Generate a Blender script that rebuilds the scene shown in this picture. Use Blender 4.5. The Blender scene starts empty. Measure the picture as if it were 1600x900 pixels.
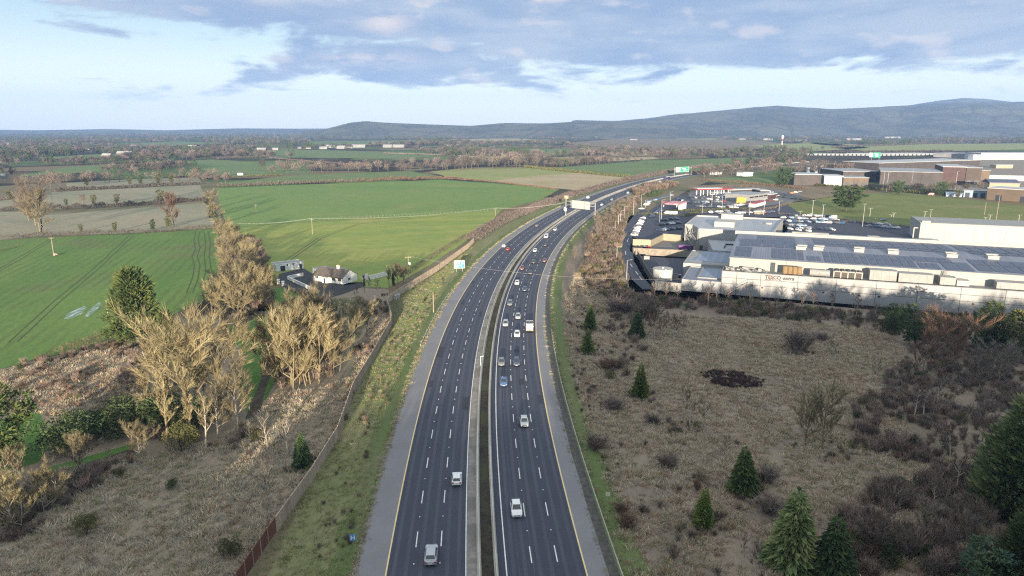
import bpy, bmesh, math, random
import numpy as np
from mathutils import Vector, Matrix, noise as mnoise

C = bpy.context.scene.collection
R = math.radians
random.seed(7)
HAZE = 0.000085

# ------------------------------------------------------------------ camera
CAM_H, PITCH, FOC = 60.0, R(13.15), 1070.0
sc = bpy.context.scene
cam_d = bpy.data.cameras.new('camera')
cam_d.sensor_width = 36.0
cam_d.lens = 36.0 * FOC / 1600.0
cam_d.clip_start = 0.5
cam_d.clip_end = 80000.0
cam = bpy.data.objects.new('camera', cam_d)
C.objects.link(cam)
cam.location = (0, 0, CAM_H)
cam.rotation_euler = (R(90) - PITCH, 0, 0)
sc.camera = cam
sc.render.resolution_x, sc.render.resolution_y = 1024, 576

sc.view_settings.view_transform = 'Standard'
sc.view_settings.look = 'None'
sc.view_settings.gamma = 1.0
sc.view_settings.use_curve_mapping = False
sc.view_settings.exposure = EXPOSURE = 2.0
sc.cycles.max_bounces = 6
sc.cycles.diffuse_bounces = 2
sc.cycles.glossy_bounces = 2
sc.cycles.transparent_max_bounces = 8
sc.cycles.volume_bounces = 0
sc.cycles.adaptive_threshold = 0.006
sc.cycles.use_denoising = False
sc.cycles.filter_width = 1.25

# ------------------------------------------------------------------ sun and sky
SUN_EL, SHADOW_AZ = R(7.0), R(1.5)          # low sun behind the camera, shadows run away from it
sun_d = bpy.data.lights.new('sun', 'SUN')
sun_d.energy = 4.2
sun_d.angle = R(0.6)
sun_d.color = (1.0, 0.84, 0.64)
sun = bpy.data.objects.new('sun', sun_d)
C.objects.link(sun)
sdir = Vector((math.sin(SHADOW_AZ) * math.cos(SUN_EL), math.cos(SHADOW_AZ) * math.cos(SUN_EL), -math.sin(SUN_EL)))
sun.rotation_euler = sdir.to_track_quat('-Z', 'Y').to_euler()
sun.location = (0, -200, 300)

world = bpy.data.worlds.new('World')
sc.world = world
world.use_nodes = True
wt = world.node_tree
wt.nodes.clear()


class NT:
    """small helper to write shader maths"""
    def __init__(s, tree): s.t = tree
    def n(s, typ, **kw):
        nd = s.t.nodes.new(typ)
        for k, v in kw.items(): setattr(nd, k, v)
        return nd
    def set(s, sock, v):
        if isinstance(v, bpy.types.NodeSocket): s.t.links.new(v, sock)
        elif v is not None: sock.default_value = v
    def m(s, op, a, b=None, c=None, clamp=False):
        nd = s.n('ShaderNodeMath', operation=op); nd.use_clamp = clamp
        for i, v in enumerate((a, b, c)):
            if v is not None: s.set(nd.inputs[i], v)
        return nd.outputs[0]
    def mix(s, f, a, b, mode='MIX'):
        nd = s.n('ShaderNodeMix', data_type='RGBA', blend_type=mode)
        s.set(nd.inputs['Factor'], f)
        for k, v in ((6, a), (7, b)):
            s.set(nd.inputs[k], v if isinstance(v, bpy.types.NodeSocket) else (*v, 1.0) if len(v) == 3 else v)
        return nd.outputs[2]
    def ss(s, x, a, b):
        nd = s.n('ShaderNodeMapRange', interpolation_type='SMOOTHSTEP')
        s.set(nd.inputs[0], x); nd.inputs[1].default_value = a; nd.inputs[2].default_value = b
        return nd.outputs[0]
    def noise(s, vec, scale, detail=4, rough=.55, dist=0.0):
        nd = s.n('ShaderNodeTexNoise'); s.set(nd.inputs['Vector'], vec)
        nd.inputs['Scale'].default_value = scale; nd.inputs['Detail'].default_value = detail
        nd.inputs['Roughness'].default_value = rough; nd.inputs['Distortion'].default_value = dist
        return nd.outputs['Fac']
    def xyz(s, x, y, z):
        nd = s.n('ShaderNodeCombineXYZ')
        for i, v in enumerate((x, y, z)): s.set(nd.inputs[i], v)
        return nd.outputs[0]


w = NT(wt)
tc = w.n('ShaderNodeTexCoord')
sep = w.n('ShaderNodeSeparateXYZ'); wt.links.new(tc.outputs['Generated'], sep.inputs[0])
dx, dy, dz = sep.outputs
az = w.m('MULTIPLY', w.m('ARCTAN2', dx, dy), 57.2958)           # degrees to the right of the view
el = w.m('MULTIPLY', w.m('ARCSINE', dz), 57.2958)               # degrees above the horizon
sky = w.n('ShaderNodeTexSky', sky_type='NISHITA')
sky.sun_disc = False
sky.sun_elevation = SUN_EL
sky.sun_rotation = R(180) + SHADOW_AZ
sky.altitude = 60
sky.air_density = 1.0
sky.dust_density = 1.0
sky.ozone_density = 2.0
SKY_STR = 0.15
base = w.mix(1.0, sky.outputs[0], (1.0, 1.0, 1.0), 'MULTIPLY')
# thin high veil that whitens the lower sky
veil = w.mix(w.ss(el, 0.5, 9.0), (2.10, 2.14, 2.04), (.84, 1.10, 1.27))
veil = w.mix(w.ss(el, 9.0, 60.0), veil, (2.0, 2.0, 1.94))
base = w.mix(.88, base, veil)
# clouds: streaky layer, low and wide towards the horizon
cv = w.xyz(w.m('MULTIPLY', az, 0.09), w.m('MULTIPLY', el, 0.32), 3.7)
cn = w.noise(cv, 1.25, 8, .54, .4)
cn2 = w.noise(w.xyz(w.m('MULTIPLY', az, 0.2), w.m('MULTIPLY', el, 0.8), 9.1), 1.6, 5, .6, .2)


def blob(a0, e0, ra, re, amp, tilt=0.0):
    da = w.m('SUBTRACT', az, a0)
    de = w.m('SUBTRACT', w.m('SUBTRACT', el, e0), w.m('MULTIPLY', da, tilt))
    q = w.m('ADD', w.m('POWER', w.m('DIVIDE', w.m('ABSOLUTE', da), ra), 2.0), w.m('POWER', w.m('DIVIDE', w.m('ABSOLUTE', de), re), 2.0))
    return w.m('MULTIPLY', w.m('EXPONENT', w.m('MULTIPLY', q, -1.0)), amp)


bias = None
for args in [(22, 8.3, 25, 3.0, .62), (2, 6.6, 13, 2.3, .42, .03), (30, 6.0, 12, 1.6, .34), (-17, 9.0, 12, 2.2, .52), (-9, 4.9, 8, 1.1, .20), (-33, 8.4, 4.5, 1.2, .26), (-22.5, 7.5, 2.6, .5, .16), (-28, 6.5, 6, .4, .12),
             (-26, 3.0, 15, .8, .15), (-10.5, 7.8, 2.6, 1.2, .22), (-11, 5.2, 5, .7, .16), (60, 10, 20, 5, .3), (-70, 14, 25, 5, .25), (10, 22, 40, 6, .25)]:
    b = blob(*args)
    bias = b if bias is None else w.m('ADD', bias, b)
cover = w.m('ADD', w.m('ADD', w.m('MULTIPLY', w.m('SUBTRACT', cn, .5), 1.25), w.m('MULTIPLY', w.m('SUBTRACT', cn2, .5), .35)), w.m('SUBTRACT', bias, .17))
mask = w.ss(cover, -0.05, 0.15)
ctex = w.noise(w.xyz(w.m('MULTIPLY', az, 0.10), w.m('MULTIPLY', el, 0.5), 1.3), 1.1, 5, .5, .2)
ccol = w.mix(w.ss(ctex, .34, .70), (.55, .74, 1.10), (.88, 1.02, 1.24))
warm = w.ss(w.m('SUBTRACT', w.noise(w.xyz(w.m('MULTIPLY', az, 0.22), w.m('MULTIPLY', el, 0.55), 6.3), 1.1, 3, .5), w.m('MULTIPLY', mask, .06)), .50, .64)
heads = w.m('ADD', w.m('ADD', blob(-9.9, 7.9, 1.9, .8, .95), blob(-11.5, 5.3, 4.2, .5, .7)), w.m('ADD', blob(3.2, 10.0, 2.5, .6, .9), blob(-19, 9.6, 4, .7, .6)))
heads = w.m('MULTIPLY', heads, w.ss(cn2, .36, .56), clamp=True)
warm = w.m('ADD', w.m('MULTIPLY', warm, .55), heads, clamp=True)
ccol = w.mix(w.m('MULTIPLY', warm, .85), ccol, (1.65, 1.45, 1.38))
thin = w.m('MULTIPLY', mask, w.ss(el, 0.8, 3.8))
final = w.mix(w.m('MULTIPLY', thin, .93), base, ccol)
bg = w.n('ShaderNodeBackground')
bg.inputs['Strength'].default_value = SKY_STR
wt.links.new(final, bg.inputs['Color'])
wo = w.n('ShaderNodeOutputWorld')
wt.links.new(bg.outputs[0], wo.inputs['Surface'])
world.cycles.sampling_method = 'MANUAL'
world.cycles.sample_map_resolution = 1024


# ------------------------------------------------------------------ helpers
def ray(px, py):
    u, v = (px - 800) / FOC, (py - 450) / FOC
    return u, math.cos(PITCH) - v * math.sin(PITCH), -math.sin(PITCH) - v * math.cos(PITCH)


def G(px, py, z=0.0):
    """point of the photograph -> point of the ground plane (or of the level z)"""
    a, b, c = ray(px, py)
    t = (z - CAM_H) / c
    return (a * t, b * t, z)


def G2(px, py, z=0.0): return G(px, py, z)[:2]


def height_at(px, pyb, pyt):
    g = G(px, pyb); a, b, c = ray(px, pyt)
    return max(.5, CAM_H + g[1] / b * c)


def fbm(x, y, s, seed=0):
    return mnoise.fractal((x / s, y / s, seed * 7.13), 1.0, 2.0, 4)


def inpoly(x, y, poly):
    x = np.asarray(x); y = np.asarray(y); r = np.zeros(x.shape, bool)
    n = len(poly); j = n - 1
    for i in range(n):
        xi, yi = poly[i][:2]; xj, yj = poly[j][:2]
        c = ((yi > y) != (yj > y)) & (x < (xj - xi) * (y - yi) / (yj - yi + 1e-12) + xi)
        r ^= c; j = i
    return r


def tag(o, label=None, cat=None, group=None, kind=None):
    if label: o['label'] = label
    if cat: o['category'] = cat
    if group: o['group'] = group
    if kind: o['kind'] = kind
    return o


def link(name, mesh, parent=None, loc=None, rz=None, mat=None, scale=None):
    o = bpy.data.objects.new(name, mesh)
    C.objects.link(o)
    if parent is not None: o.parent = parent
    if loc is not None: o.location = loc
    if rz is not None: o.rotation_euler = (0, 0, rz)
    if scale is not None: o.scale = scale if hasattr(scale, '__len__') else (scale,) * 3
    if mat is not None:
        o.material_slots[0].link = 'OBJECT'; o.material_slots[0].material = mat
    return o


def empty(name, loc=(0, 0, 0), rz=0.0, label=None, cat=None, group=None, scale=None):
    o = bpy.data.objects.new(name, None)
    C.objects.link(o); o.location = loc; o.rotation_euler = (0, 0, rz)
    o.empty_display_size = .3
    if scale is not None: o.scale = (scale,) * 3
    return tag(o, label, cat, group)


class MB:
    def __init__(s): s.v, s.f, s.m = [], [], []
    def face(s, pts, m=0):
        b = len(s.v); s.v += [tuple(p) for p in pts]; s.f.append(tuple(range(b, b + len(pts)))); s.m.append(m)
    def box(s, c, size, rz=0.0, m=0, taper=(1, 1), bottom=True):
        """c = centre of the BASE"""
        hx, hy, h = size[0] / 2, size[1] / 2, size[2]; cs, sn = math.cos(rz), math.sin(rz); b = len(s.v)
        for z, kx, ky in ((0, 1, 1), (h, taper[0], taper[1])):
            for x, y in ((-hx, -hy), (hx, -hy), (hx, hy), (-hx, hy)):
                x, y = x * kx, y * ky
                s.v.append((c[0] + x * cs - y * sn, c[1] + x * sn + y * cs, c[2] + z))
        q = [(4, 5, 6, 7), (0, 1, 5, 4), (1, 2, 6, 5), (2, 3, 7, 6), (3, 0, 4, 7)] + ([(3, 2, 1, 0)] if bottom else [])
        s.f += [tuple(b + i for i in f) for f in q]; s.m += [m] * len(q)
    def prism(s, poly, z0, z1, m=0, cap=True, mtop=None):
        n = len(poly); b = len(s.v)
        area = sum(poly[i][0] * poly[(i + 1) % n][1] - poly[(i + 1) % n][0] * poly[i][1] for i in range(n))
        if area < 0: poly = poly[::-1]
        s.v += [(p[0], p[1], z0) for p in poly] + [(p[0], p[1], z1) for p in poly]
        for i in range(n):
            j = (i + 1) % n; s.f.append((b + i, b + j, b + n + j, b + n + i)); s.m.append(m)
        if cap: s.f.append(tuple(range(b + n, b + 2 * n))); s.m.append(m if mtop is None else mtop)
    def tube(s, p0, p1, r0, r1=None, n=5, m=0, cap=False):
        r1 = r0 if r1 is None else r1
        p0, p1 = Vector(p0), Vector(p1); d = p1 - p0
        if d.length < 1e-6: return
        d.normalize(); a = d.orthogonal().normalized(); c = d.cross(a); b = len(s.v)
        for p, r in ((p0, r0), (p1, r1)):
            for i in range(n):
                t = 2 * math.pi * i / n; q = p + a * (r * math.cos(t)) + c * (r * math.sin(t)); s.v.append(tuple(q))
        for i in range(n):
            j = (i + 1) % n; s.f.append((b + i, b + j, b + n + j, b + n + i)); s.m.append(m)
        if cap:
            s.f.append(tuple(b + n + i for i in range(n))); s.m.append(m)
            s.f.append(tuple(b + n - 1 - i for i in range(n))); s.m.append(m)
    def path(s, pts, r, n=4, m=0):
        for a, b in zip(pts[:-1], pts[1:]): s.tube(a, b, r, r, n, m)
    def mesh(s, name, mats, smooth=False):
        me = bpy.data.meshes.new(name)
        me.from_pydata(s.v, [], s.f)
        for mt in (mats if isinstance(mats, (list, tuple)) else [mats]): me.materials.append(mt)
        if any(s.m): me.polygons.foreach_set('material_index', s.m)
        if smooth: me.polygons.foreach_set('use_smooth', [True] * len(s.f))
        me.update(); return me
    def build(s, name, mats, parent=None, smooth=False, **kw):
        return link(name, s.mesh(name, mats, smooth), parent, **kw)


# ------------------------------------------------------------------ materials
MATS = {}
ALB = 1.6


def mat(name, c1, c2=None, scale=1.0, c3=None, scale3=.1, rough=.9, bump=0.0, bscale=None, metal=0.0, spec=.3, stretch=(1, 1, 1), rnd=0.0, coord='world', coat=0.0, lo=.35, hi=.65, rot=0.0):
    if name in MATS: return MATS[name]
    m = bpy.data.materials.new(name); m.use_nodes = True; t = m.node_tree; x = NT(t)
    p = t.nodes['Principled BSDF']
    p.inputs['Roughness'].default_value = rough; p.inputs['Metallic'].default_value = metal
    p.inputs['Specular IOR Level'].default_value = spec
    if coat: p.inputs['Coat Weight'].default_value = coat; p.inputs['Coat Roughness'].default_value = .08
    if coord == 'world': pos = x.n('ShaderNodeNewGeometry').outputs['Position']
    else: pos = x.n('ShaderNodeTexCoord').outputs['Object']
    mp = x.n('ShaderNodeMapping'); t.links.new(pos, mp.inputs[0]); mp.inputs['Scale'].default_value = stretch; mp.inputs['Rotation'].default_value = (0, 0, rot)
    vec = mp.outputs[0]
    col = None
    if c2 is not None:
        nf = x.noise(vec, scale, 5, .6)
        col = x.mix(x.ss(nf, lo, hi), c1, c2)
    if c3 is not None:
        nf3 = x.noise(vec, scale3, 4, .55, .4)
        col = x.mix(x.ss(nf3, .42, .62), col if col is not None else c1, c3)
    if rnd and col is not None or rnd:
        oi = x.n('ShaderNodeObjectInfo')
        k = x.m('MULTIPLY_ADD', oi.outputs['Random'], 2 * rnd, 1 - rnd)
        kk = x.n('ShaderNodeCombineXYZ')
        for i in range(3): t.links.new(k, kk.inputs[i])
        col = x.mix(1.0, col if col is not None else c1, kk.outputs[0], 'MULTIPLY')
    if col is None: p.inputs['Base Color'].default_value = (*c1, 1)
    else: t.links.new(col, p.inputs['Base Color'])
    if bump:
        bn = x.n('ShaderNodeBump'); bn.inputs['Strength'].default_value = bump; bn.inputs['Distance'].default_value = .1
        t.links.new(x.noise(vec, bscale or scale * 3, 5, .65), bn.inputs['Height']); t.links.new(bn.outputs[0], p.inputs['Normal'])
    MATS[name] = m
    return m


def m_asphalt(name, c, tracks=True, lo=.8, hi=1.25):
    m = bpy.data.materials.new(name); m.use_nodes = True; t = m.node_tree; x = NT(t); p = t.nodes['Principled BSDF']
    pos = x.n('ShaderNodeNewGeometry').outputs['Position']
    n1 = x.noise(pos, .12, 4, .6); n2 = x.noise(pos, 6.0, 4, .7)
    k = x.m('ADD', x.m('MULTIPLY', n1, .55), x.m('MULTIPLY', n2, .35))
    k = x.m('MULTIPLY_ADD', k, hi - lo, lo)
    kk = x.n('ShaderNodeCombineXYZ')
    for i in range(3): t.links.new(k, kk.inputs[i])
    t.links.new(x.mix(1.0, c, kk.outputs[0], 'MULTIPLY'), p.inputs['Base Color'])
    p.inputs['Roughness'].default_value = .82; p.inputs['Specular IOR Level'].default_value = .35
    bn = x.n('ShaderNodeBump'); bn.inputs['Strength'].default_value = .25; bn.inputs['Distance'].default_value = .02
    t.links.new(n2, bn.inputs['Height']); t.links.new(bn.outputs[0], p.inputs['Normal'])
    MATS[name] = m
    return m


def m_field(name, c1, c2, c3, angle=0.0, rows=0.0, rowc=None, s1=.05, s2=.9, rowk=.5, s3=.018, bump=.35):
    """grass or crop: broad patches, mottling, drill rows or mowing lines"""
    m = bpy.data.materials.new(name); m.use_nodes = True; t = m.node_tree; x = NT(t); p = t.nodes['Principled BSDF']
    pos = x.n('ShaderNodeNewGeometry').outputs['Position']
    mp = x.n('ShaderNodeMapping'); t.links.new(pos, mp.inputs[0]); mp.inputs['Rotation'].default_value = (0, 0, -angle)
    mp.inputs['Scale'].default_value = (1, 1, 1)
    st = x.n('ShaderNodeMapping'); t.links.new(mp.outputs[0], st.inputs[0]); st.inputs['Scale'].default_value = (1, .22, 1)
    col = x.mix(x.ss(x.noise(st.outputs[0], s1, 5, .6, .3), .36, .64), c1, c2)
    col = x.mix(x.ss(x.noise(pos, s3, 4, .6, .6), .5, .72), col, c3)
    fine = x.noise(st.outputs[0], s2, 5, .7)
    k = x.m('MULTIPLY_ADD', fine, .9, .55)
    kk = x.n('ShaderNodeCombineXYZ')
    for i in range(3): t.links.new(k, kk.inputs[i])
    col = x.mix(1.0, col, kk.outputs[0], 'MULTIPLY')
    col = x.mix(1.0, col, (ALB, ALB, ALB), 'MULTIPLY')
    if rows:
        wv = x.n('ShaderNodeTexWave', wave_type='BANDS', bands_direction='X'); t.links.new(mp.outputs[0], wv.inputs[0])
        wv.inputs['Scale'].default_value = rows; wv.inputs['Distortion'].default_value = .9; wv.inputs['Detail'].default_value = 3; wv.inputs['Detail Scale'].default_value = .6
        f = x.m('MULTIPLY', x.m('MULTIPLY', x.ss(wv.outputs['Fac'], .35, .9), rowk), x.ss(x.noise(pos, .035, 3), .35, .6))
        col = x.mix(f, col, tuple(q * 1.35 for q in (rowc or c3)))
    t.links.new(col, p.inputs['Base Color'])
    p.inputs['Roughness'].default_value = .95; p.inputs['Specular IOR Level'].default_value = .15
    bn = x.n('ShaderNodeBump'); bn.inputs['Strength'].default_value = bump; bn.inputs['Distance'].default_value = .25
    t.links.new(x.noise(pos, 1.6, 5, .7), bn.inputs['Height']); t.links.new(bn.outputs[0], p.inputs['Normal'])
    MATS[name] = m
    return m


M_ASPH = m_asphalt('asphalt', (.043, .048, .070), lo=.65, hi=1.4)
M_SHLD = m_asphalt('shoulder_asphalt', (.20, .197, .208), lo=.6, hi=1.35)
M_GRAV = mat('gravel_edge', (.15, .14, .125), (.22, .20, .17), 2.5, rough=.95, bump=.3)
M_WHITE = mat('white_marking', (.80, .80, .77), (.62, .62, .60), 1.2, rough=.6)
M_YELLOW = mat('yellow_marking', (.74, .58, .28), (.62, .50, .28), .8, rough=.6)
M_CONC = mat('concrete', (.43, .41, .37), (.33, .31, .28), .7, c3=(.27, .255, .23), scale3=.12, rough=.9)
M_SOIL = mat('median_soil', (.026, .022, .017), (.050, .042, .032), .8, c3=(.05, .055, .03), scale3=.12, rough=.98, bump=.5)
M_STEEL = mat('galvanised_steel', (.46, .46, .45), (.36, .36, .35), .8, rough=.5, metal=.35)
M_DARK = mat('dark_plastic', (.018, .018, .02), rough=.5)
M_TYRE = mat('tyre_rubber', (.02, .02, .02), rough=.9)
M_RIM = mat('alloy_rim', (.45, .45, .46), rough=.35, metal=.7)
M_GLASS = mat('tinted_glass', (.012, .018, .026), rough=.06, spec=.7, coat=.4)
M_LAMP = mat('clear_lamp', (.75, .77, .78), rough=.15, spec=.6, coat=.5)
M_TAIL = mat('red_lamp', (.35, .015, .01), rough=.2, coat=.4)
M_PLATE = mat('plate_white', (.7, .7, .66), rough=.5)

# ------------------------------------------------------------------ ground, far plain and hills
FAR = 9600.0


def m_country():
    m = bpy.data.materials.new('countryside'); m.use_nodes = True; t = m.node_tree; x = NT(t); p = t.nodes['Principled BSDF']
    pos = x.n('ShaderNodeNewGeometry').outputs['Position']
    warp = x.n('ShaderNodeTexNoise'); t.links.new(pos, warp.inputs['Vector']); warp.inputs['Scale'].default_value = .004; warp.inputs['Detail'].default_value = 2
    add = x.n('ShaderNodeVectorMath', operation='MULTIPLY_ADD'); t.links.new(warp.outputs['Color'], add.inputs[0]); add.inputs[1].default_value = (120, 120, 0); t.links.new(pos, add.inputs[2])
    vo = x.n('ShaderNodeTexVoronoi', feature='F1'); t.links.new(add.outputs[0], vo.inputs['Vector']); vo.inputs['Scale'].default_value = .0042
    sp = x.n('ShaderNodeSeparateColor'); t.links.new(vo.outputs['Color'], sp.inputs[0])
    r = x.n('ShaderNodeValToRGB'); t.links.new(sp.outputs[0], r.inputs[0]); r.color_ramp.interpolation = 'CONSTANT'
    e = r.color_ramp.elements
    e[0].position = 0; e[0].color = (0.083, 0.128, 0.045, 1); e[1].position = .22; e[1].color = (0.165, 0.128, 0.078, 1)
    for q, c in ((.42, (0.112, 0.150, 0.057, 1)), (.58, (0.068, 0.063, 0.045, 1)), (.76, (0.180, 0.158, 0.098, 1)), (.88, (0.090, 0.120, 0.051, 1))):
        k = e.new(q); k.color = c
    vd = x.n('ShaderNodeTexVoronoi', feature='DISTANCE_TO_EDGE'); t.links.new(add.outputs[0], vd.inputs['Vector']); vd.inputs['Scale'].default_value = .0042
    hedge = x.ss(vd.outputs['Distance'], .07, .03)
    col = x.mix(hedge, r.outputs[0], (.035, .032, .024))
    wood = x.ss(x.noise(pos, .0016, 5, .6, .5), .53, .58)
    col = x.mix(wood, col, x.mix(x.ss(x.noise(pos, .03, 4, .7), .35, .65), (.030, .030, .022), (.062, .050, .040)))
    n2 = x.noise(pos, .25, 5, .7)
    k = x.m('MULTIPLY_ADD', n2, .8, .6)
    kk = x.n('ShaderNodeCombineXYZ')
    for i in range(3): t.links.new(k, kk.inputs[i])
    t.links.new(x.mix(1.0, col, kk.outputs[0], 'MULTIPLY'), p.inputs['Base Color'])
    p.inputs['Roughness'].default_value = 1.0; p.inputs['Specular IOR Level'].default_value = .1
    return m


M_COUNTRY = m_country()
M_ROUGH = m_field('rough_grass_ground', (.085, .078, .045), (.11, .092, .060), (.055, .065, .028), s2=1.6)
M_SCRUB = m_field('scrub_ground', (.150, .122, .094), (.105, .085, .068), (.095, .088, .058), s1=.09, s2=1.4, bump=.7)
M_SCRUBG = m_field('grey_scrub_ground', (.135, .112, .082), (.165, .136, .10), (.085, .085, .060), s1=.12, s2=1.4, bump=.7)
M_ROUGHB = m_field('brown_rough_ground', (.135, .105, .068), (.10, .082, .055), (.10, .098, .05), s2=1.2)
M_VERGE = m_field('mown_verge_grass', (.062, .085, .030), (.085, .095, .042), (.10, .090, .055), s1=.15, s2=2.2)
M_DRYVERGE = m_field('dry_verge_grass', (.100, .108, .048), (.125, .120, .064), (.080, .098, .038), s1=.12, s2=1.6, bump=.6)
M_BROWN = m_field('bare_earth_strip', (.17, .125, .07), (.13, .115, .06), (.095, .10, .045), s1=.3, s2=2)
M_CROP = m_field('winter_crop', (.058, .105, .026), (.078, .122, .032), (.082, .088, .040), angle=R(15), rows=.075, rowc=(.06, .075, .03), rowk=.42, s1=.03, s2=1.1)
M_MEADOW = m_field('green_meadow', (.082, .130, .038), (.098, .140, .042), (.118, .140, .044), angle=R(72), rows=.05, rowc=(.08, .145, .04), rowk=.35, s1=.012, s2=.5)
M_PAST = m_field('yellow_green_pasture', (.162, .178, .046), (.115, .155, .041), (.19, .180, .060), angle=R(-70), s1=.06, s2=.55, rows=.09, rowc=(.11, .14, .04), rowk=.3)
M_STRAW = m_field('straw_field', (.24, .20, .125), (.20, .165, .10), (.17, .165, .075), angle=R(68), s1=.02, s2=.3, rows=.05, rowc=(.25, .20, .13))
M_LEY = m_field('pale_ley', (.155, .165, .065), (.135, .155, .055), (.19, .17, .085), angle=R(70), s1=.02, s2=.3)
M_GREYF = m_field('bleached_rough_field', (.165, .152, .106), (.125, .132, .088), (.175, .15, .11), angle=R(75), s1=.03, s2=.5, bump=.6)
M_GREENF = m_field('far_green_field', (.070, .105, .040), (.082, .112, .044), (.095, .110, .05), angle=R(70), s1=.008, s2=.2)
M_LAWN = m_field('bright_lawn', (.045, .098, .020), (.058, .110, .026), (.055, .08, .025), s1=.15, s2=2)
M_MUD = mat('muddy_track', (.045, .036, .026), (.075, .06, .04), .6, rough=.9, bump=.4)

mb = MB(); N = 96
rad = [0, 60, 150, 300, 600, 1200, 2500, 4000, 6500, FAR]
for i, r_ in enumerate(rad):
    for k in range(N if i else 1):
        a = 2 * math.pi * k / N; mb.v.append((r_ * math.cos(a), r_ * math.sin(a), -.06))
for k in range(N): mb.f.append((0, 1 + k, 1 + (k + 1) % N)); mb.m.append(0)
for i in range(1, len(rad) - 1):
    for k in range(N):
        a = 1 + (i - 1) * N; b = a + N; j = (k + 1) % N
        mb.f.append((a + k, b + k, b + j, a + j)); mb.m.append(0)
tag(mb.build('ground', M_COUNTRY), kind='structure')


def sheet(name, pts, m, z=0.0, px=True, kind='structure'):
    w_ = [G2(*p) for p in pts] if px else pts
    ar = sum(w_[i][0] * w_[(i + 1) % len(w_)][1] - w_[(i + 1) % len(w_)][0] * w_[i][1] for i in range(len(w_)))
    if ar < 0: w_ = w_[::-1]
    # add points along the edges and wobble them a little so that no border is a ruled line
    out = []
    for i, a in enumerate(w_):
        b = w_[(i + 1) % len(w_)]; L = math.hypot(b[0] - a[0], b[1] - a[1]); n = max(1, min(24, int(L / 6)))
        for k in range(n):
            t = k / n; x, y = a[0] + (b[0] - a[0]) * t, a[1] + (b[1] - a[1]) * t
            amp = min(1.2, L * .03) if k else 0
            out.append((x + amp * fbm(x, y, 9, 1), y + amp * fbm(x, y, 9, 2)))
    bm = bmesh.new(); vs = [bm.verts.new((x, y, z)) for x, y in out]
    f = bm.faces.new(vs); bmesh.ops.triangulate(bm, faces=[f])
    me = bpy.data.meshes.new(name); bm.to_mesh(me); bm.free(); me.materials.append(m)
    return tag(link(name, me), kind=kind)


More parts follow.
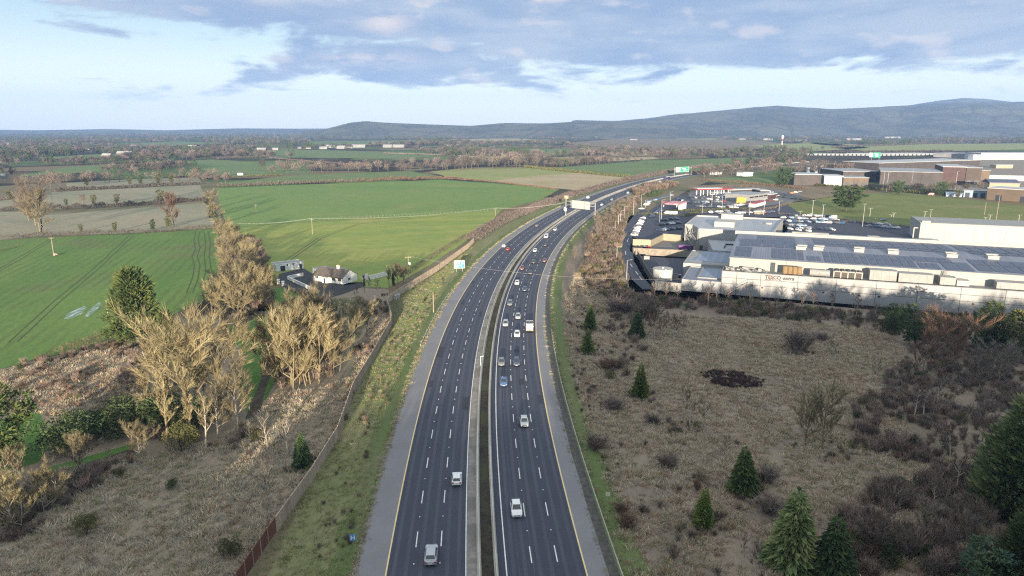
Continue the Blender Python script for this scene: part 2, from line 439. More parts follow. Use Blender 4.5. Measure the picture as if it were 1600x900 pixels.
FIELDS = {
    'field_margin': (M_ROUGH, -.03, [(-120, 300), (80, 285), (345, 284), (345, 357), (66, 371), (0, 377), (-120, 398)]),
    'rough_margin': (M_ROUGHB, .0, [(1075, 291), (1140, 287), (1250, 289), (1330, 303), (1236, 317), (1215, 300), (1180, 294), (1080, 300)]),
    'copse_green': (M_GREENF, -.02, [(1095, 283), (1125, 277), (1200, 278), (1215, 288), (1140, 287)]),
    'tan_scrubland': (M_ROUGHB, .03, [(880, 224), (960, 217), (1080, 217), (1180, 219.5), (1250, 226), (1175, 239), (1040, 237), (920, 233)]),
    'east_pasture': (M_LEY, .04, [(1300, 231), (1450, 225), (1720, 223), (1720, 231), (1480, 236), (1370, 237)]),
    'plain_field': (M_GREENF, .05, [(480, 221), (640, 219), (720, 222), (600, 226), (490, 226)]),
    'plain_stubble': (M_STRAW, .05, [(700, 218), (800, 216), (850, 219), (760, 222)]),
    'west_pasture': (M_GREENF, .05, [(60, 246), (150, 241), (250, 241), (180, 248), (90, 252)]),
    'ridge_field': (M_GREENF, .05, [(180, 225), (290, 221), (380, 224), (260, 229)]),
    'crop_field': (M_CROP, .0, [(-90, 405), (0, 375), (120, 369), (200, 366), (340, 357), (345, 385), (347, 415), (336, 445), (318, 470), (270, 492), (225, 505), (180, 528), (120, 548), (60, 560), (0, 577), (-90, 600)]),
    'meadow': (M_MEADOW, .0, [(338, 294), (480, 288), (690, 281), (850, 292), (874, 296), (845, 312), (783, 328), (640, 338), (490, 344), (400, 351), (362, 362), (345, 330)]),
    'pasture': (M_PAST, -.004, [(352, 352), (400, 350.5), (490, 343.5), (640, 337.5), (783, 327.5), (765, 350), (740, 368), (690, 402), (640, 432), (606, 450), (560, 447), (480, 447), (430, 437), (415, 420), (390, 390)]),
    'straw_field': (M_STRAW, .02, [(770, 283), (820, 276), (905, 270), (990, 276), (905, 297.5), (850, 292.5)]),
    'pale_field': (M_LEY, .0, [(672, 268), (720, 263.5), (820, 261.5), (905, 270.5), (820, 277), (780, 284), (700, 277)]),
    'bleached_field': (M_GREYF, .0, [(80, 300), (312, 289), (322, 309), (200, 318), (85, 327)]),
    'rough_field': (M_GREYF, .0, [(62, 337), (200, 326), (318, 317), (340, 340), (342, 356), (200, 364.5), (66, 368)]),
    'west_field': (M_GREYF, .0, [(-60, 322), (0, 314), (80, 304), (84, 325), (-60, 332)]),
    'lower_west_field': (M_GREYF, .0, [(-90, 338), (0, 331), (64, 331), (67, 368), (0, 375), (-90, 396)]),
    'strip_field': (M_GREYF, .0, [(104, 286), (200, 280), (310, 277.5), (316, 287), (150, 295), (104, 296)]),
    'hill_field': (M_GREENF, .02, [(28, 274), (110, 260), (225, 255.5), (262, 260), (120, 270), (60, 276)]),
    'long_green_field': (M_GREENF, .02, [(243, 254), (330, 249), (480, 259), (490, 271), (340, 276), (318, 266)]),
    'far_pasture': (M_GREENF, .02, [(355, 240), (440, 233), (640, 238), (690, 241.5), (640, 248), (430, 246)]),
    'strip_meadow': (M_GREENF, .0, [(338, 286), (470, 273), (640, 267), (692, 276), (480, 285), (340, 291)]),
    'cattle_field': (M_GREENF, .02, [(848, 263), (1000, 251.5), (1180, 245.5), (1205, 249), (1130, 261), (1060, 269), (1000, 277), (925, 268.5)]),
    'upper_field': (M_GREENF, .04, [(775, 232), (890, 232.5), (925, 239), (860, 244), (790, 241)]),
    'upper_meadow': (M_LEY, .04, [(850, 246), (910, 245), (940, 249), (880, 254)]),
    'ploughland': (M_STRAW, .04, [(932, 237), (1028, 238), (1032, 243), (960, 243.5)]),
    'stubble_field': (M_STRAW, .04, [(945, 247), (1020, 245), (1030, 248), (960, 252)]),
    'hilltop_field': (M_LEY, .06, [(1020, 210.5), (1085, 207.5), (1165, 213), (1110, 218.5), (1030, 216)]),
    'east_meadow': (M_LEY, .04, [(1175, 227), (1290, 222.5), (1360, 231), (1240, 238)]),
    'brown_strip': (M_STRAW, .04, [(1250, 222), (1340, 226), (1352, 230), (1290, 227)]),
    'industrial_yard': (mat('pale_yard', (.24, .21, .165), (.19, .17, .14), .2, rough=.9), .02, [(1380, 262), (1520, 247), (1700, 252), (1700, 302), (1540, 304), (1380, 283)]),
    'roadside_field': (m_field('roadside_grass', (.098, .110, .034), (.082, .098, .032), (.125, .115, .05), angle=R(60), s1=.03, s2=.4), .0,
                       [(1236, 316), (1330, 303), (1410, 300.5), (1600, 321), (1760, 332), (1760, 372), (1600, 364), (1470, 356), (1360, 349), (1285, 341), (1214, 333)]),
    'house_lawn': (M_LAWN, .0, [(415, 470), (432, 447), (470, 458), (455, 478), (440, 492), (420, 498)]),
    'paddock': (M_LAWN, -.002, [(352, 512), (395, 492), (440, 494), (440, 520), (424, 560), (432, 590), (415, 625), (385, 645), (372, 600), (385, 560)]),
    'garden_lawn': (M_LAWN, .0, [(0, 655), (60, 640), (80, 690), (60, 722), (0, 740), (-60, 720)]),
    'track_verge': (M_LAWN, .0, [(60, 735), (200, 695), (215, 705), (80, 748)]),
    'scrubland': (M_SCRUBG, -.02, [(-130, 610), (0, 577), (120, 549), (225, 506), (345, 490), (420, 498), (440, 494), (470, 462), (560, 450), (607, 452), (612, 492), (612, 506), (582, 560), (530, 672), (487, 742), (420, 838), (378, 905), (372, 915), (-130, 960)]),
    'heath': (M_SCRUB, -.02, [(855, 500), (872, 440), (905, 380), (945, 335), (985, 308), (1000, 312), (975, 352), (985, 455), (1065, 470), (1200, 470), (1340, 482), (1700, 510), (2050, 540), (2100, 960), (960, 960), (930, 800), (890, 640), (870, 560)]),
}
for nm, (m, z, pts) in FIELDS.items(): sheet(nm, pts, m, z)
for pts in ([(383, 655), (400, 612), (412, 575), (428, 520), (436, 520), (430, 560), (418, 600), (408, 640), (396, 662)], [(365, 505), (405, 486), (440, 488), (440, 493), (400, 495), (370, 515)],
            [(0, 775), (60, 748), (140, 722), (208, 700), (214, 707), (150, 738), (60, 770), (0, 800)]):
    sheet('muddy_track', pts, M_MUD, .02)
M_CHALK = mat('standing_water_frost', (.44, .48, .52), (.10, .17, .045), .9, rough=.4, stretch=(1.3, .16, 1), rot=R(-15), lo=.38, hi=.52)
for pts in ([(100, 498), (105, 490), (132, 478), (136, 481), (126, 492), (108, 499)], [(132, 495), (138, 486), (155, 471), (158, 475), (150, 486), (137, 495)]):
    sheet('puddle', pts, M_CHALK, .012)

M_RUT = mat('tractor_rut', (.045, .06, .022), (.07, .095, .03), .8, rough=.95)
def rut(pts, wd=.55, gap=2.2):
    w_ = [Vector(G(*p)) for p in pts]; mb = MB()
    for sd in (-gap / 2, gap / 2):
        L = []
        for i, p in enumerate(w_):
            d = (w_[min(i + 1, len(w_) - 1)] - w_[max(i - 1, 0)]).normalized(); n_ = Vector((d.y, -d.x, 0)); L.append((p + n_ * (sd - wd / 2), p + n_ * (sd + wd / 2)))
        for a, b in zip(L[:-1], L[1:]): mb.face([a[0] + Vector((0, 0, .012)), a[1] + Vector((0, 0, .012)), b[1] + Vector((0, 0, .012)), b[0] + Vector((0, 0, .012))])
    tag(mb.build('tractor_rut', M_RUT), kind='structure')
rut([(309, 362), (306, 375), (309, 388), (304, 400), (308, 415), (305, 435), (296, 458)]); rut([(322, 362), (325, 380), (323, 400), (326, 425), (318, 450)])
rut([(205, 368), (150, 420), (90, 470), (20, 535)]); rut([(80, 374), (20, 410), (-60, 455)])
rut([(352, 357), (440, 349), (520, 344), (640, 340)], .8, 2.4); rut([(430, 420), (500, 372), (560, 350), (700, 336)], .5, 2.2)
# blue hills on the horizon: height fields standing on the plain


def m_hill():
    m = bpy.data.materials.new('hillside'); m.use_nodes = True; t = m.node_tree; x = NT(t); p = t.nodes['Principled BSDF']
    pos = x.n('ShaderNodeNewGeometry').outputs['Position']
    a = x.noise(pos, .0022, 5, .62, .8); b = x.noise(pos, .012, 4, .65)
    col = x.mix(x.ss(a, .42, .58), (.036, .042, .034), (.080, .078, .056))
    col = x.mix(x.m('MULTIPLY', x.ss(b, .5, .66), .7), col, (.065, .082, .044))
    vd = x.n('ShaderNodeTexVoronoi', feature='DISTANCE_TO_EDGE'); t.links.new(pos, vd.inputs['Vector']); vd.inputs['Scale'].default_value = .0045
    col = x.mix(x.m('MULTIPLY', x.ss(vd.outputs['Distance'], .06, .03), .6), col, (.02, .022, .018))
    t.links.new(col, p.inputs['Base Color']); p.inputs['Roughness'].default_value = 1
    return m


def hill_range(name, prof, d0, dcrest, d1, seed, rough=1.0):
    """prof: (photo x, photo y of the crest); built as a height field between the distances d0 and d1"""
    xs = [p[0] for p in prof]; ys = [p[1] for p in prof]
    na = int((xs[-1] - xs[0]) / 5); nr = 30; mb = MB()
    for j in range(nr):
        tt = j / (nr - 1); d = d0 + (d1 - d0) * tt
        for i in range(na + 1):
            px = xs[0] + (xs[-1] - xs[0]) * i / na; py = float(np.interp(px, xs, ys))
            u = (px - 800) / FOC
            a, b, c = ray(px, py)
            zc = CAM_H + dcrest / b * c
            zc *= 1.0 + .0
            # keep the crest where it is seen; shape the front slope with ridges
            q = (d - d0) / (dcrest - d0) if d <= dcrest else 1 - (d - dcrest) / (d1 - dcrest)
            q = max(0, min(1, q)); s = q * q * (3 - 2 * q)
            x, y = u * d / b, d
            n_ = fbm(x, y, 650, seed) * .30 * (1 - s) * s * 4 + fbm(x, y, 160, seed + 3) * .012 * rough * s
            mb.v.append((x, y, -8 + (zc + 8) * max(0, s + n_ * (1 if zc > 20 else 0))))
    for j in range(nr - 1):
        for i in range(na):
            a = j * (na + 1) + i; mb.f.append((a, a + 1, a + na + 2, a + na + 1)); mb.m.append(0)
    return tag(mb.build(name, M_HILL, smooth=True), kind='structure')


M_HILL = m_hill()
hill_range('hills', [(470, 205), (505, 203), (530, 196), (548, 191.5), (572, 189), (600, 191.5), (660, 194), (735, 196.5), (790, 192), (850, 193), (900, 190), (940, 189), (1000, 191), (1060, 194), (1120, 199), (1180, 204)], 3900, 5000, 6200, 1)
hill_range('hills', [(820, 206), (870, 199), (892, 191), (896, 187.5), (960, 189), (1010, 185), (1060, 179), (1110, 174), (1165, 170), (1215, 166), (1260, 168), (1300, 170.5), (1345, 169), (1400, 166), (1450, 162.5), (1500, 160), (1600, 160), (1700, 156), (1850, 160), (2000, 175), (2150, 203)], 4300, 6500, 8300, 5)
hill_range('hills', [(1380, 175), (1430, 163), (1470, 157), (1505, 153), (1540, 154.5), (1580, 159), (1640, 158), (1720, 166), (1800, 180)], 7000, 8300, 9300, 9, .3)
hill_range('hills', [(-500, 205), (-250, 200), (-60, 202), (60, 203.5), (170, 201.5), (260, 203.5), (370, 200.5), (470, 201), (560, 200.5), (640, 204)], 7000, 8200, 9300, 13, .4)

# ------------------------------------------------------------------ motorway: one smooth centre line, everything offset from it
_ctr = [G2((730.5 + 772.5) / 2, 900)]
_rows = [(900, 732, 796), (700, 729.3, 775.7), (650, 732, 774), (600, 735.5, 773), (550, 745, 776), (500, 755.7, 783), (460, 774, 794), (430, 788, 807), (400, 806, 824), (380, 823.5, 840), (360, 844.5, 859.5), (340, 878, 887)]
cx, cy = [], []
for r_, a, b in _rows:
    g = G2((a + b) / 2, r_); cx.append(g[0]); cy.append(g[1])
for yl, r_ in ((919, 310), (941, 300), (970, 290), (1012, 280), (1060, 272)):
    g = G2(yl, r_); hd = R({310: 22, 300: 23.7, 290: 26.4, 280: 28.7, 272: 31}[r_]); cx.append(g[0] + 13.8 * math.cos(hd)); cy.append(g[1] - 13.8 * math.sin(hd))
_pf = np.polyfit(cy, cx, 5, w=[1.5] * 12 + [.7, .7, .6, .5, .4])
CL = []                                     # (x, y, tangent)
yy = 62.0
while yy < 930:
    dxdy = float(np.polyval(np.polyder(_pf), yy)); L = math.hypot(dxdy, 1)
    CL.append((float(np.polyval(_pf, yy)), yy, dxdy / L, 1 / L)); yy += 4.0 / L
for k in range(90):
    x, y, tx, ty = CL[-1]; a = math.atan2(tx, ty) + R(.10); CL.append((x + 5 * math.sin(a), y + 5 * math.cos(a), math.sin(a), math.cos(a)))
SL = [0.0]
for a, b in zip(CL[:-1], CL[1:]): SL.append(SL[-1] + math.hypot(b[0] - a[0], b[1] - a[1]))


def at_road(s, d, z=0.0):
    i = min(max(int(np.searchsorted(SL, s)) - 1, 0), len(CL) - 2); t = (s - SL[i]) / (SL[i + 1] - SL[i])
    a, b = CL[i], CL[i + 1]
    x, y, tx, ty = [a[k] + (b[k] - a[k]) * t for k in range(4)]
    return Vector((x + ty * d, y - tx * d, z)), math.atan2(tx, ty)


def road_sd(px, py, z=0.0):
    """photo pixel -> distance along the road, offset from its centre"""
    gx, gy, _ = G(px, py, z)
    i = min(range(len(CL)), key=lambda k: (CL[k][0] - gx) ** 2 + (CL[k][1] - gy) ** 2)
    x, y, tx, ty = CL[i]
    return SL[i] + (gx - x) * tx + (gy - y) * ty, (gx - x) * ty - (gy - y) * tx


def strip(name, d0, d1, m, z=.02, s0=0, s1=None, step=1, wob=0.0, kind='structure', parent=None):
    mb = MB(); s1 = SL[-1] if s1 is None else s1
    ss = [s0] + [s for s in SL[::step] if s0 < s < s1] + [s1]
    for s in ss:
        q = wob * fbm(s, d1, 5, 3) if wob else 0
        for d in ((d0 + q if d0 < 0 else d0), (d1 + q if d1 > 0 else d1)):
            p, _ = at_road(s, d, z); mb.v.append(tuple(p))
    for i in range(len(ss) - 1): mb.f.append((2 * i, 2 * i + 1, 2 * i + 3, 2 * i + 2)); mb.m.append(0)
    o = mb.build(name, m, parent)
    return tag(o, kind=kind) if kind else o


strip('verge', -40, 60, M_ROUGH, -.03)
strip('verge', -30, -18.0, M_DRYVERGE, .0, wob=.5)
strip('verge', -22.0, -17.2, M_VERGE, .012, wob=1.2)
strip('verge', 16.5, 22.5, M_VERGE, .012, wob=1.0)
strip('gravel_edge', -18.6, -17, M_GRAV, .022, wob=.35)
strip('gravel_edge', 16.4, 18.35, mat('dark_drain_strip', (.06, .058, .055), (.10, .095, .085), 1.0, rough=.95), .022)
strip('hard_shoulder', -17.75, -13.6, M_SHLD, .03, wob=.12)
strip('hard_shoulder', 13.6, 16.85, M_SHLD, .03, wob=.12)
strip('carriageway', -13.75, -2.6, M_ASPH, .042)
strip('carriageway', 1.5, 13.75, M_ASPH, .042)
strip('median_strip', -2.7, -1.1, mat('dusty_strip', (.26, .25, .225), (.19, .18, .165), .9, c3=(.15, .145, .13), scale3=.2, rough=.95), .05)
strip('median', -1.2, 1.6, M_SOIL, .03)
LANE = 3.67
for d, wd, m in ((-13.85, .22, M_YELLOW), (-2.82, .15, M_WHITE), (2.82, .17, M_WHITE), (13.85, .22, M_YELLOW)):
    strip('edge_line', d - wd / 2, d + wd / 2, m, .056)
s_ref = road_sd(653, 843)[0]
for d in (-2.82 - LANE, -2.82 - 2 * LANE, 2.82 + LANE, 2.82 + 2 * LANE):
    mb = MB(); studs = MB()
    s = s_ref % 12.0 - 2 if d < 0 else (road_sd(835, 880)[0]) % 12.0
    while s < SL[-1] - 6:
        for k in range(2):
            a0, a1 = at_road(s + 2 * k, d - .075, .058)[0], at_road(s + 2 * k, d + .075, .058)[0]; b0, b1 = at_road(s + 2 * k + 2, d - .075, .058)[0], at_road(s + 2 * k + 2, d + .075, .058)[0]
            mb.face([a0, a1, b1, b0])
        p, a = at_road(s + 8, d, .05); studs.box(p, (.16, .2, .05), -a)
        s += 12
    tag(mb.build('lane_marking', M_WHITE), kind='structure')
    tag(studs.build('road_stud', M_LAMP), kind='structure')

# longitudinal wear and joints in the fast lane of the right carriageway
M_TRACK = mat('wheel_track', (.050, .055, .077), (.066, .071, .094), .5, stretch=(1, .05, 1), rough=.7, lo=.3, hi=.7, bump=.1, bscale=5)
M_PATCH = mat('road_patch', (.028, .030, .040), (.040, .043, .055), 1.5, rough=.9)
for sg in (-1, 1):
    for k in range(3):
        for o_ in (-.82, .82):
            d = sg * (2.82 + LANE * (k + .5)) + o_
            strip('wheel_track', d - .28, d + .28, M_TRACK, .049)
rr = random.Random(12)
for k in range(26):
    s0 = rr.uniform(15, 420); d = rr.choice([-1, 1]) * (2.82 + LANE * rr.choice([.5, 1.5, 2.5])) + rr.uniform(-1, 1); strip('road_patch', d - rr.uniform(.2, .9), d + rr.uniform(.2, .9), M_PATCH, .0515, s0, s0 + rr.uniform(1.5, 9))
M_JOINT = mat('sealed_joint', (.085, .09, .10), (.055, .06, .075), .5, rough=.8)
strip('sealed_joint', 4.55, 4.67, M_JOINT, .05, 0, 260)
strip('sealed_joint', 6.62, 6.74, M_JOINT, .05, 0, 200)


def barrier(d, flip, label):
    mb = MB(); prof = [(-.30, .03), (-.28, .12), (-.13, .35), (-.09, .92), (.09, .92), (.13, .35), (.28, .12), (.30, .03)]
    ss = SL[::1]; n = len(prof)
    for s in ss:
        for o, z in prof: mb.v.append(tuple(at_road(s, d + o, z)[0]))
    for i in range(len(ss) - 1):
        for k in range(n - 1):
            a = i * n + k; mb.f.append((a, a + 1, a + n + 1, a + n)); mb.m.append(0)
    return tag(mb.build('concrete_barrier', M_BARR), label, 'barrier', 'concrete barriers along the motorway median')


M_BARR = mat('barrier_concrete', (.50, .475, .42), (.40, .38, .34), .35, c3=(.36, .34, .30), scale3=.05, rough=.85)
barrier(-.95, 1, 'low concrete barrier on the left-hand carriageway side of the dark median')
barrier(1.42, -1, 'low concrete barrier on the right-hand carriageway side of the dark median')


def safety_rail(d, s0, s1, label, flare=0):
    t = empty('safety_barrier', at_road(s0, d)[0], 0, label, 'barrier', 'steel safety barriers beside the shoulders')
    mb, pb = MB(), MB(); o = t.location
    ss = [s0] + [s for s in SL if s0 < s < s1] + [s1]
    for a, b in zip(ss[:-1], ss[1:]):
        for z0, z1, k in ((.42, .52, 0), (.52, .60, .05), (.60, .68, .05), (.68, .78, 0)):
            q = [at_road(a, d + (k if z0 != .60 else .05), z0)[0] - o, at_road(b, d + k, z0)[0] - o, at_road(b, d + (0 if z0 == .60 else (.05 if z0 < .6 else 0)), z1)[0] - o, at_road(a, d + (0 if z0 == .60 else (.05 if z0 < .6 else 0)), z1)[0] - o]
            mb.face(q)
        p0, p1 = at_road(a, d, .78)[0] - o, at_road(b, d, .78)[0] - o; mb.tube(p0, p1, .05, .05, 4)
    s = s0
    while s < s1:
        p, a = at_road(s, d + .12 * (1 if d > 0 else -1)); pb.box(p - o, (.1, .12, .74), -a); s += 3.2
    mb.build('rail', M_RAIL, t); tag(pb.build('post', M_STEEL, t), kind='stuff')
    return t


M_RAIL = mat('weathered_rail', (.52, .50, .46), (.42, .40, .36), .6, rough=.55, metal=.2)
safety_rail(18.5, 0, road_sd(858, 518)[0], 'long steel safety barrier on the outer edge of the right hard shoulder')
safety_rail(-18.9, road_sd(661, 541)[0], road_sd(703, 460)[0], 'short steel safety barrier beside the left shoulder near the bare pole')

# ------------------------------------------------------------------ vegetation
def bark(name, c1, c2): return mat(name, c1, c2, 1.5, rough=.95, rnd=.18)


TW = {
    'gold': mat('golden_twigs', (.325, .278, .155), (.19, .156, .086), .35, rough=.9, rnd=.2),
    'tan': mat('tan_twigs', (.25, .212, .124), (.165, .137, .08), .35, rough=.9, rnd=.2),
    'brown': mat('brown_twigs', (.165, .132, .102), (.115, .092, .074), .3, rough=.9, rnd=.25),
    'red': mat('russet_twigs', (.185, .112, .078), (.13, .082, .058), .3, rough=.9, rnd=.2),
    'purple': mat('purple_brown_twigs', (.185, .146, .128), (.130, .104, .092), .3, rough=.9, rnd=.22),
    'grey': mat('grey_twigs', (.20, .175, .145), (.14, .122, .10), .4, rough=.9, rnd=.2),
    'pale': mat('pale_twigs', (.32, .285, .235), (.24, .21, .17), .4, rough=.9, rnd=.15),
}
TW['brush'] = mat('brush_twigs', (.275, .205, .17), (.185, .14, .118), .3, rough=.95, rnd=.25)
TW['maroon'] = mat('maroon_twigs', (.10, .066, .060), (.07, .047, .043), .3, rough=.95, rnd=.15)
TW['far'] = mat('far_twigs', (.115, .098, .084), (.078, .068, .058), .3, rough=.9, rnd=.3)
BK = {'gold': bark('lichen_bark', (.215, .18, .11), (.15, .12, .075)), 'dark': bark('dark_bark', (.085, .068, .05), (.13, .105, .08)), 'pale': bark('pale_bark', (.42, .38, .31), (.28, .25, .20))}
EV = {
    'mid': mat('evergreen_sprays', (0.068, 0.105, 0.030), (0.041, 0.070, 0.022), .5, c3=(0.101, 0.124, 0.035), scale3=.35, rough=.85, rnd=.2),
    'bright': mat('bright_conifer_sprays', (0.115, 0.169, 0.032), (0.074, 0.124, 0.027), .6, c3=(0.149, 0.182, 0.041), scale3=.5, rough=.85, rnd=.15),
    'deep': mat('deep_green_sprays', (0.032, 0.062, 0.024), (0.049, 0.081, 0.027), .5, c3=(0.061, 0.095, 0.032), scale3=.4, rough=.85, rnd=.15),
    'blue': mat('blue_green_sprays', (0.041, 0.081, 0.057), (0.061, 0.105, 0.068), .4, c3=(0.074, 0.115, 0.043), scale3=.22, rough=.85, rnd=.15),
    'fresh': mat('fresh_green_sprays', (.155, .20, .072), (.105, .145, .055), .5, c3=(.18, .205, .08), scale3=.35, rough=.85, rnd=.15),
    'olive': mat('olive_leaves', (0.101, 0.108, 0.035), (0.070, 0.081, 0.030), .5, c3=(0.128, 0.119, 0.041), scale3=.4, rough=.9, rnd=.2),
    'holly': mat('holly_leaves', (0.035, 0.059, 0.022), (0.057, 0.081, 0.027), .8, rough=.7, rnd=.2),
}


def rdir(rng, up=0.0):
    v = Vector((rng.gauss(0, 1), rng.gauss(0, 1), rng.gauss(0, 1))).normalized()
    v.z += up
    return v.normalized()


def twig(mb, p, d, L, wd, rng):
    s = d.cross(rdir(rng))
    if s.length < 1e-3: return
    s = s.normalized() * (wd / 2)
    mb.face([p - s, p + s, p + d * L])


def limb(mb, p, d, L, r0, r1, rng, segs=3, bend=.25, up=.15, n=5):
    pts = [p.copy()]; dd = d.copy()
    for k in range(segs):
        a, b = r0 + (r1 - r0) * k / segs, r0 + (r1 - r0) * (k + 1) / segs
        q = p + dd * (L / segs); mb.tube(p, q, a, b, n); p = q; pts.append(p.copy())
        dd = (dd + rdir(rng) * bend + Vector((0, 0, up))).normalized()
    return pts, dd


def along(pts, t):
    k = min(int(t * (len(pts) - 1)), len(pts) - 2); f = t * (len(pts) - 1) - k
    return pts[k].lerp(pts[k + 1], f)


def bare_tree(seed, H=10.0, W=4.5, bole=.25, nl=9, n2=8, n3=7, nt=5, wd=.10, up=.5, low=.3, ivy=0, multi=1):
    """deciduous tree without leaves: bole and limbs | branches and twigs"""
    rng = random.Random(seed); tr, cr, iv = MB(), MB(), MB()
    for q in range(multi):
        off = Vector((rng.uniform(-.5, .5), rng.uniform(-.5, .5), 0)) * (multi - 1) * .5
        lean = Vector((rng.uniform(-.08, .08), rng.uniform(-.08, .08), 1)) + off * .12
        pts, _ = limb(tr, off, lean.normalized(), H * .72, H * .016 / multi ** .4, H * .005, rng, 6, .10, .12, 6)
        nn = max(4, nl // multi)
        for i in range(nn):
            t = low + (1 - low) * (i + .5) / nn; p = along(pts, t * .98)
            a = i * 2.4 + rng.uniform(-.5, .5) + q
            h = (p.z / H); env = W * math.sqrt(max(.12, 1 - ((h - .55) / .62) ** 2))
            el_ = rng.uniform(.35, .75) + up * t
            d = Vector((math.cos(a) * math.cos(el_), math.sin(a) * math.cos(el_), math.sin(el_)))
            L = min(env * rng.uniform(.75, 1.05), (H - p.z) / max(.25, d.z) * .8)
            lp, ld = limb(tr, p, d, L, H * .009 * (1.2 - t * .6), H * .003, rng, 4, .22, .10, 4)
            for j in range(n2):
                u = .25 + .75 * (j + rng.random()) / n2; p2 = along(lp, min(u, .999))
                d2 = (ld * .8 + rdir(rng) * .75 + Vector((0, 0, .25 + up * .5))).normalized(); L2 = L * rng.uniform(.3, .55)
                bp, bd = limb(cr, p2, d2, L2, H * .0036, H * .0018, rng, 2, .25, .08, 3)
                for k in range(n3):
                    p3 = along(bp, min(.999, .2 + .8 * (k + rng.random()) / n3)); d3 = (bd * .9 + rdir(rng) * .6 + Vector((0, 0, .2 + up * .3))).normalized()
                    for _ in range(nt):
                        twig(cr, p3, (d3 + rdir(rng) * .38).normalized(), L2 * rng.uniform(.4, .8), wd * rng.uniform(.6, 1.2), rng)
        if ivy:
            for k in range(ivy):
                t = rng.random(); p = along(pts, t * .8) + rdir(rng) * rng.uniform(.2, .13 * W * (1.3 - t) + .3)
                sprig(iv, p, rdir(rng, .2), rng.uniform(.35, .7), .45, rng)
    return tr, cr, iv


def sprig(mb, p, d, L, wd, rng):
    """one leafy spray: a kite folded along its length"""
    s = d.cross(rdir(rng))
    if s.length < 1e-3: return
    s = s.normalized() * (wd / 2); up = s.cross(d).normalized() * (wd * .25); m_ = p + d * (L * .45) + up
    mb.face([p, m_ - s, p + d * L]); mb.face([p, p + d * L, m_ + s])


def conifer(seed, H=10.0, W=2.6, n=1500, droop=.25, taper=.85, L=.16, wd=.075, up=0.0, ragged=.25, base=.04):
    rng = random.Random(seed); tr, cr = MB(), MB()
    tr.tube((0, 0, 0), (0, 0, H * .5), H * .02, H * .012, 6); tr.tube((0, 0, H * .5), (0, 0, H * .97), H * .012, .02, 5)
    lob = [rng.uniform(1 - ragged, 1 + ragged * .5) for _ in range(24)]
    for i in range(n):
        t = 1 - math.sqrt(1 - rng.random() * .995); z = H * (base + (1 - base) * t)
        a = rng.uniform(0, 2 * math.pi); tier = .82 + .18 * math.sin(z * 5.2 / (H * .1) + a)
        e = W * (1 - t) ** taper * lob[int(a / 6.2832 * 24) % 24 - int(t * 7) % 5] * tier + .02 * W
        r = e * math.sqrt(rng.uniform(.25, 1)); p = Vector((r * math.cos(a), r * math.sin(a), z + rng.uniform(-.02, .02) * H))
        d = Vector((math.cos(a), math.sin(a), -droop + up + rng.uniform(-.3, .3))) + rdir(rng) * .35
        k = H * L * (.5 + .6 * (1 - t)) * rng.uniform(.6, 1.1)
        sprig(cr, p, d.normalized(), k, H * wd * (.5 + .6 * (1 - t)), rng)
    for i in range(14): sprig(cr, Vector((0, 0, H * .93)), rdir(rng, 1.6), H * .06, H * .02, rng)
    return tr, cr


def clump_evergreen(seed, H=20.0, W=7.0, nc=34, ns=70, L=1.5, wd=.6, up=.5, low=.18, flat=.7, pale=False, env=.5, spire=False):
    """broad evergreen with separate tufts of sprays held by limbs"""
    rng = random.Random(seed); tr, cr = MB(), MB()
    pts, _ = limb(tr, Vector((0, 0, 0)), Vector((.03, .02, 1)), H * .8, H * .022, H * .006, rng, 5, .1, .1, 7)
    for i in range(nc):
        t = low + (1 - low) * ((i + rng.random()) / nc); a = i * 2.4 + rng.uniform(-.4, .4)
        e = W * ((1.02 - t) ** .62 * min(1.0, (t - low) / .18 + .55) if spire else math.sin(math.pi * min(1, max(.06, (1.06 - t) / 1.02)) ** env) ** .7)
        r = e * rng.uniform(.45, 1.0)
        c = Vector((r * math.cos(a), r * math.sin(a), H * t * .96)); p = along(pts, min(.98, max(.1, t - .15)))
        tr.tube(p, c, H * .005, H * .002, 4)
        cs = W * rng.uniform(.22, .36)
        for k in range(ns):
            q = rdir(rng); q = Vector((q.x, q.y, q.z * flat)) * cs * rng.uniform(.35, 1)
            d = (q.normalized() * .9 + Vector((math.cos(a) * .3, math.sin(a) * .3, up)) + rdir(rng) * .4).normalized()
            sprig(cr, c + q, d, L * rng.uniform(.6, 1.2), wd * rng.uniform(.7, 1.2), rng)
    return tr, cr


def shrub(seed, H=3.0, W=2.0, n=60, nt=9, wd=.06):
    rng = random.Random(seed); tr, cr = MB(), MB()
    for i in range(n // 8):
        tr.tube((rng.uniform(-.2, .2), rng.uniform(-.2, .2), 0), (rng.uniform(-.5, .5) * W, rng.uniform(-.5, .5) * W, H * .5), .05, .03, 4)
    for i in range(n):
        a = rng.uniform(0, 6.283); e = rng.uniform(.15, 1.0); d = Vector((math.cos(a) * e * W / H, math.sin(a) * e * W / H, 1)).normalized()
        bp, bd = limb(cr, Vector((rng.uniform(-.3, .3) * W, rng.uniform(-.3, .3) * W, 0)), d, H * rng.uniform(.45, .75), .035, .015, rng, 2, .2, .1, 3)
        for k in range(nt):
            twig(cr, along(bp, rng.uniform(.3, .99)), (bd + rdir(rng) * .6).normalized(), H * rng.uniform(.2, .45), wd * rng.uniform(.6, 1.3), rng)
    return tr, cr


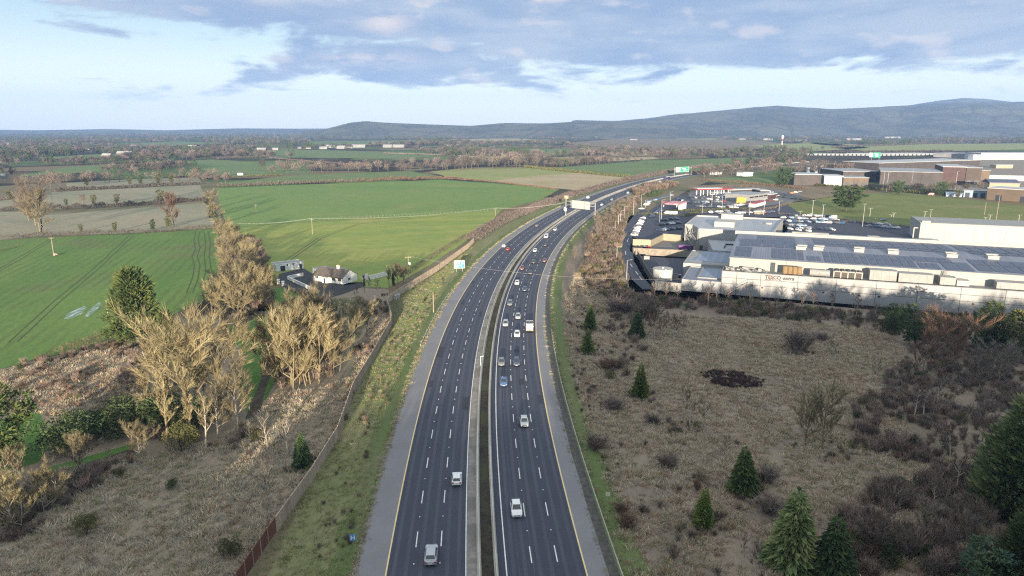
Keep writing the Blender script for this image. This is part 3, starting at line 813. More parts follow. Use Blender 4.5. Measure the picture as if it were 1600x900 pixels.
def leafy_bush(seed, H=2.5, W=1.6, n=2400, L=.17, wd=.095):
    rng = random.Random(seed); tr, cr = MB(), MB()
    for i in range(5): tr.tube((0, 0, 0), (rng.uniform(-.4, .4) * W, rng.uniform(-.4, .4) * W, H * .6), .06, .03, 4)
    lobs = [(Vector((rng.uniform(-.5, .5) * W, rng.uniform(-.5, .5) * W, H * rng.uniform(.35, .68))), rng.uniform(.35, .6)) for _ in range(7)]
    for i in range(n):
        c, k = lobs[rng.randrange(7)]; q = rdir(rng); q = Vector((q.x * W * k, q.y * W * k, q.z * H * k * .7)) * rng.uniform(.6, 1)
        p = c + q; p.z = max(.08, p.z)
        sprig(cr, p, (q.normalized() + rdir(rng) * .6 + Vector((0, 0, .3))).normalized(), L * rng.uniform(.6, 1.2), wd, rng)
    return tr, cr


def far_tree(seed, H=11.0, W=5.0, n=330, wd=.34, L=1.5):
    rng = random.Random(seed); tr, cr = MB(), MB()
    tr.tube((0, 0, 0), (0, 0, H * .45), .28, .18, 5)
    for i in range(6):
        a = i * 1.05 + rng.random(); tr.tube((0, 0, H * (.25 + .04 * i)), (math.cos(a) * W * .5, math.sin(a) * W * .5, H * rng.uniform(.6, .85)), .13, .05, 3)
    lobs = [(Vector((rng.uniform(-.6, .6) * W, rng.uniform(-.6, .6) * W, H * rng.uniform(.42, .82))), rng.uniform(.3, .5)) for _ in range(9)]
    for i in range(n):
        c, k = lobs[rng.randrange(9)]; q = rdir(rng); q = Vector((q.x * W * k, q.y * W * k, q.z * H * k * .55)) * rng.uniform(.3, 1)
        p = c + q; d = (q.normalized() * .8 + Vector((0, 0, .7)) + rdir(rng) * .5).normalized()
        twig(cr, p, d, L * rng.uniform(.6, 1.2), wd, rng)
    return tr, cr


PR = {}


def proto(name, mbs, tm, cm, H, im=None, iv=None):
    PR.setdefault(name, []).append((mbs[0].mesh('trunk', tm), mbs[1].mesh('crown', cm), H, mbs[2].mesh('ivy', EV['holly']) if len(mbs) > 2 and mbs[2].f else None))


for k in range(4): proto('bare', bare_tree(11 + k, 12, 5.2, nl=12, n2=8, n3=7, nt=6, wd=.06, low=.18), BK['gold'], TW['gold'], 12)
for k in range(3): proto('broad', bare_tree(31 + k, 13, 7.0, nl=15, n2=8, n3=7, nt=6, wd=.06, low=.14, up=.22), BK['gold'], TW['gold'], 13)
for k in range(4): proto('round', bare_tree(41 + k, 11, 6.0, nl=18, n2=8, n3=7, nt=7, wd=.06, low=.10, up=.05), BK['gold'], TW['gold'], 11)
for k in range(3): proto('thin', bare_tree(51 + k, 9, 2.2, nl=8, n2=6, n3=5, nt=4, wd=.06, up=.5, low=.35), BK['pale'], TW['grey'], 9)
for k in range(2): proto('slim', bare_tree(61 + k, 12, 1.8, nl=16, n2=8, n3=7, nt=8, wd=.06, up=.8, low=.3), BK['gold'], TW['gold'], 12)
for k in range(2): proto('multi', bare_tree(71 + k, 10, 5.0, nl=20, n2=8, n3=7, nt=7, wd=.06, up=.5, low=.1, multi=5), BK['gold'], TW['gold'], 10)
for k in range(3): proto('ivy', bare_tree(81 + k, 11, 3.6, nl=8, n2=6, n3=5, nt=4, wd=.09, up=.3, low=.45, ivy=420), BK['dark'], TW['brown'], 11)
for k in range(2): proto('birch', bare_tree(91 + k, 13, 2.6, nl=12, n2=6, n3=5, nt=4, wd=.06, up=.45, low=.35), BK['pale'], TW['purple'], 13)
for k in range(3): proto('conifer', conifer(101 + k, 10, 2.5, n=2800, L=.125, wd=.05, ragged=.42), BK['dark'], EV['deep'], 10)
for k in range(2): proto('spruce', conifer(111 + k, 9, 2.1, n=2200, droop=.1, L=.11, wd=.045, up=.25, ragged=.45), BK['dark'], EV['bright'], 9)
for k in range(2): proto('cypress', conifer(121 + k, 15, 4.4, n=5200, droop=-.6, taper=.62, L=.085, wd=.032, up=.3, ragged=.35), BK['dark'], EV['blue'], 15)
proto('macrocarpa', clump_evergreen(131, 21, 7.6, 60, 170, 1.25, .36, .75, low=.1, spire=True), BK['pale'], EV['mid'], 21)
proto('macrocarpa', clump_evergreen(132, 14, 4.4, 36, 140, .9, .30, .8, low=.1, spire=True), BK['dark'], EV['mid'], 14)
proto('cedar', clump_evergreen(141, 15, 9.5, 38, 120, 1.2, .5, .1, low=.2, flat=.22, env=.42), BK['dark'], EV['deep'], 15)
for k in range(3): proto('pine', clump_evergreen(151 + k, 11, 4.6, 24, 110, .75, .32, .3, low=.12), BK['dark'], EV['deep'], 11)
for k in range(4): proto('shrub', shrub(161 + k, 3, 2.0), BK['dark'], TW['brown'], 3)
for k in range(3): proto('bush', leafy_bush(171 + k), BK['dark'], EV['holly'], 2.5)
for k in range(5): proto('far', far_tree(181 + k), BK['dark'], TW['brown'], 11)
for k in range(3): proto('farslim', far_tree(191 + k, 13, 2.6, 220), BK['dark'], TW['brown'], 13)
for k in range(3): proto('farpine', clump_evergreen(201 + k, 12, 4.0, 12, 18, 1.6, 1.0, .3, low=.15), BK['dark'], EV['deep'], 12)
for k in range(3): proto('ivyfar', clump_evergreen(231 + k, 9, 2.6, 14, 46, .8, .5, .4, low=.1), BK['dark'], EV['holly'], 9)
for k in range(4): proto('farbush', leafy_bush(211 + k, 3, 2.2, 70, 1.0, .7), BK['dark'], TW['brown'], 3)

_vi = 0


def plant(kind, loc, H, name='tree', cat='tree', label=None, group=None, crown=None, trunk=None, var=None, wx=1.0):
    """one individual: an Empty at its foot, trunk and crown as parts"""
    global _vi
    _vi += 1; vs = PR[kind]; tm, cm, h0, ivm = vs[(_vi * 7 + _vi // 3) % len(vs) if var is None else var % len(vs)]
    k = H / h0
    t = empty(name, loc, random.uniform(0, 6.283), label, cat, group); t.scale = (k * wx, k * wx, k)
    o1 = link('trunk' if cat in ('tree', 'conifer') else 'stem', tm, t, mat=trunk)
    o2 = link('crown' if cat in ('tree', 'conifer') else 'foliage', cm, t, mat=crown)
    if ivm: link('ivy', ivm, t)
    return t


ORD = ['leftmost', 'second', 'third', 'fourth', 'fifth', 'sixth', 'seventh', 'eighth', 'ninth', 'tenth', 'eleventh', 'twelfth', 'thirteenth', 'fourteenth', 'fifteenth', 'sixteenth', 'seventeenth', 'eighteenth', 'nineteenth', 'twentieth']
_T = ['twenty', 'thirty', 'forty', 'fifty', 'sixty', 'seventy', 'eighty', 'ninety']


def ordinal(i):
    if i == 0: return 'leftmost'
    if i < 20: return ORD[i] + ' from left'
    q, r_ = divmod(i + 1, 10)
    return (_T[q - 2] + ('-' + ['first', 'second', 'third', 'fourth', 'fifth', 'sixth', 'seventh', 'eighth', 'ninth'][r_ - 1] if r_ else '').replace('-', '-') if r_ else _T[q - 2][:-1] + 'ieth') + ' from left'


def P_(kind, px, pyb, pyt, label, name='tree', cat='tree', **kw):
    return plant(kind, G(px, pyb), height_at(px, pyb, pyt), name, cat, label, **kw)


# ---- left foreground and middle: trees one can tell apart
P_('macrocarpa', 216, 535, 421, 'large dark green evergreen at the edge of the winter crop field', 'evergreen_tree', var=0, crown=EV['mid'], wx=1.2)
P_('macrocarpa', 268, 590, 486, 'slender dark green evergreen between the golden bare trees', 'evergreen_tree', var=1, crown=EV['mid'], wx=.75)
for a in [(290, 655, 500, 'broad', 'gold', 'huge golden bare tree with a wide rounded crown left of the muddy track'),
          (345, 640, 506, 'broad', 'gold', 'golden bare tree with a tall spreading crown right beside the muddy track'),
          (250, 628, 532, 'bare', 'tan', 'bare tan tree just below the slender evergreen'),
          (318, 610, 520, 'bare', 'gold', 'golden bare tree behind the widest crown of the clump'),
          (262, 690, 560, 'slim', 'gold', 'tall pale pollarded trunk among the golden trees'),
          (301, 690, 578, 'slim', 'gold', 'second pale pollarded trunk, right of the tallest one'),
          (222, 668, 604, 'slim', 'pale', 'short columnar pollard with a bushy pale top standing alone'),
          (372, 668, 588, 'bare', 'tan', 'tan bare tree at the lower right edge of the golden clump'),
          (340, 678, 606, 'bare', 'tan', 'pale bare tree in front of the muddy track'),
          (322, 700, 612, 'thin', 'tan', 'thin pale tree at the front of the golden clump'),
          (390, 640, 575, 'thin', 'tan', 'thin tan tree leaning over the muddy track'),
          (280, 676, 640, 'multi', 'tan', 'low many-stemmed tan bush at the foot of the pollards')]:
    P_(a[3], a[0], a[1], a[2], a[5], crown=TW[a[4]], trunk=BK['gold' if a[4] == 'gold' else 'pale'], name='bare_tree')
for a in [(222, 712, 664, 'multi', 'tan', 'rounded tan shrub below the lone columnar pollard'),
          (124, 735, 682, 'multi', 'tan', 'rounded reddish-tan shrub beside the garden track'),
          (20, 752, 704, 'multi', 'tan', 'tan shrub under the big evergreen at the left edge'),
          (72, 798, 738, 'multi', 'gold', 'golden shrub lit by the sun above the thicket'),
          (28, 830, 768, 'multi', 'gold', 'golden shrub at the lower left corner'),
          (10, 800, 742, 'multi', 'gold', 'golden shrub cut by the left edge of the photo'),
          (170, 722, 697, 'thin', 'tan', 'spindly little tan tree beside the garden track'),
          (355, 655, 618, 'thin', 'tan', 'spindly little tree right of the pollards')]:
    P_(a[3], a[0], a[1], a[2], a[5], name='shrub', cat='shrub', crown=TW[a[4]], trunk=BK['pale'])
P_('pine', 8, 722, 606, 'big dark evergreen at the left edge above the garden lawn', 'evergreen_tree', crown=EV['mid'], wx=.9)
for px, pb, pt, lb in [(88, 705, 650, 'wide dark holly bush beside the garden lawn'), (120, 690, 652, 'dark holly bush behind the reddish-tan shrub'), (178, 680, 636, 'dark green bush left of the columnar pollard'),
                       (205, 668, 622, 'tall dark bush directly behind the columnar pollard'), (245, 672, 618, 'dark evergreen bush between the pollards'), (290, 668, 622, 'dark bush beneath the golden crowns'),
                       (150, 672, 640, 'low dark bush in the row behind the garden track')]:
    P_('bush', px, pb, pt, lb, 'holly_bush', 'bush', wx=1.5, crown=EV['holly'])
for px, pb, pt, lb, c in [(136, 836, 806, 'round dark bush alone in the bleached scrub', 'olive'), (360, 868, 842, 'round olive bush just left of the timber fence', 'olive'), (285, 706, 664, 'yellow-green gorse bush at the foot of the pollards', 'olive'),
                          (268, 762, 748, 'dark twiggy mound in the bleached scrub', 'holly'), (189, 745, 730, 'small yellow gorse tuft beside the muddy track', 'olive')]:
    P_('bush', px, pb, pt, lb, 'bush', 'bush', crown=EV[c])
P_('conifer', 473, 728, 674, 'small dark conifer close to the left of the timber fence', 'conifer', 'conifer')
for a in [(420, 788, 722, 'bare sapling below the small dark conifer'), (450, 712, 646, 'bare grey sapling up-slope of the small dark conifer'), (418, 706, 644, 'bare grey sapling in the middle of the scrub'), (391, 690, 655, 'faint bare sapling near the golden clump')]:
    P_('thin', a[0], a[1], a[2], a[3], 'sapling', crown=TW['grey'])
# golden clump right of the muddy track, below the bungalow
for i, a in enumerate([(455, 606, 492), (488, 598, 484), (438, 590, 500), (520, 582, 502), (470, 566, 470), (500, 560, 468), (448, 556, 480), (484, 540, 458), (516, 552, 484), (462, 530, 470)]):
    P_('multi' if i not in (4, 6) else 'bare', *a, ['golden bare tree at the front of the clump below the bungalow', 'golden bare tree at the front right of the clump below the bungalow', 'golden bare tree at the left edge of the clump below the bungalow', 'tan bare tree at the right edge of the clump below the bungalow',
       'tall golden tree in the heart of the clump below the bungalow', 'tan tree in the right half of the clump below the bungalow', 'golden tree beside the track in the clump below the bungalow', 'grey-tan tree at the back of the clump below the bungalow', 'small tan tree at the back right of the clump below the bungalow', 'small tan tree at the back left of the clump below the bungalow'][i],
       name='bare_tree', crown=TW['gold' if i in (0, 1, 2, 4, 6) else 'tan'])
for a in [(573, 526, 470, 'bare', 'tan', 'round bare tree standing alone left of the fence bend'), (556, 524, 478, 'bare', 'tan', 'bare tree just left of the lone round tree near the fence bend'),
          (540, 500, 468, 'thin', 'grey', 'grey bare sapling in the paddock below the bungalow'), (505, 468, 443, 'thin', 'brown', 'brown bare tree in front of the bungalow'), (520, 470, 448, 'thin', 'brown', 'second brown bare tree in front of the bungalow'),
          (570, 458, 424, 'slim', 'tan', 'slim tan tree at the right gable of the bungalow'), (577, 456, 432, 'thin', 'red', 'thin russet tree by the low white wall'), (590, 462, 432, 'thin', 'tan', 'thin tree in front of the low white wall'),
          (608, 448, 408, 'slim', 'gold', 'slim golden tree near the power pole by the fence'), (622, 444, 412, 'bare', 'red', 'russet bare tree beside the power pole by the fence'), (630, 442, 416, 'bare', 'brown', 'brown bare tree touching the power pole by the fence'),
          (615, 446, 415, 'ivy', 'brown', 'dark ivy-clad tree behind the russet one by the fence'), (556, 470, 444, 'thin', 'brown', 'thin brown tree below the gable of the bungalow')]:
    P_(a[3], a[0], a[1], a[2], a[5], name='bare_tree', crown=TW[a[4]])
# tree line from the paddock up between the crop and the meadow
line = [(335, 492, 440, 'round'), (372, 494, 434, 'round'), (408, 482, 427, 'round'), (348, 468, 423, 'round'), (385, 462, 410, 'round'), (412, 458, 417, 'round'), (360, 440, 394, 'round'), (390, 428, 385, 'round'), (352, 412, 375, 'round'), (375, 404, 368, 'round'), (395, 408, 377, 'round'), (358, 385, 351, 'round'), (345, 375, 343, 'round'), (368, 376, 353, 'round')]
for i, a in enumerate(line):
    P_(a[3], a[0], a[1], a[2], ['golden bare tree at the near end of the field-edge line beside the crop', 'large golden tree beside the paddock gate in the field-edge line', 'golden tree by the garage gate in the field-edge line', 'golden tree on the crop side of the field-edge line', 'wide golden tree left of the garage', 'golden tree directly left of the garage',
       'wide tan tree in the middle of the field-edge line', 'golden tree on the meadow side of the field-edge line', 'tan tree on the crop side, middle of the field-edge line', 'golden tree near the top of the field-edge line', 'tan tree on the meadow side near the pasture corner', 'russet-tan tree at the top of the field-edge line', 'tan tree at the crop field corner', 'tan tree at the meadow corner'][i],
       name='bare_tree', crown=TW[['gold', 'tan', 'gold', 'tan', 'gold', 'tan', 'tan', 'gold', 'tan', 'gold', 'tan', 'gold', 'tan', 'tan'][i]], wx=.88)
for i, (px, pb, pt) in enumerate([(338, 352, 316), (330, 340, 304), (334, 326, 294), (325, 318, 296)]):
    P_('ivy', px, pb, pt, ['ivy-covered tree at the corner of the rough field', 'ivy-covered tree just above the corner of the rough field', 'tall ivy-covered tree at the end of the bleached field', 'ivy-covered tree at the meadow edge behind the others'][i], name='ivy_tree', crown=TW['tan'], wx=1.5)
# hedgerow trees of the small fields on the left
for i, a in enumerate([(56, 352, 286, 'broad', 'brown'), (62, 362, 300, 'bare', 'tan'), (45, 345, 296, 'bare', 'tan'), (272, 354, 303, 'bare', 'red'), (264, 356, 335, 'ivyfar', 'brown'), (252, 318, 296, 'ivyfar', 'brown'), (130, 320, 304, 'bare', 'brown'), (147, 320, 304, 'ivyfar', 'brown'), (183, 318, 303, 'ivyfar', 'brown'), (104, 321, 311, 'ivyfar', 'brown'),
                       (136, 291, 276, 'ivyfar', 'brown'), (203, 289, 275, 'ivyfar', 'brown'), (220, 289, 275, 'ivyfar', 'brown'), (248, 288, 271, 'ivyfar', 'brown'), (268, 287, 270, 'ivyfar', 'brown'), (300, 286, 272, 'bare', 'tan'), (17, 312, 296, 'ivyfar', 'brown'), (127, 362, 350, 'ivyfar', 'brown'), (239, 360, 343, 'ivyfar', 'brown'), (180, 362, 347, 'ivyfar', 'brown'), (338, 284, 273, 'ivyfar', 'brown'), (80, 296, 264, 'far', 'brown'), (95, 296, 268, 'far', 'purple')]):
    nm = ['huge round brown tree', 'lower tan half of a big tree', 'tan tree', 'orange-brown ivied tree', 'dark ivied stump tree'][i] if i < 5 else 'dark ivy-covered hedgerow tree'
    where = 'at the left end of the rough field' if i < 3 else 'in the hedge at the right end of the rough field' if i < 5 else 'between the two bleached fields' if i < 10 else 'above the upper bleached field' if i < 16 else 'by the small field on the far left' if i == 16 else 'along the top of the crop field' if i < 20 else 'on the corner of the green meadow' if i == 20 else 'at the left end of the strip field'
    P_(a[3], a[0], a[1], a[2], f'{nm.replace("covered hedgerow tree", "clad tree")} {where}' + ('' if i < 5 else ', ' + ordinal({5: 4, 6: 1, 7: 2, 8: 3, 9: 0}.get(i, i - 10 if i < 16 else i - 17 if i < 20 else i - 21)) if i not in (16, 20) else ''), name='hedgerow_tree', crown=EV['olive' if i % 3 else 'holly'] if a[3] == 'ivyfar' else TW[a[4]], group='hedgerow trees between the small fields' if i >= 5 else None)

# ---- right-hand scrub
for a in [(922, 516, 474, 'spruce', 'bright', 'bright green young conifer nearest the motorway, the upper of two'), (918, 551, 512, 'spruce', 'bright', 'bright green young conifer nearest the motorway, the lower of two'),
          (995, 526, 485, 'conifer', 'deep', 'plump dark green conifer beside the pink saplings'), (1000, 620, 566, 'spruce', 'bright', 'bright green conifer alone in the middle of the heath'),
          (1160, 768, 696, 'conifer', 'mid', 'dark cone-shaped conifer in the middle right of the heath'), (1099, 822, 760, 'spruce', 'bright', 'slender yellow-green conifer on the lower heath'),
          (1237, 882, 758, 'conifer', 'fresh', 'tall green conifer at the bottom, left of a darker one'), (1299, 902, 800, 'conifer', 'deep', 'dark green conifer at the bottom, right of a taller one')]:
    P_(a[3], a[0], a[1], a[2], a[5], 'conifer', 'conifer', crown=EV[a[4]], wx=1.12 if a[3] == 'conifer' else 1.0)
for i, a in enumerate([(1578, 800, 612, 'cypress', 'fresh', 'big feathery evergreen at the right edge, left half of the pair'), (1632, 815, 592, 'cypress', 'fresh', 'big feathery evergreen cut by the right edge'), (1556, 775, 705, 'cypress', 'bright', 'yellow-green feathery evergreen in front of the big pair'),
                       (1590, 940, 790, 'cypress', 'mid', 'blue-green evergreen in the lower right corner'), (1540, 935, 850, 'pine', 'blue', 'low blue-green evergreen in the lower right corner'), (1560, 545, 478, 'pine', 'mid', 'wide dark evergreen in front of the shed at the right edge'), (1600, 560, 490, 'pine', 'olive', 'yellowish evergreen cut by the right edge before the shed'), (1540, 548, 492, 'pine', 'deep', 'dark evergreen right of the reddish bare tree'),
                       (1430, 540, 482, 'pine', 'deep', 'dark spreading evergreen left of the reddish bare tree'), (1395, 520, 478, 'pine', 'mid', 'dark green evergreen by the heath corner'), (1500, 535, 490, 'pine', 'deep', 'dark evergreen behind the reddish bare tree')]):
    P_(a[3], a[0], a[1], a[2], a[5], 'evergreen_tree', crown=EV[a[4]], wx=1.1 if a[3] == 'cypress' else 1.2)
for a in [(1472, 582, 490, 'broad', 'red', 'large reddish bare tree at the heath corner'), (1440, 590, 520, 'bare', 'red', 'reddish bare tree left of the largest one'), (1560, 598, 538, 'broad', 'grey', 'pale spreading bare tree above the feathery evergreens'), (1530, 610, 560, 'bare', 'grey', 'grey bare tree left of the pale spreading one'),
          (1428, 652, 590, 'birch', 'purple', 'white-stemmed birch in the dark thicket'), (1442, 654, 596, 'birch', 'purple', 'dim birch right of the white-stemmed one'), (1462, 640, 580, 'birch', 'purple', 'tall thin birch at the back of the dark thicket'), (1484, 720, 655, 'thin', 'red', 'bare sapling with a flat twiggy top in the thicket'), (1494, 770, 700, 'thin', 'red', 'thin reddish sapling before the feathery evergreens'),
          (1078, 668, 598, 'thin', 'tan', 'tan bare sapling below the dark scrub patch'), (1101, 672, 612, 'thin', 'tan', 'second tan bare sapling below the dark scrub patch'), (1284, 702, 606, 'bare', 'tan', 'yellowish bare tree in the grassy hollow'), (1258, 690, 620, 'bare', 'tan', 'yellowish bare tree on the left side of the grassy hollow'),
          (1300, 568, 530, 'thin', 'brown', 'small bare bush tree at the top of the heath'), (1133, 722, 678, 'thin', 'brown', 'faint bare sapling left of the dark cone-shaped conifer'), (1368, 600, 558, 'thin', 'tan', 'yellowish sapling right of the top of the heath'), (1447, 842, 780, 'bare', 'grey', 'pale grey bare tree in the lower right thicket'), (1408, 880, 820, 'bare', 'purple', 'purple-brown bare tree in the lower right thicket'),
          (1360, 872, 800, 'bare', 'purple', 'dark bare tree right of the bottom conifers'), (1500, 890, 810, 'bare', 'purple', 'dark bare tree left of the corner evergreens'), (1460, 790, 745, 'thin', 'purple', 'bare sapling above the lower right thicket'), (1163, 870, 832, 'thin', 'red', 'russet sapling below the slender yellow-green conifer'),
          (1180, 905, 840, 'thin', 'grey', 'bare grey sapling at the bottom centre of the heath'), (1535, 690, 630, 'bare', 'purple', 'dark bare tree at the left of the feathery pair')]:
    P_(a[3], a[0], a[1], a[2], a[5], name='bare_tree', crown=TW[a[4]])
P_('shrub', 1246, 549, 508, 'round dark brown bush alone at the top of the heath', 'shrub', 'shrub', crown=TW['purple'], wx=1.2)
for a in [(970, 800, 778, 'red', 'russet bramble bush beside the small white post sign'), (980, 822, 794, 'red', 'larger russet bramble bush below the small post sign'), (948, 577, 550, 'red', 'russet bush left of the bright conifer pair'), (965, 575, 552, 'brown', 'brown bush on the upper heath near the motorway'), (1012, 498, 462, 'brown', 'brown bush behind the plump conifer'), (972, 488, 452, 'purple', 'dark twiggy bush below the service road'),
          (1195, 752, 720, 'purple', 'purple-brown bush right of the dark cone-shaped conifer'), (1205, 800, 765, 'purple', 'purple bush above the tall bottom conifer'), (1045, 728, 700, 'brown', 'brown bush in the middle of the lower heath'), (960, 640, 612, 'purple', 'purple bush beside the verge'), (930, 700, 670, 'brown', 'brown bush beside the steel barrier'), (1020, 660, 640, 'purple', 'low purple bush below the bright lone conifer'), (1285, 532, 512, 'purple', 'small dark bush right of the round brown one')]:
    P_('shrub', a[0], a[1], a[2] + 6, a[4], 'shrub', 'shrub', crown=TW[a[3]], wx=1.9)
for k in range(9):
    px = 1010 + k * 7 + random.uniform(-3, 3); pb = 524 + random.uniform(-6, 9)
    P_('thin', px, pb, pb - random.uniform(28, 44), 'slender pinkish bare sapling in the row right of the plump conifer, ' + ordinal(k), 'sapling', crown=TW['red'], trunk=BK['pale'], group='pinkish saplings beside the plump conifer')
P_('cedar', 1322, 330, 291, 'lone dark cedar with layered branches in the roadside field', 'cedar_tree', var=0, wx=1.05)
P_('pine', 1224, 292, 262, 'large round dark evergreen beside the brown shop shed', 'evergreen_tree', crown=EV['deep'], wx=1.1)
P_('pine', 1402, 304, 282, 'dark evergreen at the back of the roadside field', 'evergreen_tree', crown=EV['deep'])
P_('pine', 1470, 306, 284, 'round dark evergreen right of the red van', 'evergreen_tree', crown=EV['deep'])
P_('pine', 1496, 309, 296, 'small evergreen beside the blue-grey sheds', 'evergreen_tree', crown=EV['olive'])

# ------------------------------------------------------------------ hedges: one leafy mass each


def hedge(pts, H, W, label, m=None, dens=3.0, px=True, twigs=True, L=.9, wd=.16, seed=0, group=None, gap=0.0):
    rng = random.Random(len(pts) * 31 + seed + int(pts[0][0])); w_ = [Vector(G(*p)) for p in pts] if px else [Vector(p) for p in pts]
    cr, st = MB(), MB(); o = w_[0].copy()
    for a, b in zip(w_[:-1], w_[1:]):
        d = b - a; Ln = d.length; d.normalize(); s = Vector((d.y, -d.x, 0)); n = int(Ln * dens * W * .5) + 1
        for i in range(n):
            u = rng.random() * Ln; p0 = a + d * u
            hh = H * (.72 + .5 * fbm(p0.x, p0.y, 7, seed)) * (.85 + .3 * fbm(p0.x, p0.y, 2.3, seed + 5))
            if gap and fbm(p0.x, p0.y, 18, seed + 9) < gap - .5: hh *= .3
            q = rng.uniform(-1, 1); z = hh * (1 - abs(q) ** 2.2 * .55) * math.sqrt(rng.random())
            p = p0 + s * (q * W / 2) + Vector((0, 0, max(.05, z * .9))) - o
            k = max(1.0, p0.length / 420)
            dd = (rdir(rng) + Vector((0, 0, .9))).normalized()
            if twigs: twig(cr, p, dd, L * rng.uniform(.6, 1.3) * k ** .5, wd * k * rng.uniform(.6, 1.2), rng)
            else: sprig(cr, p, dd, L * rng.uniform(.6, 1.1), wd * 1.6, rng)
        for i in range(max(1, int(Ln / 4))):
            p = a + d * (rng.random() * Ln) + s * rng.uniform(-.3, .3) * W - o
            st.tube(p, p + Vector((rng.uniform(-.3, .3), rng.uniform(-.3, .3), H * .7)), .07, .03, 3)
    t = empty('hedge', o, 0, label, 'hedge', group)
    st.build('stems', BK['dark'], t); tag(cr.build('foliage', m or TW['brown'], t), kind='stuff')
    return t


hedge([(738, 376), (752, 366), (775, 352), (800, 341), (830, 329), (862, 317), (890, 307.5)], 6.5, 10, 'thick brown motorway hedge, nearest stretch beside the pasture and meadow', TW['purple'], 16, wd=.22)
hedge([(630, 431), (660, 412), (692, 391), (732, 367)], 2.0, 4, 'low brown hedge behind the lit timber fence', TW['brown'], 7)
hedge([(890, 307.5), (925, 297.5), (960, 288), (1000, 278.5), (1040, 270.5)], 6.5, 11, 'thick dark motorway hedge beside the straw field', TW['purple'], 7, wd=.3)
hedge([(1040, 270.5), (1075, 264.5), (1110, 258.5)], 5, 9, 'dark motorway hedge below the cattle field', TW['purple'], 6, wd=.4)
hedge([(338, 292.5), (400, 290), (480, 286.5), (560, 283.5)], 5.5, 8, 'brown hedge along the top of the green meadow, left half', TW['brown'], 5, wd=.4, gap=.1)
hedge([(560, 283.5), (630, 281), (690, 279.5), (730, 281)], 5.5, 8, 'russet hedge along the top of the green meadow, right half', TW['red'], 5, wd=.4, gap=.15)
hedge([(730, 281), (780, 285.5), (830, 291), (868, 297)], 2.2, 5, 'low ragged hedge between the meadow and the straw field', TW['red'], 4, wd=.3, gap=.25)
hedge([(820, 261), (860, 265.5), (905, 270), (960, 275.5), (992, 278.5)], 5.0, 8, 'dark hedge below the cattle field', EV['olive'], 4, wd=.5, twigs=True)
hedge([(80, 328.5), (150, 324.5), (230, 320), (318, 313)], 5.0, 8, 'dark low hedge between the two bleached fields', TW['far'], 12, wd=.35)
hedge([(85, 299.5), (150, 296), (230, 292), (312, 288)], 5.5, 8, 'dark hedge along the top of the bleached field', TW['far'], 9, wd=.4)
hedge([(0, 374), (66, 369), (130, 367), (200, 365), (262, 361), (338, 356)], 3.6, 5.5, 'ragged russet hedge along the top of the crop field', TW['brown'], 12, wd=.22, gap=.22)
hedge([(0, 330), (25, 328), (42, 326)], 5, 8, 'dark hedge between the two small western fields', TW['far'], 9, wd=.3)
hedge([(-60, 315), (0, 312.5), (42, 310)], 4, 6, 'low hedge above the small western fields', TW['purple'], 5, wd=.3)
hedge([(30, 385), (0, 392), (-90, 410)], 1.5, 3, 'low hedge at the left edge of the crop field', TW['red'], 5)
hedge([(90, 558), (115, 548), (140, 540), (180, 526)], 4.5, 7, 'rounded russet hedge at the near edge of the crop field', TW['red'], 9, wd=.14)
hedge([(410, 246), (480, 252), (560, 258), (600, 259)], 2.2, 5, 'thin dark hedge above the brown wood', TW['purple'], 3, wd=.6)
hedge([(600, 240), (690, 242), (760, 247), (860, 249)], 2.5, 7, 'thin dark hedge below the white farm buildings', TW['purple'], 3, wd=.8)
hedge([(340, 278), (400, 275), (440, 274)], 2, 5, 'short dark hedge in the long green field', EV['olive'], 3, wd=.5)
hedge([(1000, 468), (1040, 470), (1085, 476), (1130, 483), (1190, 489), (1240, 494)], 3.2, 8, 'russet hedge in front of the white shed, left end', TW['red'], 8, wd=.14)
hedge([(1240, 494), (1300, 499), (1370, 507), (1430, 512)], 3.6, 7, 'dark hedge in front of the white shed, middle', TW['purple'], 8, wd=.14)
hedge([(1330, 482), (1400, 488), (1480, 494), (1560, 500)], 4.4, 6, 'grey bare thicket against the foot of the white shed wall', TW['grey'], 7, wd=.10)
hedge([(1275, 290), (1330, 294), (1400, 299), (1460, 303), (1500, 307)], 3.6, 8, 'dark hedge behind the roadside field', EV['olive'], 4, wd=.45)
hedge([(1078, 273), (1105, 271), (1130, 272)], 7, 22, 'dark bare thicket where the motorway disappears', TW['purple'], 5, wd=.4)
hedge([(1095, 282), (1150, 286), (1215, 291), (1260, 296)], 3.0, 8, 'russet hedge behind the car dealership', TW['red'], 4, wd=.35)

hedge([(1050, 331), (1090, 329), (1130, 327.5), (1175, 326)], 1.4, 5, 'clipped dark hedge strip behind the store block', EV['olive'], 6, wd=.3)
hedge([(1068, 339), (1085, 334), (1100, 331)], 1.4, 6, 'olive hedge bank at the left rear of the store block', EV['olive'], 6, wd=.3)
hedge([(1000, 335), (1012, 334), (1030, 335.5), (1062, 337)], 1.2, 4, 'low hedge beside the mini roundabout', EV['olive'], 6, wd=.3)
hedge([(1015, 308), (1022, 305), (1030, 302)], 6, 8, 'dark bushes at the corner of the first car park', EV['holly'], 6, wd=.5)
hedge([(1215, 334), (1290, 343), (1360, 351), (1440, 357)], 1.5, 3, 'dark hedge between the right-hand car park and the roadside field', TW['purple'], 6, wd=.3)
hedge([(1165, 331), (1200, 327), (1236, 318)], 1.3, 4, 'low brown hedge on the lane right of the retail park', TW['brown'], 6, wd=.3)
hedge([(1078, 297), (1130, 294), (1180, 291)], 2.5, 6, 'brown scrub strip behind the fuel station', TW['brown'], 4, wd=.4)

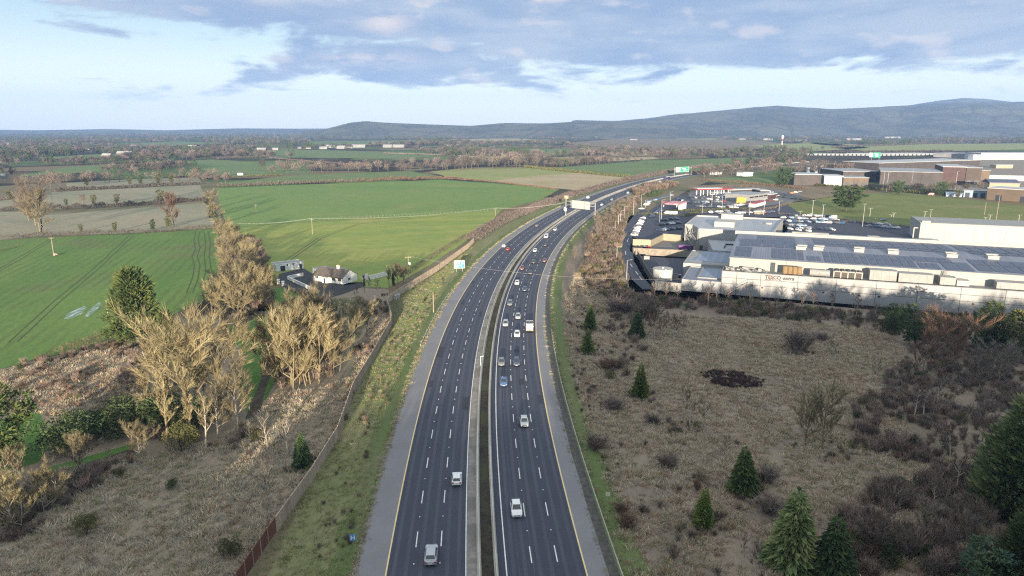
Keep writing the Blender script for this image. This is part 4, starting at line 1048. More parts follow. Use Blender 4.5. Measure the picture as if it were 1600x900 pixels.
for pts, lb in (([(60, 253), (150, 249.5), (250, 242)], 'long dark hedgerow under the west pasture'), ([(180, 229.5), (270, 230), (385, 224.5)], 'long dark hedgerow on the far left plain'), ([(480, 227), (600, 227.5), (725, 223)], 'long dark hedgerow behind the far farm'), ([(700, 223), (790, 221.5), (855, 219.5)], 'dark hedgerow by the distant stubble'), ([(880, 225), (1000, 235), (1040, 238.5), (1180, 240)], 'dark hedgerow along the tan scrubland'),
                ([(1290, 238.5), (1380, 238), (1490, 237)], 'dark hedgerow before the long tunnels'), ([(1300, 230.5), (1450, 224.5), (1600, 222.5)], 'dark hedgerow along the back of the east pasture'), ([(340, 249), (420, 246.5), (330, 248)], 'short dark hedgerow at the end of the far pasture')):
    hedge(pts, 7, 12, lb, TW['far'], 2.2, wd=.35, group='hedgerows on the far plain')

# ------------------------------------------------------------------ scattered masses (uncountable): instanced on points
PROTO = bpy.data.collections.new('scatter_sources')


def source(name, mbs, mats):
    """joined mesh used as a scatter source"""
    mb = MB(); ms = []
    for i, b in enumerate(mbs):
        k = len(mb.v); mb.v += b.v; mb.f += [tuple(q + k for q in f) for f in b.f]; mb.m += [i] * len(b.f)
    o = bpy.data.objects.new(name, mb.mesh(name, mats)); return o


def scatter(name, sources, pts, scales, idx, label=None, cat=None, rots=None):
    """points carry scale, spin and which source; geometry nodes put one source on each"""
    coll = bpy.data.collections.new(name + '_sources')
    for i, s in enumerate(sources):
        c = s.copy(); c.name = f'{name}_{i:02d}'; coll.objects.link(c)
    me = bpy.data.meshes.new(name); me.from_pydata([tuple(p) for p in pts], [], [])
    n = len(pts)
    a = me.attributes.new('sc', 'FLOAT', 'POINT'); a.data.foreach_set('value', np.asarray(scales, np.float32))
    a = me.attributes.new('ix', 'INT', 'POINT'); a.data.foreach_set('value', np.asarray(idx, np.int32))
    a = me.attributes.new('rz', 'FLOAT', 'POINT'); a.data.foreach_set('value', np.asarray(rots if rots is not None else np.random.RandomState(n).uniform(0, 6.283, n), np.float32))
    g = bpy.data.node_groups.new(name, 'GeometryNodeTree')
    g.interface.new_socket('Geometry', in_out='INPUT', socket_type='NodeSocketGeometry'); g.interface.new_socket('Geometry', in_out='OUTPUT', socket_type='NodeSocketGeometry')
    N_ = g.nodes; gi, go = N_.new('NodeGroupInput'), N_.new('NodeGroupOutput')
    ip = N_.new('GeometryNodeInstanceOnPoints'); ci = N_.new('GeometryNodeCollectionInfo'); ci.inputs['Collection'].default_value = coll
    ci.inputs['Separate Children'].default_value = True; ci.inputs['Reset Children'].default_value = True

    def at(nm, ty):
        q = N_.new('GeometryNodeInputNamedAttribute'); q.data_type = ty; q.inputs[0].default_value = nm; return q.outputs[0]
    cb = N_.new('ShaderNodeCombineXYZ'); lk = g.links.new
    lk(at('rz', 'FLOAT'), cb.inputs[2]); lk(gi.outputs[0], ip.inputs['Points']); lk(ci.outputs[0], ip.inputs['Instance']); ip.inputs['Pick Instance'].default_value = True
    lk(at('ix', 'INT'), ip.inputs['Instance Index']); lk(cb.outputs[0], ip.inputs['Rotation'])
    cs = N_.new('ShaderNodeCombineXYZ'); sca = at('sc', 'FLOAT')
    for i in range(3): lk(sca, cs.inputs[i])
    lk(cs.outputs[0], ip.inputs['Scale']); lk(ip.outputs[0], go.inputs[0])
    o = link(name, me); md = o.modifiers.new('scatter', 'NODES'); md.node_group = g
    return tag(o, label, cat, kind='stuff')


def tuft(seed, n=20, L=.6, wd=.07, spread=.5, lean=.5):
    rng = random.Random(seed); mb = MB(); ld = Vector((lean, lean * .4, 0))
    for i in range(n):
        p = Vector((rng.gauss(0, spread * .5), rng.gauss(0, spread * .5), 0)); d = (Vector((p.x * .9, p.y * .9, .8)) + ld * rng.random() + rdir(rng) * .35).normalized()
        d.z = abs(d.z) * .7 + .15; twig(mb, p, d.normalized(), L * rng.uniform(.5, 1.2), wd * rng.uniform(.7, 1.4), rng)
    return mb


GR = [mat('straw_grass', (0.496, 0.418, 0.293), (0.396, 0.324, 0.227), .7, rough=.95), mat('tan_grass', (0.365, 0.291, 0.198), (0.429, 0.357, 0.264), .7, rough=.95), mat('grey_grass', (0.348, 0.324, 0.274), (0.339, 0.318, 0.258), .7, rough=.95),
      mat('olive_grass', (0.204, 0.223, 0.087), (0.271, 0.271, 0.126), .7, rough=.95), mat('russet_grass', (0.332, 0.197, 0.121), (0.307, 0.192, 0.130), .7, rough=.95), mat('dark_bramble', (0.131, 0.106, 0.073), (0.188, 0.140, 0.099), .7, rough=.95), mat('green_blades', (0.135, 0.223, 0.058), (0.174, 0.242, 0.072), .7, rough=.95),
      mat('pale_straw', (0.596, 0.511, 0.386), (0.496, 0.418, 0.302), .7, rough=.95)]
TUFT = [source('grass_tuft', [tuft(300 + i, 22, (.62, .55, .5, .5, .6, .5, .35, .7)[i], (.08, .08, .07, .07, .07, .07, .06, .08)[i], .6)], [GR[i]]) for i in range(8)]
rs = np.random.RandomState(5)


def in_region(pxpoly, dens, seed):
    w_ = [G2(*p) for p in pxpoly]; xs = [p[0] for p in w_]; ys = [p[1] for p in w_]
    A = (max(xs) - min(xs)) * (max(ys) - min(ys)); n = int(A * dens); r = np.random.RandomState(seed)
    x, y = r.uniform(min(xs), max(xs), n), r.uniform(min(ys), max(ys), n); k = inpoly(x, y, w_)
    return x[k], y[k]


def grass(name, poly, dens, weights, seed, smin=.6, smax=1.3, keep=-9):
    """weights: function(n1, n2, n3) -> list of odds for the eight tufts"""
    x, y = in_region(poly, dens, seed); pts, sc_, ix = [], [], []; r = random.Random(seed)
    for a, b in zip(x, y):
        n1, n2, n3 = fbm(a, b, 22, seed), fbm(a, b, 6, seed + 1), fbm(a, b, 45, seed + 2)
        if n2 < keep or abs(fbm(a, b, 15, seed + 6)) < .022 or (n2 < -.62 and n1 < .1): continue
        wts = weights(1.6 * n1, n2, n3); pts.append((a, b, -.02)); ix.append(r.choices(range(8), wts)[0]); sc_.append(r.uniform(smin, smax) * (1 + .4 * n2))
    return scatter(name, TUFT, pts, sc_, ix, cat=None)


def w_heath(n1, n2, n3): return [3 + 3 * max(0, n2), 4, .8 + 1.5 * max(0, n3), .4 + 4 * max(0, -n1 - .15), 1.0 + 4 * max(0, n1 - .1), .5 + 5 * max(0, -n2 - .2), .1, 2 + 3 * max(0, n2)]
def w_left(n1, n2, n3): return [1.5, 1.6, 4, .7 + 2 * max(0, -n1 - .1), .4 + 3 * max(0, n1 - .2), .5 + 5 * max(0, -n2 - .2), .05, 1 + 2 * max(0, n2)]
def w_verge(n1, n2, n3): return [.15 + .6 * max(0, n2), .25, .7, 5 + 4 * max(0, -n1), .08, .5 + 3 * max(0, -n2 - .2), 4 + 2 * max(0, -n1), .05]


RG_LEFT = [(60, 740), (220, 706), (330, 694), (395, 652), (436, 614), (500, 606), (545, 590), (590, 482), (604, 478), (609, 508), (580, 558), (527, 672), (484, 742), (418, 836), (376, 904), (-20, 925), (-20, 830)]
RG_BRAMB = [(-10, 580), (60, 566), (110, 552), (180, 530), (215, 540), (232, 600), (215, 655), (120, 655), (60, 645), (-10, 640)]
RG_VERGE = [(615, 500), (614, 480), (612, 468), (684, 426), (734, 390), (742, 382), (730, 400), (697, 437), (664, 500), (640, 545), (612, 620), (590, 690), (572, 770), (552, 905), (396, 905), (424, 846), (490, 748), (538, 668), (560, 606), (590, 560)]
RG_HEATH = [(880, 470), (905, 420), (950, 440), (1000, 486), (1100, 494), (1240, 500), (1380, 514), (1425, 560), (1400, 640), (1440, 700), (1520, 720), (1530, 905), (985, 905), (955, 780), (915, 660), (886, 560)]
RG_PADD = [(520, 560), (560, 525), (590, 480), (560, 462), (520, 468), (495, 500), (500, 560)]
grass('bleached_grass', RG_LEFT, 2.6, w_left, 41)
grass('bramble_scrub', RG_BRAMB, 2.2, lambda a, b, c: [1, 1, 3, .3, 1.0 + 2 * max(0, a), 3 + 4 * max(0, a), .05, .5], 42, .8, 1.5)
grass('verge_grass', RG_VERGE, 2.4, w_verge, 43, .5, .95)
grass('heath_grass', RG_HEATH, 2.4, w_heath, 44)
grass('paddock_grass', RG_PADD, 1.6, w_verge, 45)

P, S, I = [], [], []; rr = random.Random(8)
for k in range(5200):
    sdist = rr.uniform(5, 480) if k % 3 else rr.uniform(5, 160); d = rr.choice([-18.45 + rr.gauss(0, .35), -18.45 + rr.gauss(0, .35), 18.75 + abs(rr.gauss(0, .5)), 16.6 + rr.gauss(0, .12)])
    if abs(d) < 17.2 and rr.random() < .7: continue
    p, _ = at_road(sdist, d, .015); P.append(tuple(p)); S.append(rr.uniform(.3, .8)); I.append(rr.choices(range(8), [2, 1, 1, 3, .3, .5, 4, .3])[0])
scatter('edge_grass', TUFT, P, S, I)

# twiggy undergrowth
BUSH = []
for i, (k, m) in enumerate([(0, 'brush'), (1, 'brown'), (2, 'grey'), (3, 'red'), (1, 'brush'), (2, 'tan')]): BUSH.append(source('undergrowth', shrub(161 + k, 3, 2.0, n=34, nt=8, wd=.07), [BK['dark'], TW[m]]))
BUSH.append(source('undergrowth', leafy_bush(171, n=420, L=.3, wd=.17), [BK['dark'], EV['olive']]))
BUSH.append(source('undergrowth', leafy_bush(172, n=420, L=.3, wd=.17), [BK['dark'], EV['holly']]))


def thicket(name, poly, dens, odds, seed, smin=.5, smax=1.1, thr=-.2, nz=10):
    x, y = in_region(poly, dens, seed); r = random.Random(seed); pts, sc_, ix = [], [], []
    for a, b in zip(x, y):
        q = fbm(a, b, nz, seed)
        if q < thr: continue
        pts.append((a, b, -.03)); ix.append(r.choices(range(8), odds)[0]); sc_.append(r.uniform(smin, smax) * (.8 + .5 * q))
    return scatter(name, BUSH, pts, sc_, ix)


thicket('thicket', [(1330, 640), (1395, 585), (1430, 540), (1530, 545), (1540, 640), (1535, 745), (1500, 760), (1440, 735), (1395, 715), (1330, 700)], .30, [5, 2, 1, 1, 4, .3, .2, .2], 51, .6, 1.1, -.35)
thicket('thicket', [(1500, 548), (1640, 560), (1660, 690), (1540, 700), (1530, 620)], .4, [4, 2, 5, 1, 4, 2, .3, .3], 68, .6, 1.1, -.5)
thicket('thicket', [(1610, 520), (1950, 545), (2000, 905), (1640, 905), (1660, 700)], .12, [4, 3, 4, 1, 4, 2, 1, 1], 69, .8, 1.5, -.3)
thicket('thicket', [(1320, 800), (1390, 760), (1470, 745), (1560, 760), (1570, 905), (1300, 905)], .36, [4, 3, 3, .5, 3, .3, .5, .4], 52, .8, 1.5, -.4)
thicket('thicket', [(0, 760), (60, 770), (110, 745), (215, 712), (230, 725), (120, 775), (80, 830), (0, 850)], .45, [3, 3, 2, 1, 3, 1, .4, .3], 53, .5, 1.0, -.3)
thicket('thicket', [(0, 600), (40, 566), (120, 550), (200, 530), (230, 545), (235, 620), (205, 655), (160, 640), (100, 620)], .22, [4, 3, .6, 2, 4, .3, .3, .5], 54, .4, .8, 0)
thicket('thicket', [(905, 432), (922, 375), (948, 336), (975, 316), (990, 309), (1000, 313), (978, 345), (968, 400), (975, 445), (990, 470), (950, 470)], .20, [3, 5, 2, 1.6, 2, 2, 2, .8], 55, .8, 1.6, -.4)
thicket('thicket', [(985, 300), (1010, 290), (1050, 286), (1060, 290), (1020, 300), (1000, 310)], .12, [3, 5, 1, 2, 2, 1, 1, .5], 56, 1.2, 2.2, -.4)
thicket('thicket', [(985, 458), (1060, 466), (1130, 474), (1320, 486), (1480, 500), (1500, 540), (1420, 530), (1330, 510), (1180, 497), (1060, 484), (985, 478)], .25, [3, 2, 1, 3, 3, 1, 2, 2], 57, .6, 1.3, -.3)
thicket('thicket', [(560, 470), (610, 455), (606, 500), (590, 530), (575, 560), (560, 600), (540, 660), (530, 655), (545, 600)], .12, [2, 2, 1, 5, 2, 1, .2, .2], 58, .4, .8, -.1)
thicket('thicket', [(950, 480), (1000, 486), (1010, 560), (990, 600), (950, 600), (935, 540)], .08, [3, 3, 2, 2, 3, 1, .4, .4], 59, .5, 1.0, -.1)
thicket('thicket', [(985, 905), (960, 780), (990, 720), (1110, 720), (1220, 840), (1230, 905)], .05, [2, 2, 3, 3, 2, 2, .4, .2], 60, .4, .8, 0)
thicket('thicket', [(960, 640), (1060, 640), (1180, 700), (1200, 760), (1110, 740), (970, 700)], .05, [2, 2, 3, 2, 2, 2, .2, .2], 61, .4, .75, 0)
_B = BUSH; BUSH = [source('undergrowth', shrub(180 + k, 3, 2.0, n=40, nt=9, wd=.09), [BK['dark'], TW['maroon']]) for k in range(8)]
thicket('brush_patch', [(1092, 583), (1120, 580), (1160, 584), (1197, 597), (1190, 606), (1150, 608), (1110, 600)], 1.6, [1] * 8, 62, .3, .48, -9)
BUSH = _B
thicket('thicket', [(320, 690), (400, 655), (420, 690), (380, 720), (340, 720)], .12, [2, 3, 2, 1, 2, 2, .2, .3], 63, .5, .8, -.2)
thicket('thicket', [(215, 700), (310, 690), (330, 640), (280, 600), (236, 600)], .16, [3, 3, 1, 1, 3, 2, .8, 2], 64, .6, 1.1, -.3)
thicket('thicket', [(320, 492), (345, 425), (360, 370), (405, 372), (430, 440), (425, 485), (370, 505)], .16, [2, 4, 1, 1, 2, 3, .5, .5], 65, .9, 1.6, -.3)
thicket('thicket', [(428, 612), (520, 590), (530, 530), (470, 500), (440, 540)], .2, [2, 3, 1, 1, 2, 3, .5, .3], 66, .6, 1.1, -.2)
thicket('gorse', [(540, 690), (590, 670), (570, 740), (530, 730)], .10, [.5, .5, 0, .5, .5, 2, 5, .5], 67, .35, .6, -.2)

P, S, I = [], [], []; rr = random.Random(21)
for px, py, wd in ((922, 516, 3), (918, 551, 3), (995, 526, 4), (1000, 620, 3.5), (1160, 768, 4), (1099, 822, 3), (1237, 882, 5), (1299, 902, 5), (473, 728, 3), (1246, 549, 4), (1284, 702, 5), (1075, 668, 3)):
    g = G(px, py)
    for k in range(16):
        a = rr.uniform(0, 6.283); q = wd * rr.uniform(.5, 1.15); P.append((g[0] + q * math.cos(a), g[1] + q * math.sin(a), -.03)); S.append(rr.uniform(.2, .45)); I.append(rr.choices(range(8), [4, 2, 2, 2, 4, 2, .8, .8])[0])
scatter('undergrowth', BUSH, P, S, I)

thicket('verge_scrub', [(620, 500), (660, 470), (700, 425), (690, 450), (655, 520), (622, 600), (598, 690), (575, 770), (545, 860), (470, 880), (500, 780), (550, 680), (575, 600), (598, 545)], .16, [3, 4, 2, 2, 2, 2, 3, 1], 72, .22, .45, .02, 8)
thicket('verge_scrub', [(885, 470), (905, 425), (945, 450), (985, 500), (960, 560), (930, 600), (960, 690), (985, 800), (1000, 900), (975, 880), (935, 740), (905, 630), (888, 560)], .16, [3, 4, 3, 3, 2, 3, 2, 1], 73, .25, .5, -.1, 8)

# ---- wooded belts: individual bare trees in the bands nearest the fields
belt = 0


def tree_row(kind, pts, n, h0, h1, label, crowns_, jit=3.0, group=None, name='bare_tree', cat='tree', wx=1.15):
    crowns = [{'tan': 'grey', 'red': 'brown', 'brown': 'far'}.get(c, c) for c in crowns_] if kind == 'far' else crowns_
    w_ = [Vector(G(*p)) for p in pts]; Ls = [(b - a).length for a, b in zip(w_[:-1], w_[1:])]; T = sum(Ls); items = []
    for i in range(n):
        u = T * (i + random.uniform(.15, .85)) / n; k = 0
        while u > Ls[k] and k < len(Ls) - 1: u -= Ls[k]; k += 1
        p = w_[k].lerp(w_[k + 1], u / Ls[k]); items.append((p.x + random.uniform(-jit, jit), p.y + random.uniform(-jit, jit) * 2))
    items.sort(key=lambda p: p[0] / p[1])
    for i, (x, y) in enumerate(items):
        plant(kind, (x, y, -.1), random.uniform(h0, h1), name, cat, f'{label}, {ordinal(i)}', group or label, crown=TW[random.choice(crowns)] if crowns[0] in TW else EV[random.choice(crowns)], wx=wx)


tree_row('far', [(405, 272), (480, 270), (560, 268.5), (640, 267), (700, 265)], 22, 11, 16, 'brown bare tree in front of the long wood', ['brown', 'grey', 'purple', 'tan'], 6)
tree_row('far', [(400, 267), (480, 264.5), (560, 263), (640, 261), (720, 259)], 22, 12, 17, 'purple-brown bare tree at the back of the long wood', ['brown', 'purple', 'purple'], 8)
tree_row('far', [(690, 266), (740, 263.5), (800, 262), (850, 261.5)], 16, 14, 22, 'tall tan-brown bare tree behind the pale field', ['tan', 'brown', 'grey'], 8)
tree_row('far', [(705, 260), (760, 257.5), (830, 256)], 12, 16, 24, 'tall brown bare tree at the back behind the pale field', ['brown', 'grey', 'purple'], 10)
tree_row('far', [(840, 260), (900, 257), (960, 255), (1000, 252)], 14, 7, 12, 'small bare tree along the top of the cattle field', ['grey', 'brown', 'purple'], 8)
tree_row('far', [(1102, 277), (1130, 274), (1180, 272), (1225, 270)], 16, 12, 17, 'russet bare tree in the copse beyond the car dealership', ['red', 'brown', 'purple'], 8)
tree_row('far', [(1120, 268), (1180, 264), (1240, 262), (1300, 262)], 18, 12, 18, 'dark bare tree at the back of the copse beyond the dealership', ['purple', 'brown', 'red'], 10)
tree_row('far', [(1240, 274), (1290, 272), (1330, 268)], 10, 11, 16, 'dark bare tree behind the brown shop shed', ['purple', 'brown'], 8)
tree_row('far', [(1375, 298), (1420, 300), (1460, 302), (1500, 300), (1530, 298)], 10, 8, 13, 'russet bare tree in front of the big brown shed', ['red', 'purple', 'brown'], 5)
tree_row('far', [(350, 288), (300, 283), (250, 281), (180, 284), (120, 287)], 20, 9, 14, 'dark bare tree in the wooded band above the strip field', ['purple', 'grey', 'brown'], 5)
tree_row('far', [(345, 276), (270, 272), (190, 276), (120, 283), (20, 294)], 18, 9, 14, 'dark bare tree below the hill field', ['purple', 'grey', 'brown'], 8)
tree_row('bare', [(905, 410), (930, 360), (950, 335), (970, 320)], 9, 6, 9.5, 'small brown tree on the bank between motorway and service road', ['brown', 'grey', 'purple'], 4, wx=.9)
tree_row('thin', [(1010, 466), (1100, 476), (1200, 486), (1320, 492), (1400, 498)], 15, 5, 8, 'slender bare tree in the hedge before the white shed', ['grey', 'red', 'brown'], 2)
tree_row('farpine', [(405, 231.5), (470, 232), (540, 231.5)], 14, 13, 20, 'dark pine behind the white farm buildings', ['deep', 'mid'], 12, name='pine_tree')
tree_row('farslim', [(328, 226), (360, 225), (400, 225)], 10, 16, 26, 'tall thin pine on the far left ridge', ['purple', 'purple'], 20, name='pine_tree', wx=1.0)

# ---- far woodland and hedgerow trees: too many to count
FT = []
for i, (k, m) in enumerate([(0, 'far'), (1, 'purple'), (2, 'far'), (3, 'far'), (4, 'far'), (0, 'purple')]): FT.append(source('distant_tree', far_tree(181 + k, 11, 5, 150, wd=.55, L=1.9)[:2], [BK['dark'], TW[m]]))
FT.append(source('distant_tree', clump_evergreen(201, 12, 4.2, 10, 14, 1.9, 1.2, .3, low=.15), [BK['dark'], EV['deep']]))
FT.append(source('distant_tree', clump_evergreen(202, 12, 4.6, 10, 14, 1.9, 1.2, .3, low=.15), [BK['dark'], EV['holly']]))
KEEP_OUT = [[G2(*p) for p in v[2]] for k, v in FIELDS.items() if k not in ('heath', 'scrubland')]
KEEP_OUT += [[G2(*p) for p in q] for q in ([(900, 345), (1000, 262), (1240, 258), (1300, 232), (1500, 228), (1760, 240), (1760, 420), (900, 420)], [(455, 228), (590, 229), (600, 236), (450, 235)], [(340, 275), (700, 262), (860, 255), (860, 265), (680, 300), (330, 300)], [(75, 275), (350, 262), (350, 372), (0, 392), (-100, 392), (-100, 300)])]


def woods(name, ymin, ymax, n, seed, scale, thr, odds, hs, x0=-150, x1=1750, nz=380):
    r = np.random.RandomState(seed); px = r.uniform(x0, x1, n); py = r.uniform(ymin, ymax, n); pts = np.array([G2(a, b) for a, b in zip(px, py)])
    ok = np.ones(n, bool)
    for q in KEEP_OUT: ok &= ~inpoly(pts[:, 0], pts[:, 1], q)
    P, S, I = [], [], []; rr = random.Random(seed)
    for x, y in pts[ok]:
        q = fbm(x, y, nz, seed) + .35 * fbm(x, y, 90, seed + 1)
        if q < thr: continue
        P.append((x, y, -.2)); S.append(rr.uniform(*hs) * scale); e = fbm(x, y, 300, seed + 4)
        I.append(rr.choices(range(8), [odds[0], odds[0], odds[0] * .7, odds[0], odds[0], odds[0] * .4, odds[1] * (2.2 if e > .15 else .4), odds[1] * (2.2 if e > .15 else .4)])[0])
    return scatter(name, FT, P, S, I)


woods('far_woodland', 204.0, 214, 8000, 71, 1.5, -.12, (1, 1.0), (.8, 1.3), nz=700)
woods('far_woodland', 210, 227, 8000, 72, 1.25, .0, (1, .9), (.8, 1.4))
woods('woodland', 221, 247, 6500, 73, 1.15, .04, (1, .5), (.8, 1.4))
woods('woodland', 228, 300, 3000, 74, 1.0, .02, (1, .8), (.8, 1.3), -150, 330, 200)
woods('woodland', 230, 262, 2400, 75, 1.0, -.05, (1, .3), (.8, 1.3), 690, 1260, 200)

# ---- unseen wood added behind the viewpoint to shade the foreground, taller on the right
SW = [source('shade_tree', [far_tree(221 + k, 14, 5.5, 420, wd=.75, L=2.0)[i] for i in (0, 1)], [BK['dark'], TW['brown']]) for k in range(4)]
P, S, I = [], [], []
rr = random.Random(3)
for k in range(620):
    x = rr.uniform(-190, 230); y = rr.uniform(-60, 38); tall = x > 8
    if tall and y > 34: y -= 6
    if x > 90: y = min(y, 20)
    P.append((x, y, 0)); S.append(rr.uniform(.9, 1.1) * (1.0 if not tall else 1.0 + 1.05 * min(1, (x - 8) / 9))); I.append(rr.randrange(4))
scatter('added_shade_wood', SW, P, S, I)

# ------------------------------------------------------------------ buildings
M_WCLAD = mat('white_cladding', (.31, .312, .315), (.295, .296, .297), .5, c3=(.285, .285, .284), scale3=.5, rough=.55, stretch=(1, 1, .12))
M_WCLAD2 = mat('upper_white_cladding', (.29, .286, .274), (.27, .266, .255), .12, rough=.55)
M_TRIM = mat('grey_trim', (.28, .28, .27), (.22, .22, .215), .6, rough=.6)
M_JNT = mat('panel_joint', (.06, .058, .055), rough=.9)


def m_roof(name, c1, c2, scale=.35, rot=0.0):
    m = bpy.data.materials.new(name); m.use_nodes = True; t = m.node_tree; x = NT(t); p = t.nodes['Principled BSDF']
    pos = x.n('ShaderNodeTexCoord').outputs['Object']
    wv = x.n('ShaderNodeTexWave', wave_type='BANDS', bands_direction='X'); t.links.new(pos, wv.inputs[0]); wv.inputs['Scale'].default_value = scale; wv.inputs['Distortion'].default_value = .1
    st = x.n('ShaderNodeMapping'); t.links.new(pos, st.inputs[0]); st.inputs['Scale'].default_value = (1, .06, 1)
    n = x.noise(st.outputs[0], .35, 4, .6)
    col = x.mix(x.ss(n, .35, .65), c1, c2)
    col = x.mix(x.m('MULTIPLY', x.ss(wv.outputs['Fac'], .82, .95), .3), col, tuple(min(1, k * 1.5) for k in c2))
    t.links.new(col, p.inputs['Base Color']); p.inputs['Roughness'].default_value = .6; p.inputs['Specular IOR Level'].default_value = .3
    bn = x.n('ShaderNodeBump'); bn.inputs['Strength'].default_value = .3; bn.inputs['Distance'].default_value = .05
    t.links.new(wv.outputs['Fac'], bn.inputs['Height']); t.links.new(bn.outputs[0], p.inputs['Normal'])
    MATS[name] = m
    return m


M_ROOF = m_roof('ribbed_grey_roof', (.145, .16, .205), (.185, .20, .245))
M_ROOFL = m_roof('pale_grey_roof', (.25, .275, .31), (.31, .33, .36))
M_ROOFD = m_roof('blue_membrane_roof', (.17, .21, .29), (.20, .245, .32), .1)
M_SOLAR = mat('solar_cells', (.045, .052, .088), (.06, .066, .105), .8, rough=.38, spec=.35)
M_SFRAME = mat('solar_frame', (.15, .165, .215), rough=.4, metal=.3)
M_VENT = mat('vent_housing', (.36, .35, .32), (.31, .30, .28), .5, rough=.6)
M_PLANT = mat('plant_grey', (.27, .27, .26), (.22, .22, .215), .8, rough=.55)
M_RUST = mat('ochre_duct', (.22, .15, .075), (.17, .12, .065), .6, rough=.7)
M_DOOR = mat('dark_door', (.035, .045, .055), rough=.5)
M_CREAM = mat('cream_concrete', (.33, .29, .21), (.28, .245, .18), .4, rough=.85)
M_YARDW = mat('weathered_hoarding', (.27, .235, .185), (.19, .17, .14), .8, rough=.9)
M_PURPLE = mat('purple_paint', (.11, .02, .16), (.09, .018, .13), .6, rough=.4, coat=.3)

SH0 = Vector(G(1126, 459)); SHA = math.atan2(-.35669635, .93422038)
_d, _n = Vector((math.cos(SHA), math.sin(SHA), 0)), Vector((-math.sin(SHA), math.cos(SHA), 0))


def UV(px, py, z=0.0):
    q = Vector(G(px, py, z)) - SH0; q.z = 0
    return q.dot(_d), q.dot(_n)


def W(u, v, z=0.0): return tuple(SH0 + _d * u + _n * v + Vector((0, 0, z)))


def wall_shell(mb, u0, u1, v0, v1, z0, z1, t=.3, inner=.9, m=0, mr=1):
    """four walls with a parapet round a sunken flat roof"""
    mb.prism([(u0, v0), (u1, v0), (u1, v1), (u0, v1)], z0, z1 - inner, m, True, mr)
    mb.box(((u0 + u1) / 2, v0 + t / 2, z1 - inner), (u1 - u0, t, inner)); mb.box(((u0 + u1) / 2, v1 - t / 2, z1 - inner), (u1 - u0, t, inner))
    mb.box((u0 + t / 2, (v0 + v1) / 2, z1 - inner), (t, v1 - v0 - 2 * t, inner)); mb.box((u1 - t / 2, (v0 + v1) / 2, z1 - inner), (t, v1 - v0 - 2 * t, inner))


shed = empty('supermarket_shed', SH0, SHA, 'very long white supermarket shed with solar panels on its grey roof', 'building')
UE = 128.0
mb = MB(); mb.prism([(0, .12), (UE, .12), (UE, 11), (0, 11)], 0, 7.6, 0, True, 1)
mb.box((UE / 2, .26, 7.6), (UE, .28, 1.05)); mb.box((.14, 5.5, 7.6), (.28, 10.2, 1.05))
mb.build('front_block', [M_JNT, M_TRIM], shed)
pan = {}
cols = [0, 5.2, 13.5, 26, 38.5, 51, 63.5, 76, 88.5, 101, 114, UE]
for a, b in zip(cols[:-1], cols[1:]):
    for z0, z1 in ((0, 4.15), (4.2, 6.35), (6.4, 8.72)):
        k = (round(b - a, 2), z0)
        if k not in pan:
            q = MB(); q.box((0, 0, 0), (b - a - .14, .14, z1 - z0 - .09)); pan[k] = q.mesh('wall_panel', M_WCLAD)
        link('wall_panel', pan[k], shed, ((a + b) / 2, .05, z0))
for k, L in (('wall_panel', 10.7),):
    q = MB(); q.box((0, 0, 0), (.14, L, 8.7)); q.build('wall_panel', M_WCLAD, shed, loc=(-.05, 5.6, 0))
q = MB(); q.box((UE / 2, .1, 8.72), (UE + .1, .5, .10)); q.build('parapet_cap', M_TRIM, shed)
mb = MB(); mb.prism([(1.8, 11), (UE, 11), (UE, 75), (1.8, 75)], 0, 12, 0, True, 0); mb.build('main_wall', M_WCLAD2, shed)
q = MB()
for a in (22, 62, 100): q.box((a, 10.96, 7.6), (.25, .12, 4.4))
q.build('downpipe', M_TRIM, shed)
RZ = lambda v: 12.06 + 1.1 * (1 - abs(v - 43) / 32.0)
mb = MB(); b = 0
for v0, v1 in ((10.7, 43), (43, 75)):
    mb.face([(1.5, v0, RZ(v0)), (UE, v0, RZ(v0)), (UE, v1, RZ(v1)), (1.5, v1, RZ(v1))], 0)
mb.face([(1.5, 10.7, 11.85), (UE, 10.7, 11.85), (UE, 10.7, RZ(10.7)), (1.5, 10.7, RZ(10.7))], 1)
mb.face([(1.5, 75, 11.9), (1.5, 43, 11.9), (1.5, 43, RZ(43)), (1.5, 75, RZ(75))], 1); mb.face([(1.5, 43, 11.9), (1.5, 10.7, 11.9), (1.5, 10.7, RZ(10.7)), (1.5, 43, RZ(43))], 1)
mb.build('roof', [M_ROOF, M_TRIM], shed)
q = MB(); q.box((UE / 2, 75.3, 11.5), (UE, .5, 1.9)); q.build('rear_parapet', mat('parapet_grey', (.33, .33, .31), (.27, .27, .26), .4, rough=.7), shed)


def solar(u0, u1, v0, v1, nx, nv, rows=5, cc=3):
    """a field of solar tables; every table lies on the roof slope"""
    du, dv = (u1 - u0) / nx, (v1 - v0) / nv
    q = MB(); pw, ph = (du - .45) / cc, (dv - .4) / rows; sl = 1.1 / 32.0 * (1 if v0 < 43 else -1)
    q.face([(0, 0, .10), (du - .45, 0, .10), (du - .45, dv - .4, .10 + sl * (dv - .4)), (0, dv - .4, .10 + sl * (dv - .4))], 1)
    for i in range(cc):
        for j in range(rows):
            x0, y0 = i * pw + .07, j * ph + .10; x1, y1 = x0 + pw - .12, y0 + ph - .20
            q.face([(x0, y0, .115 + sl * y0), (x1, y0, .115 + sl * y0), (x1, y1, .115 + sl * y1), (x0, y1, .115 + sl * y1)], 0)
    me = q.mesh('solar_panel', [M_SOLAR, M_SFRAME])
    for i in range(nx):
        for j in range(nv): link('solar_panel', me, shed, (u0 + i * du, v0 + j * dv, RZ(v0 + j * dv) + .02))


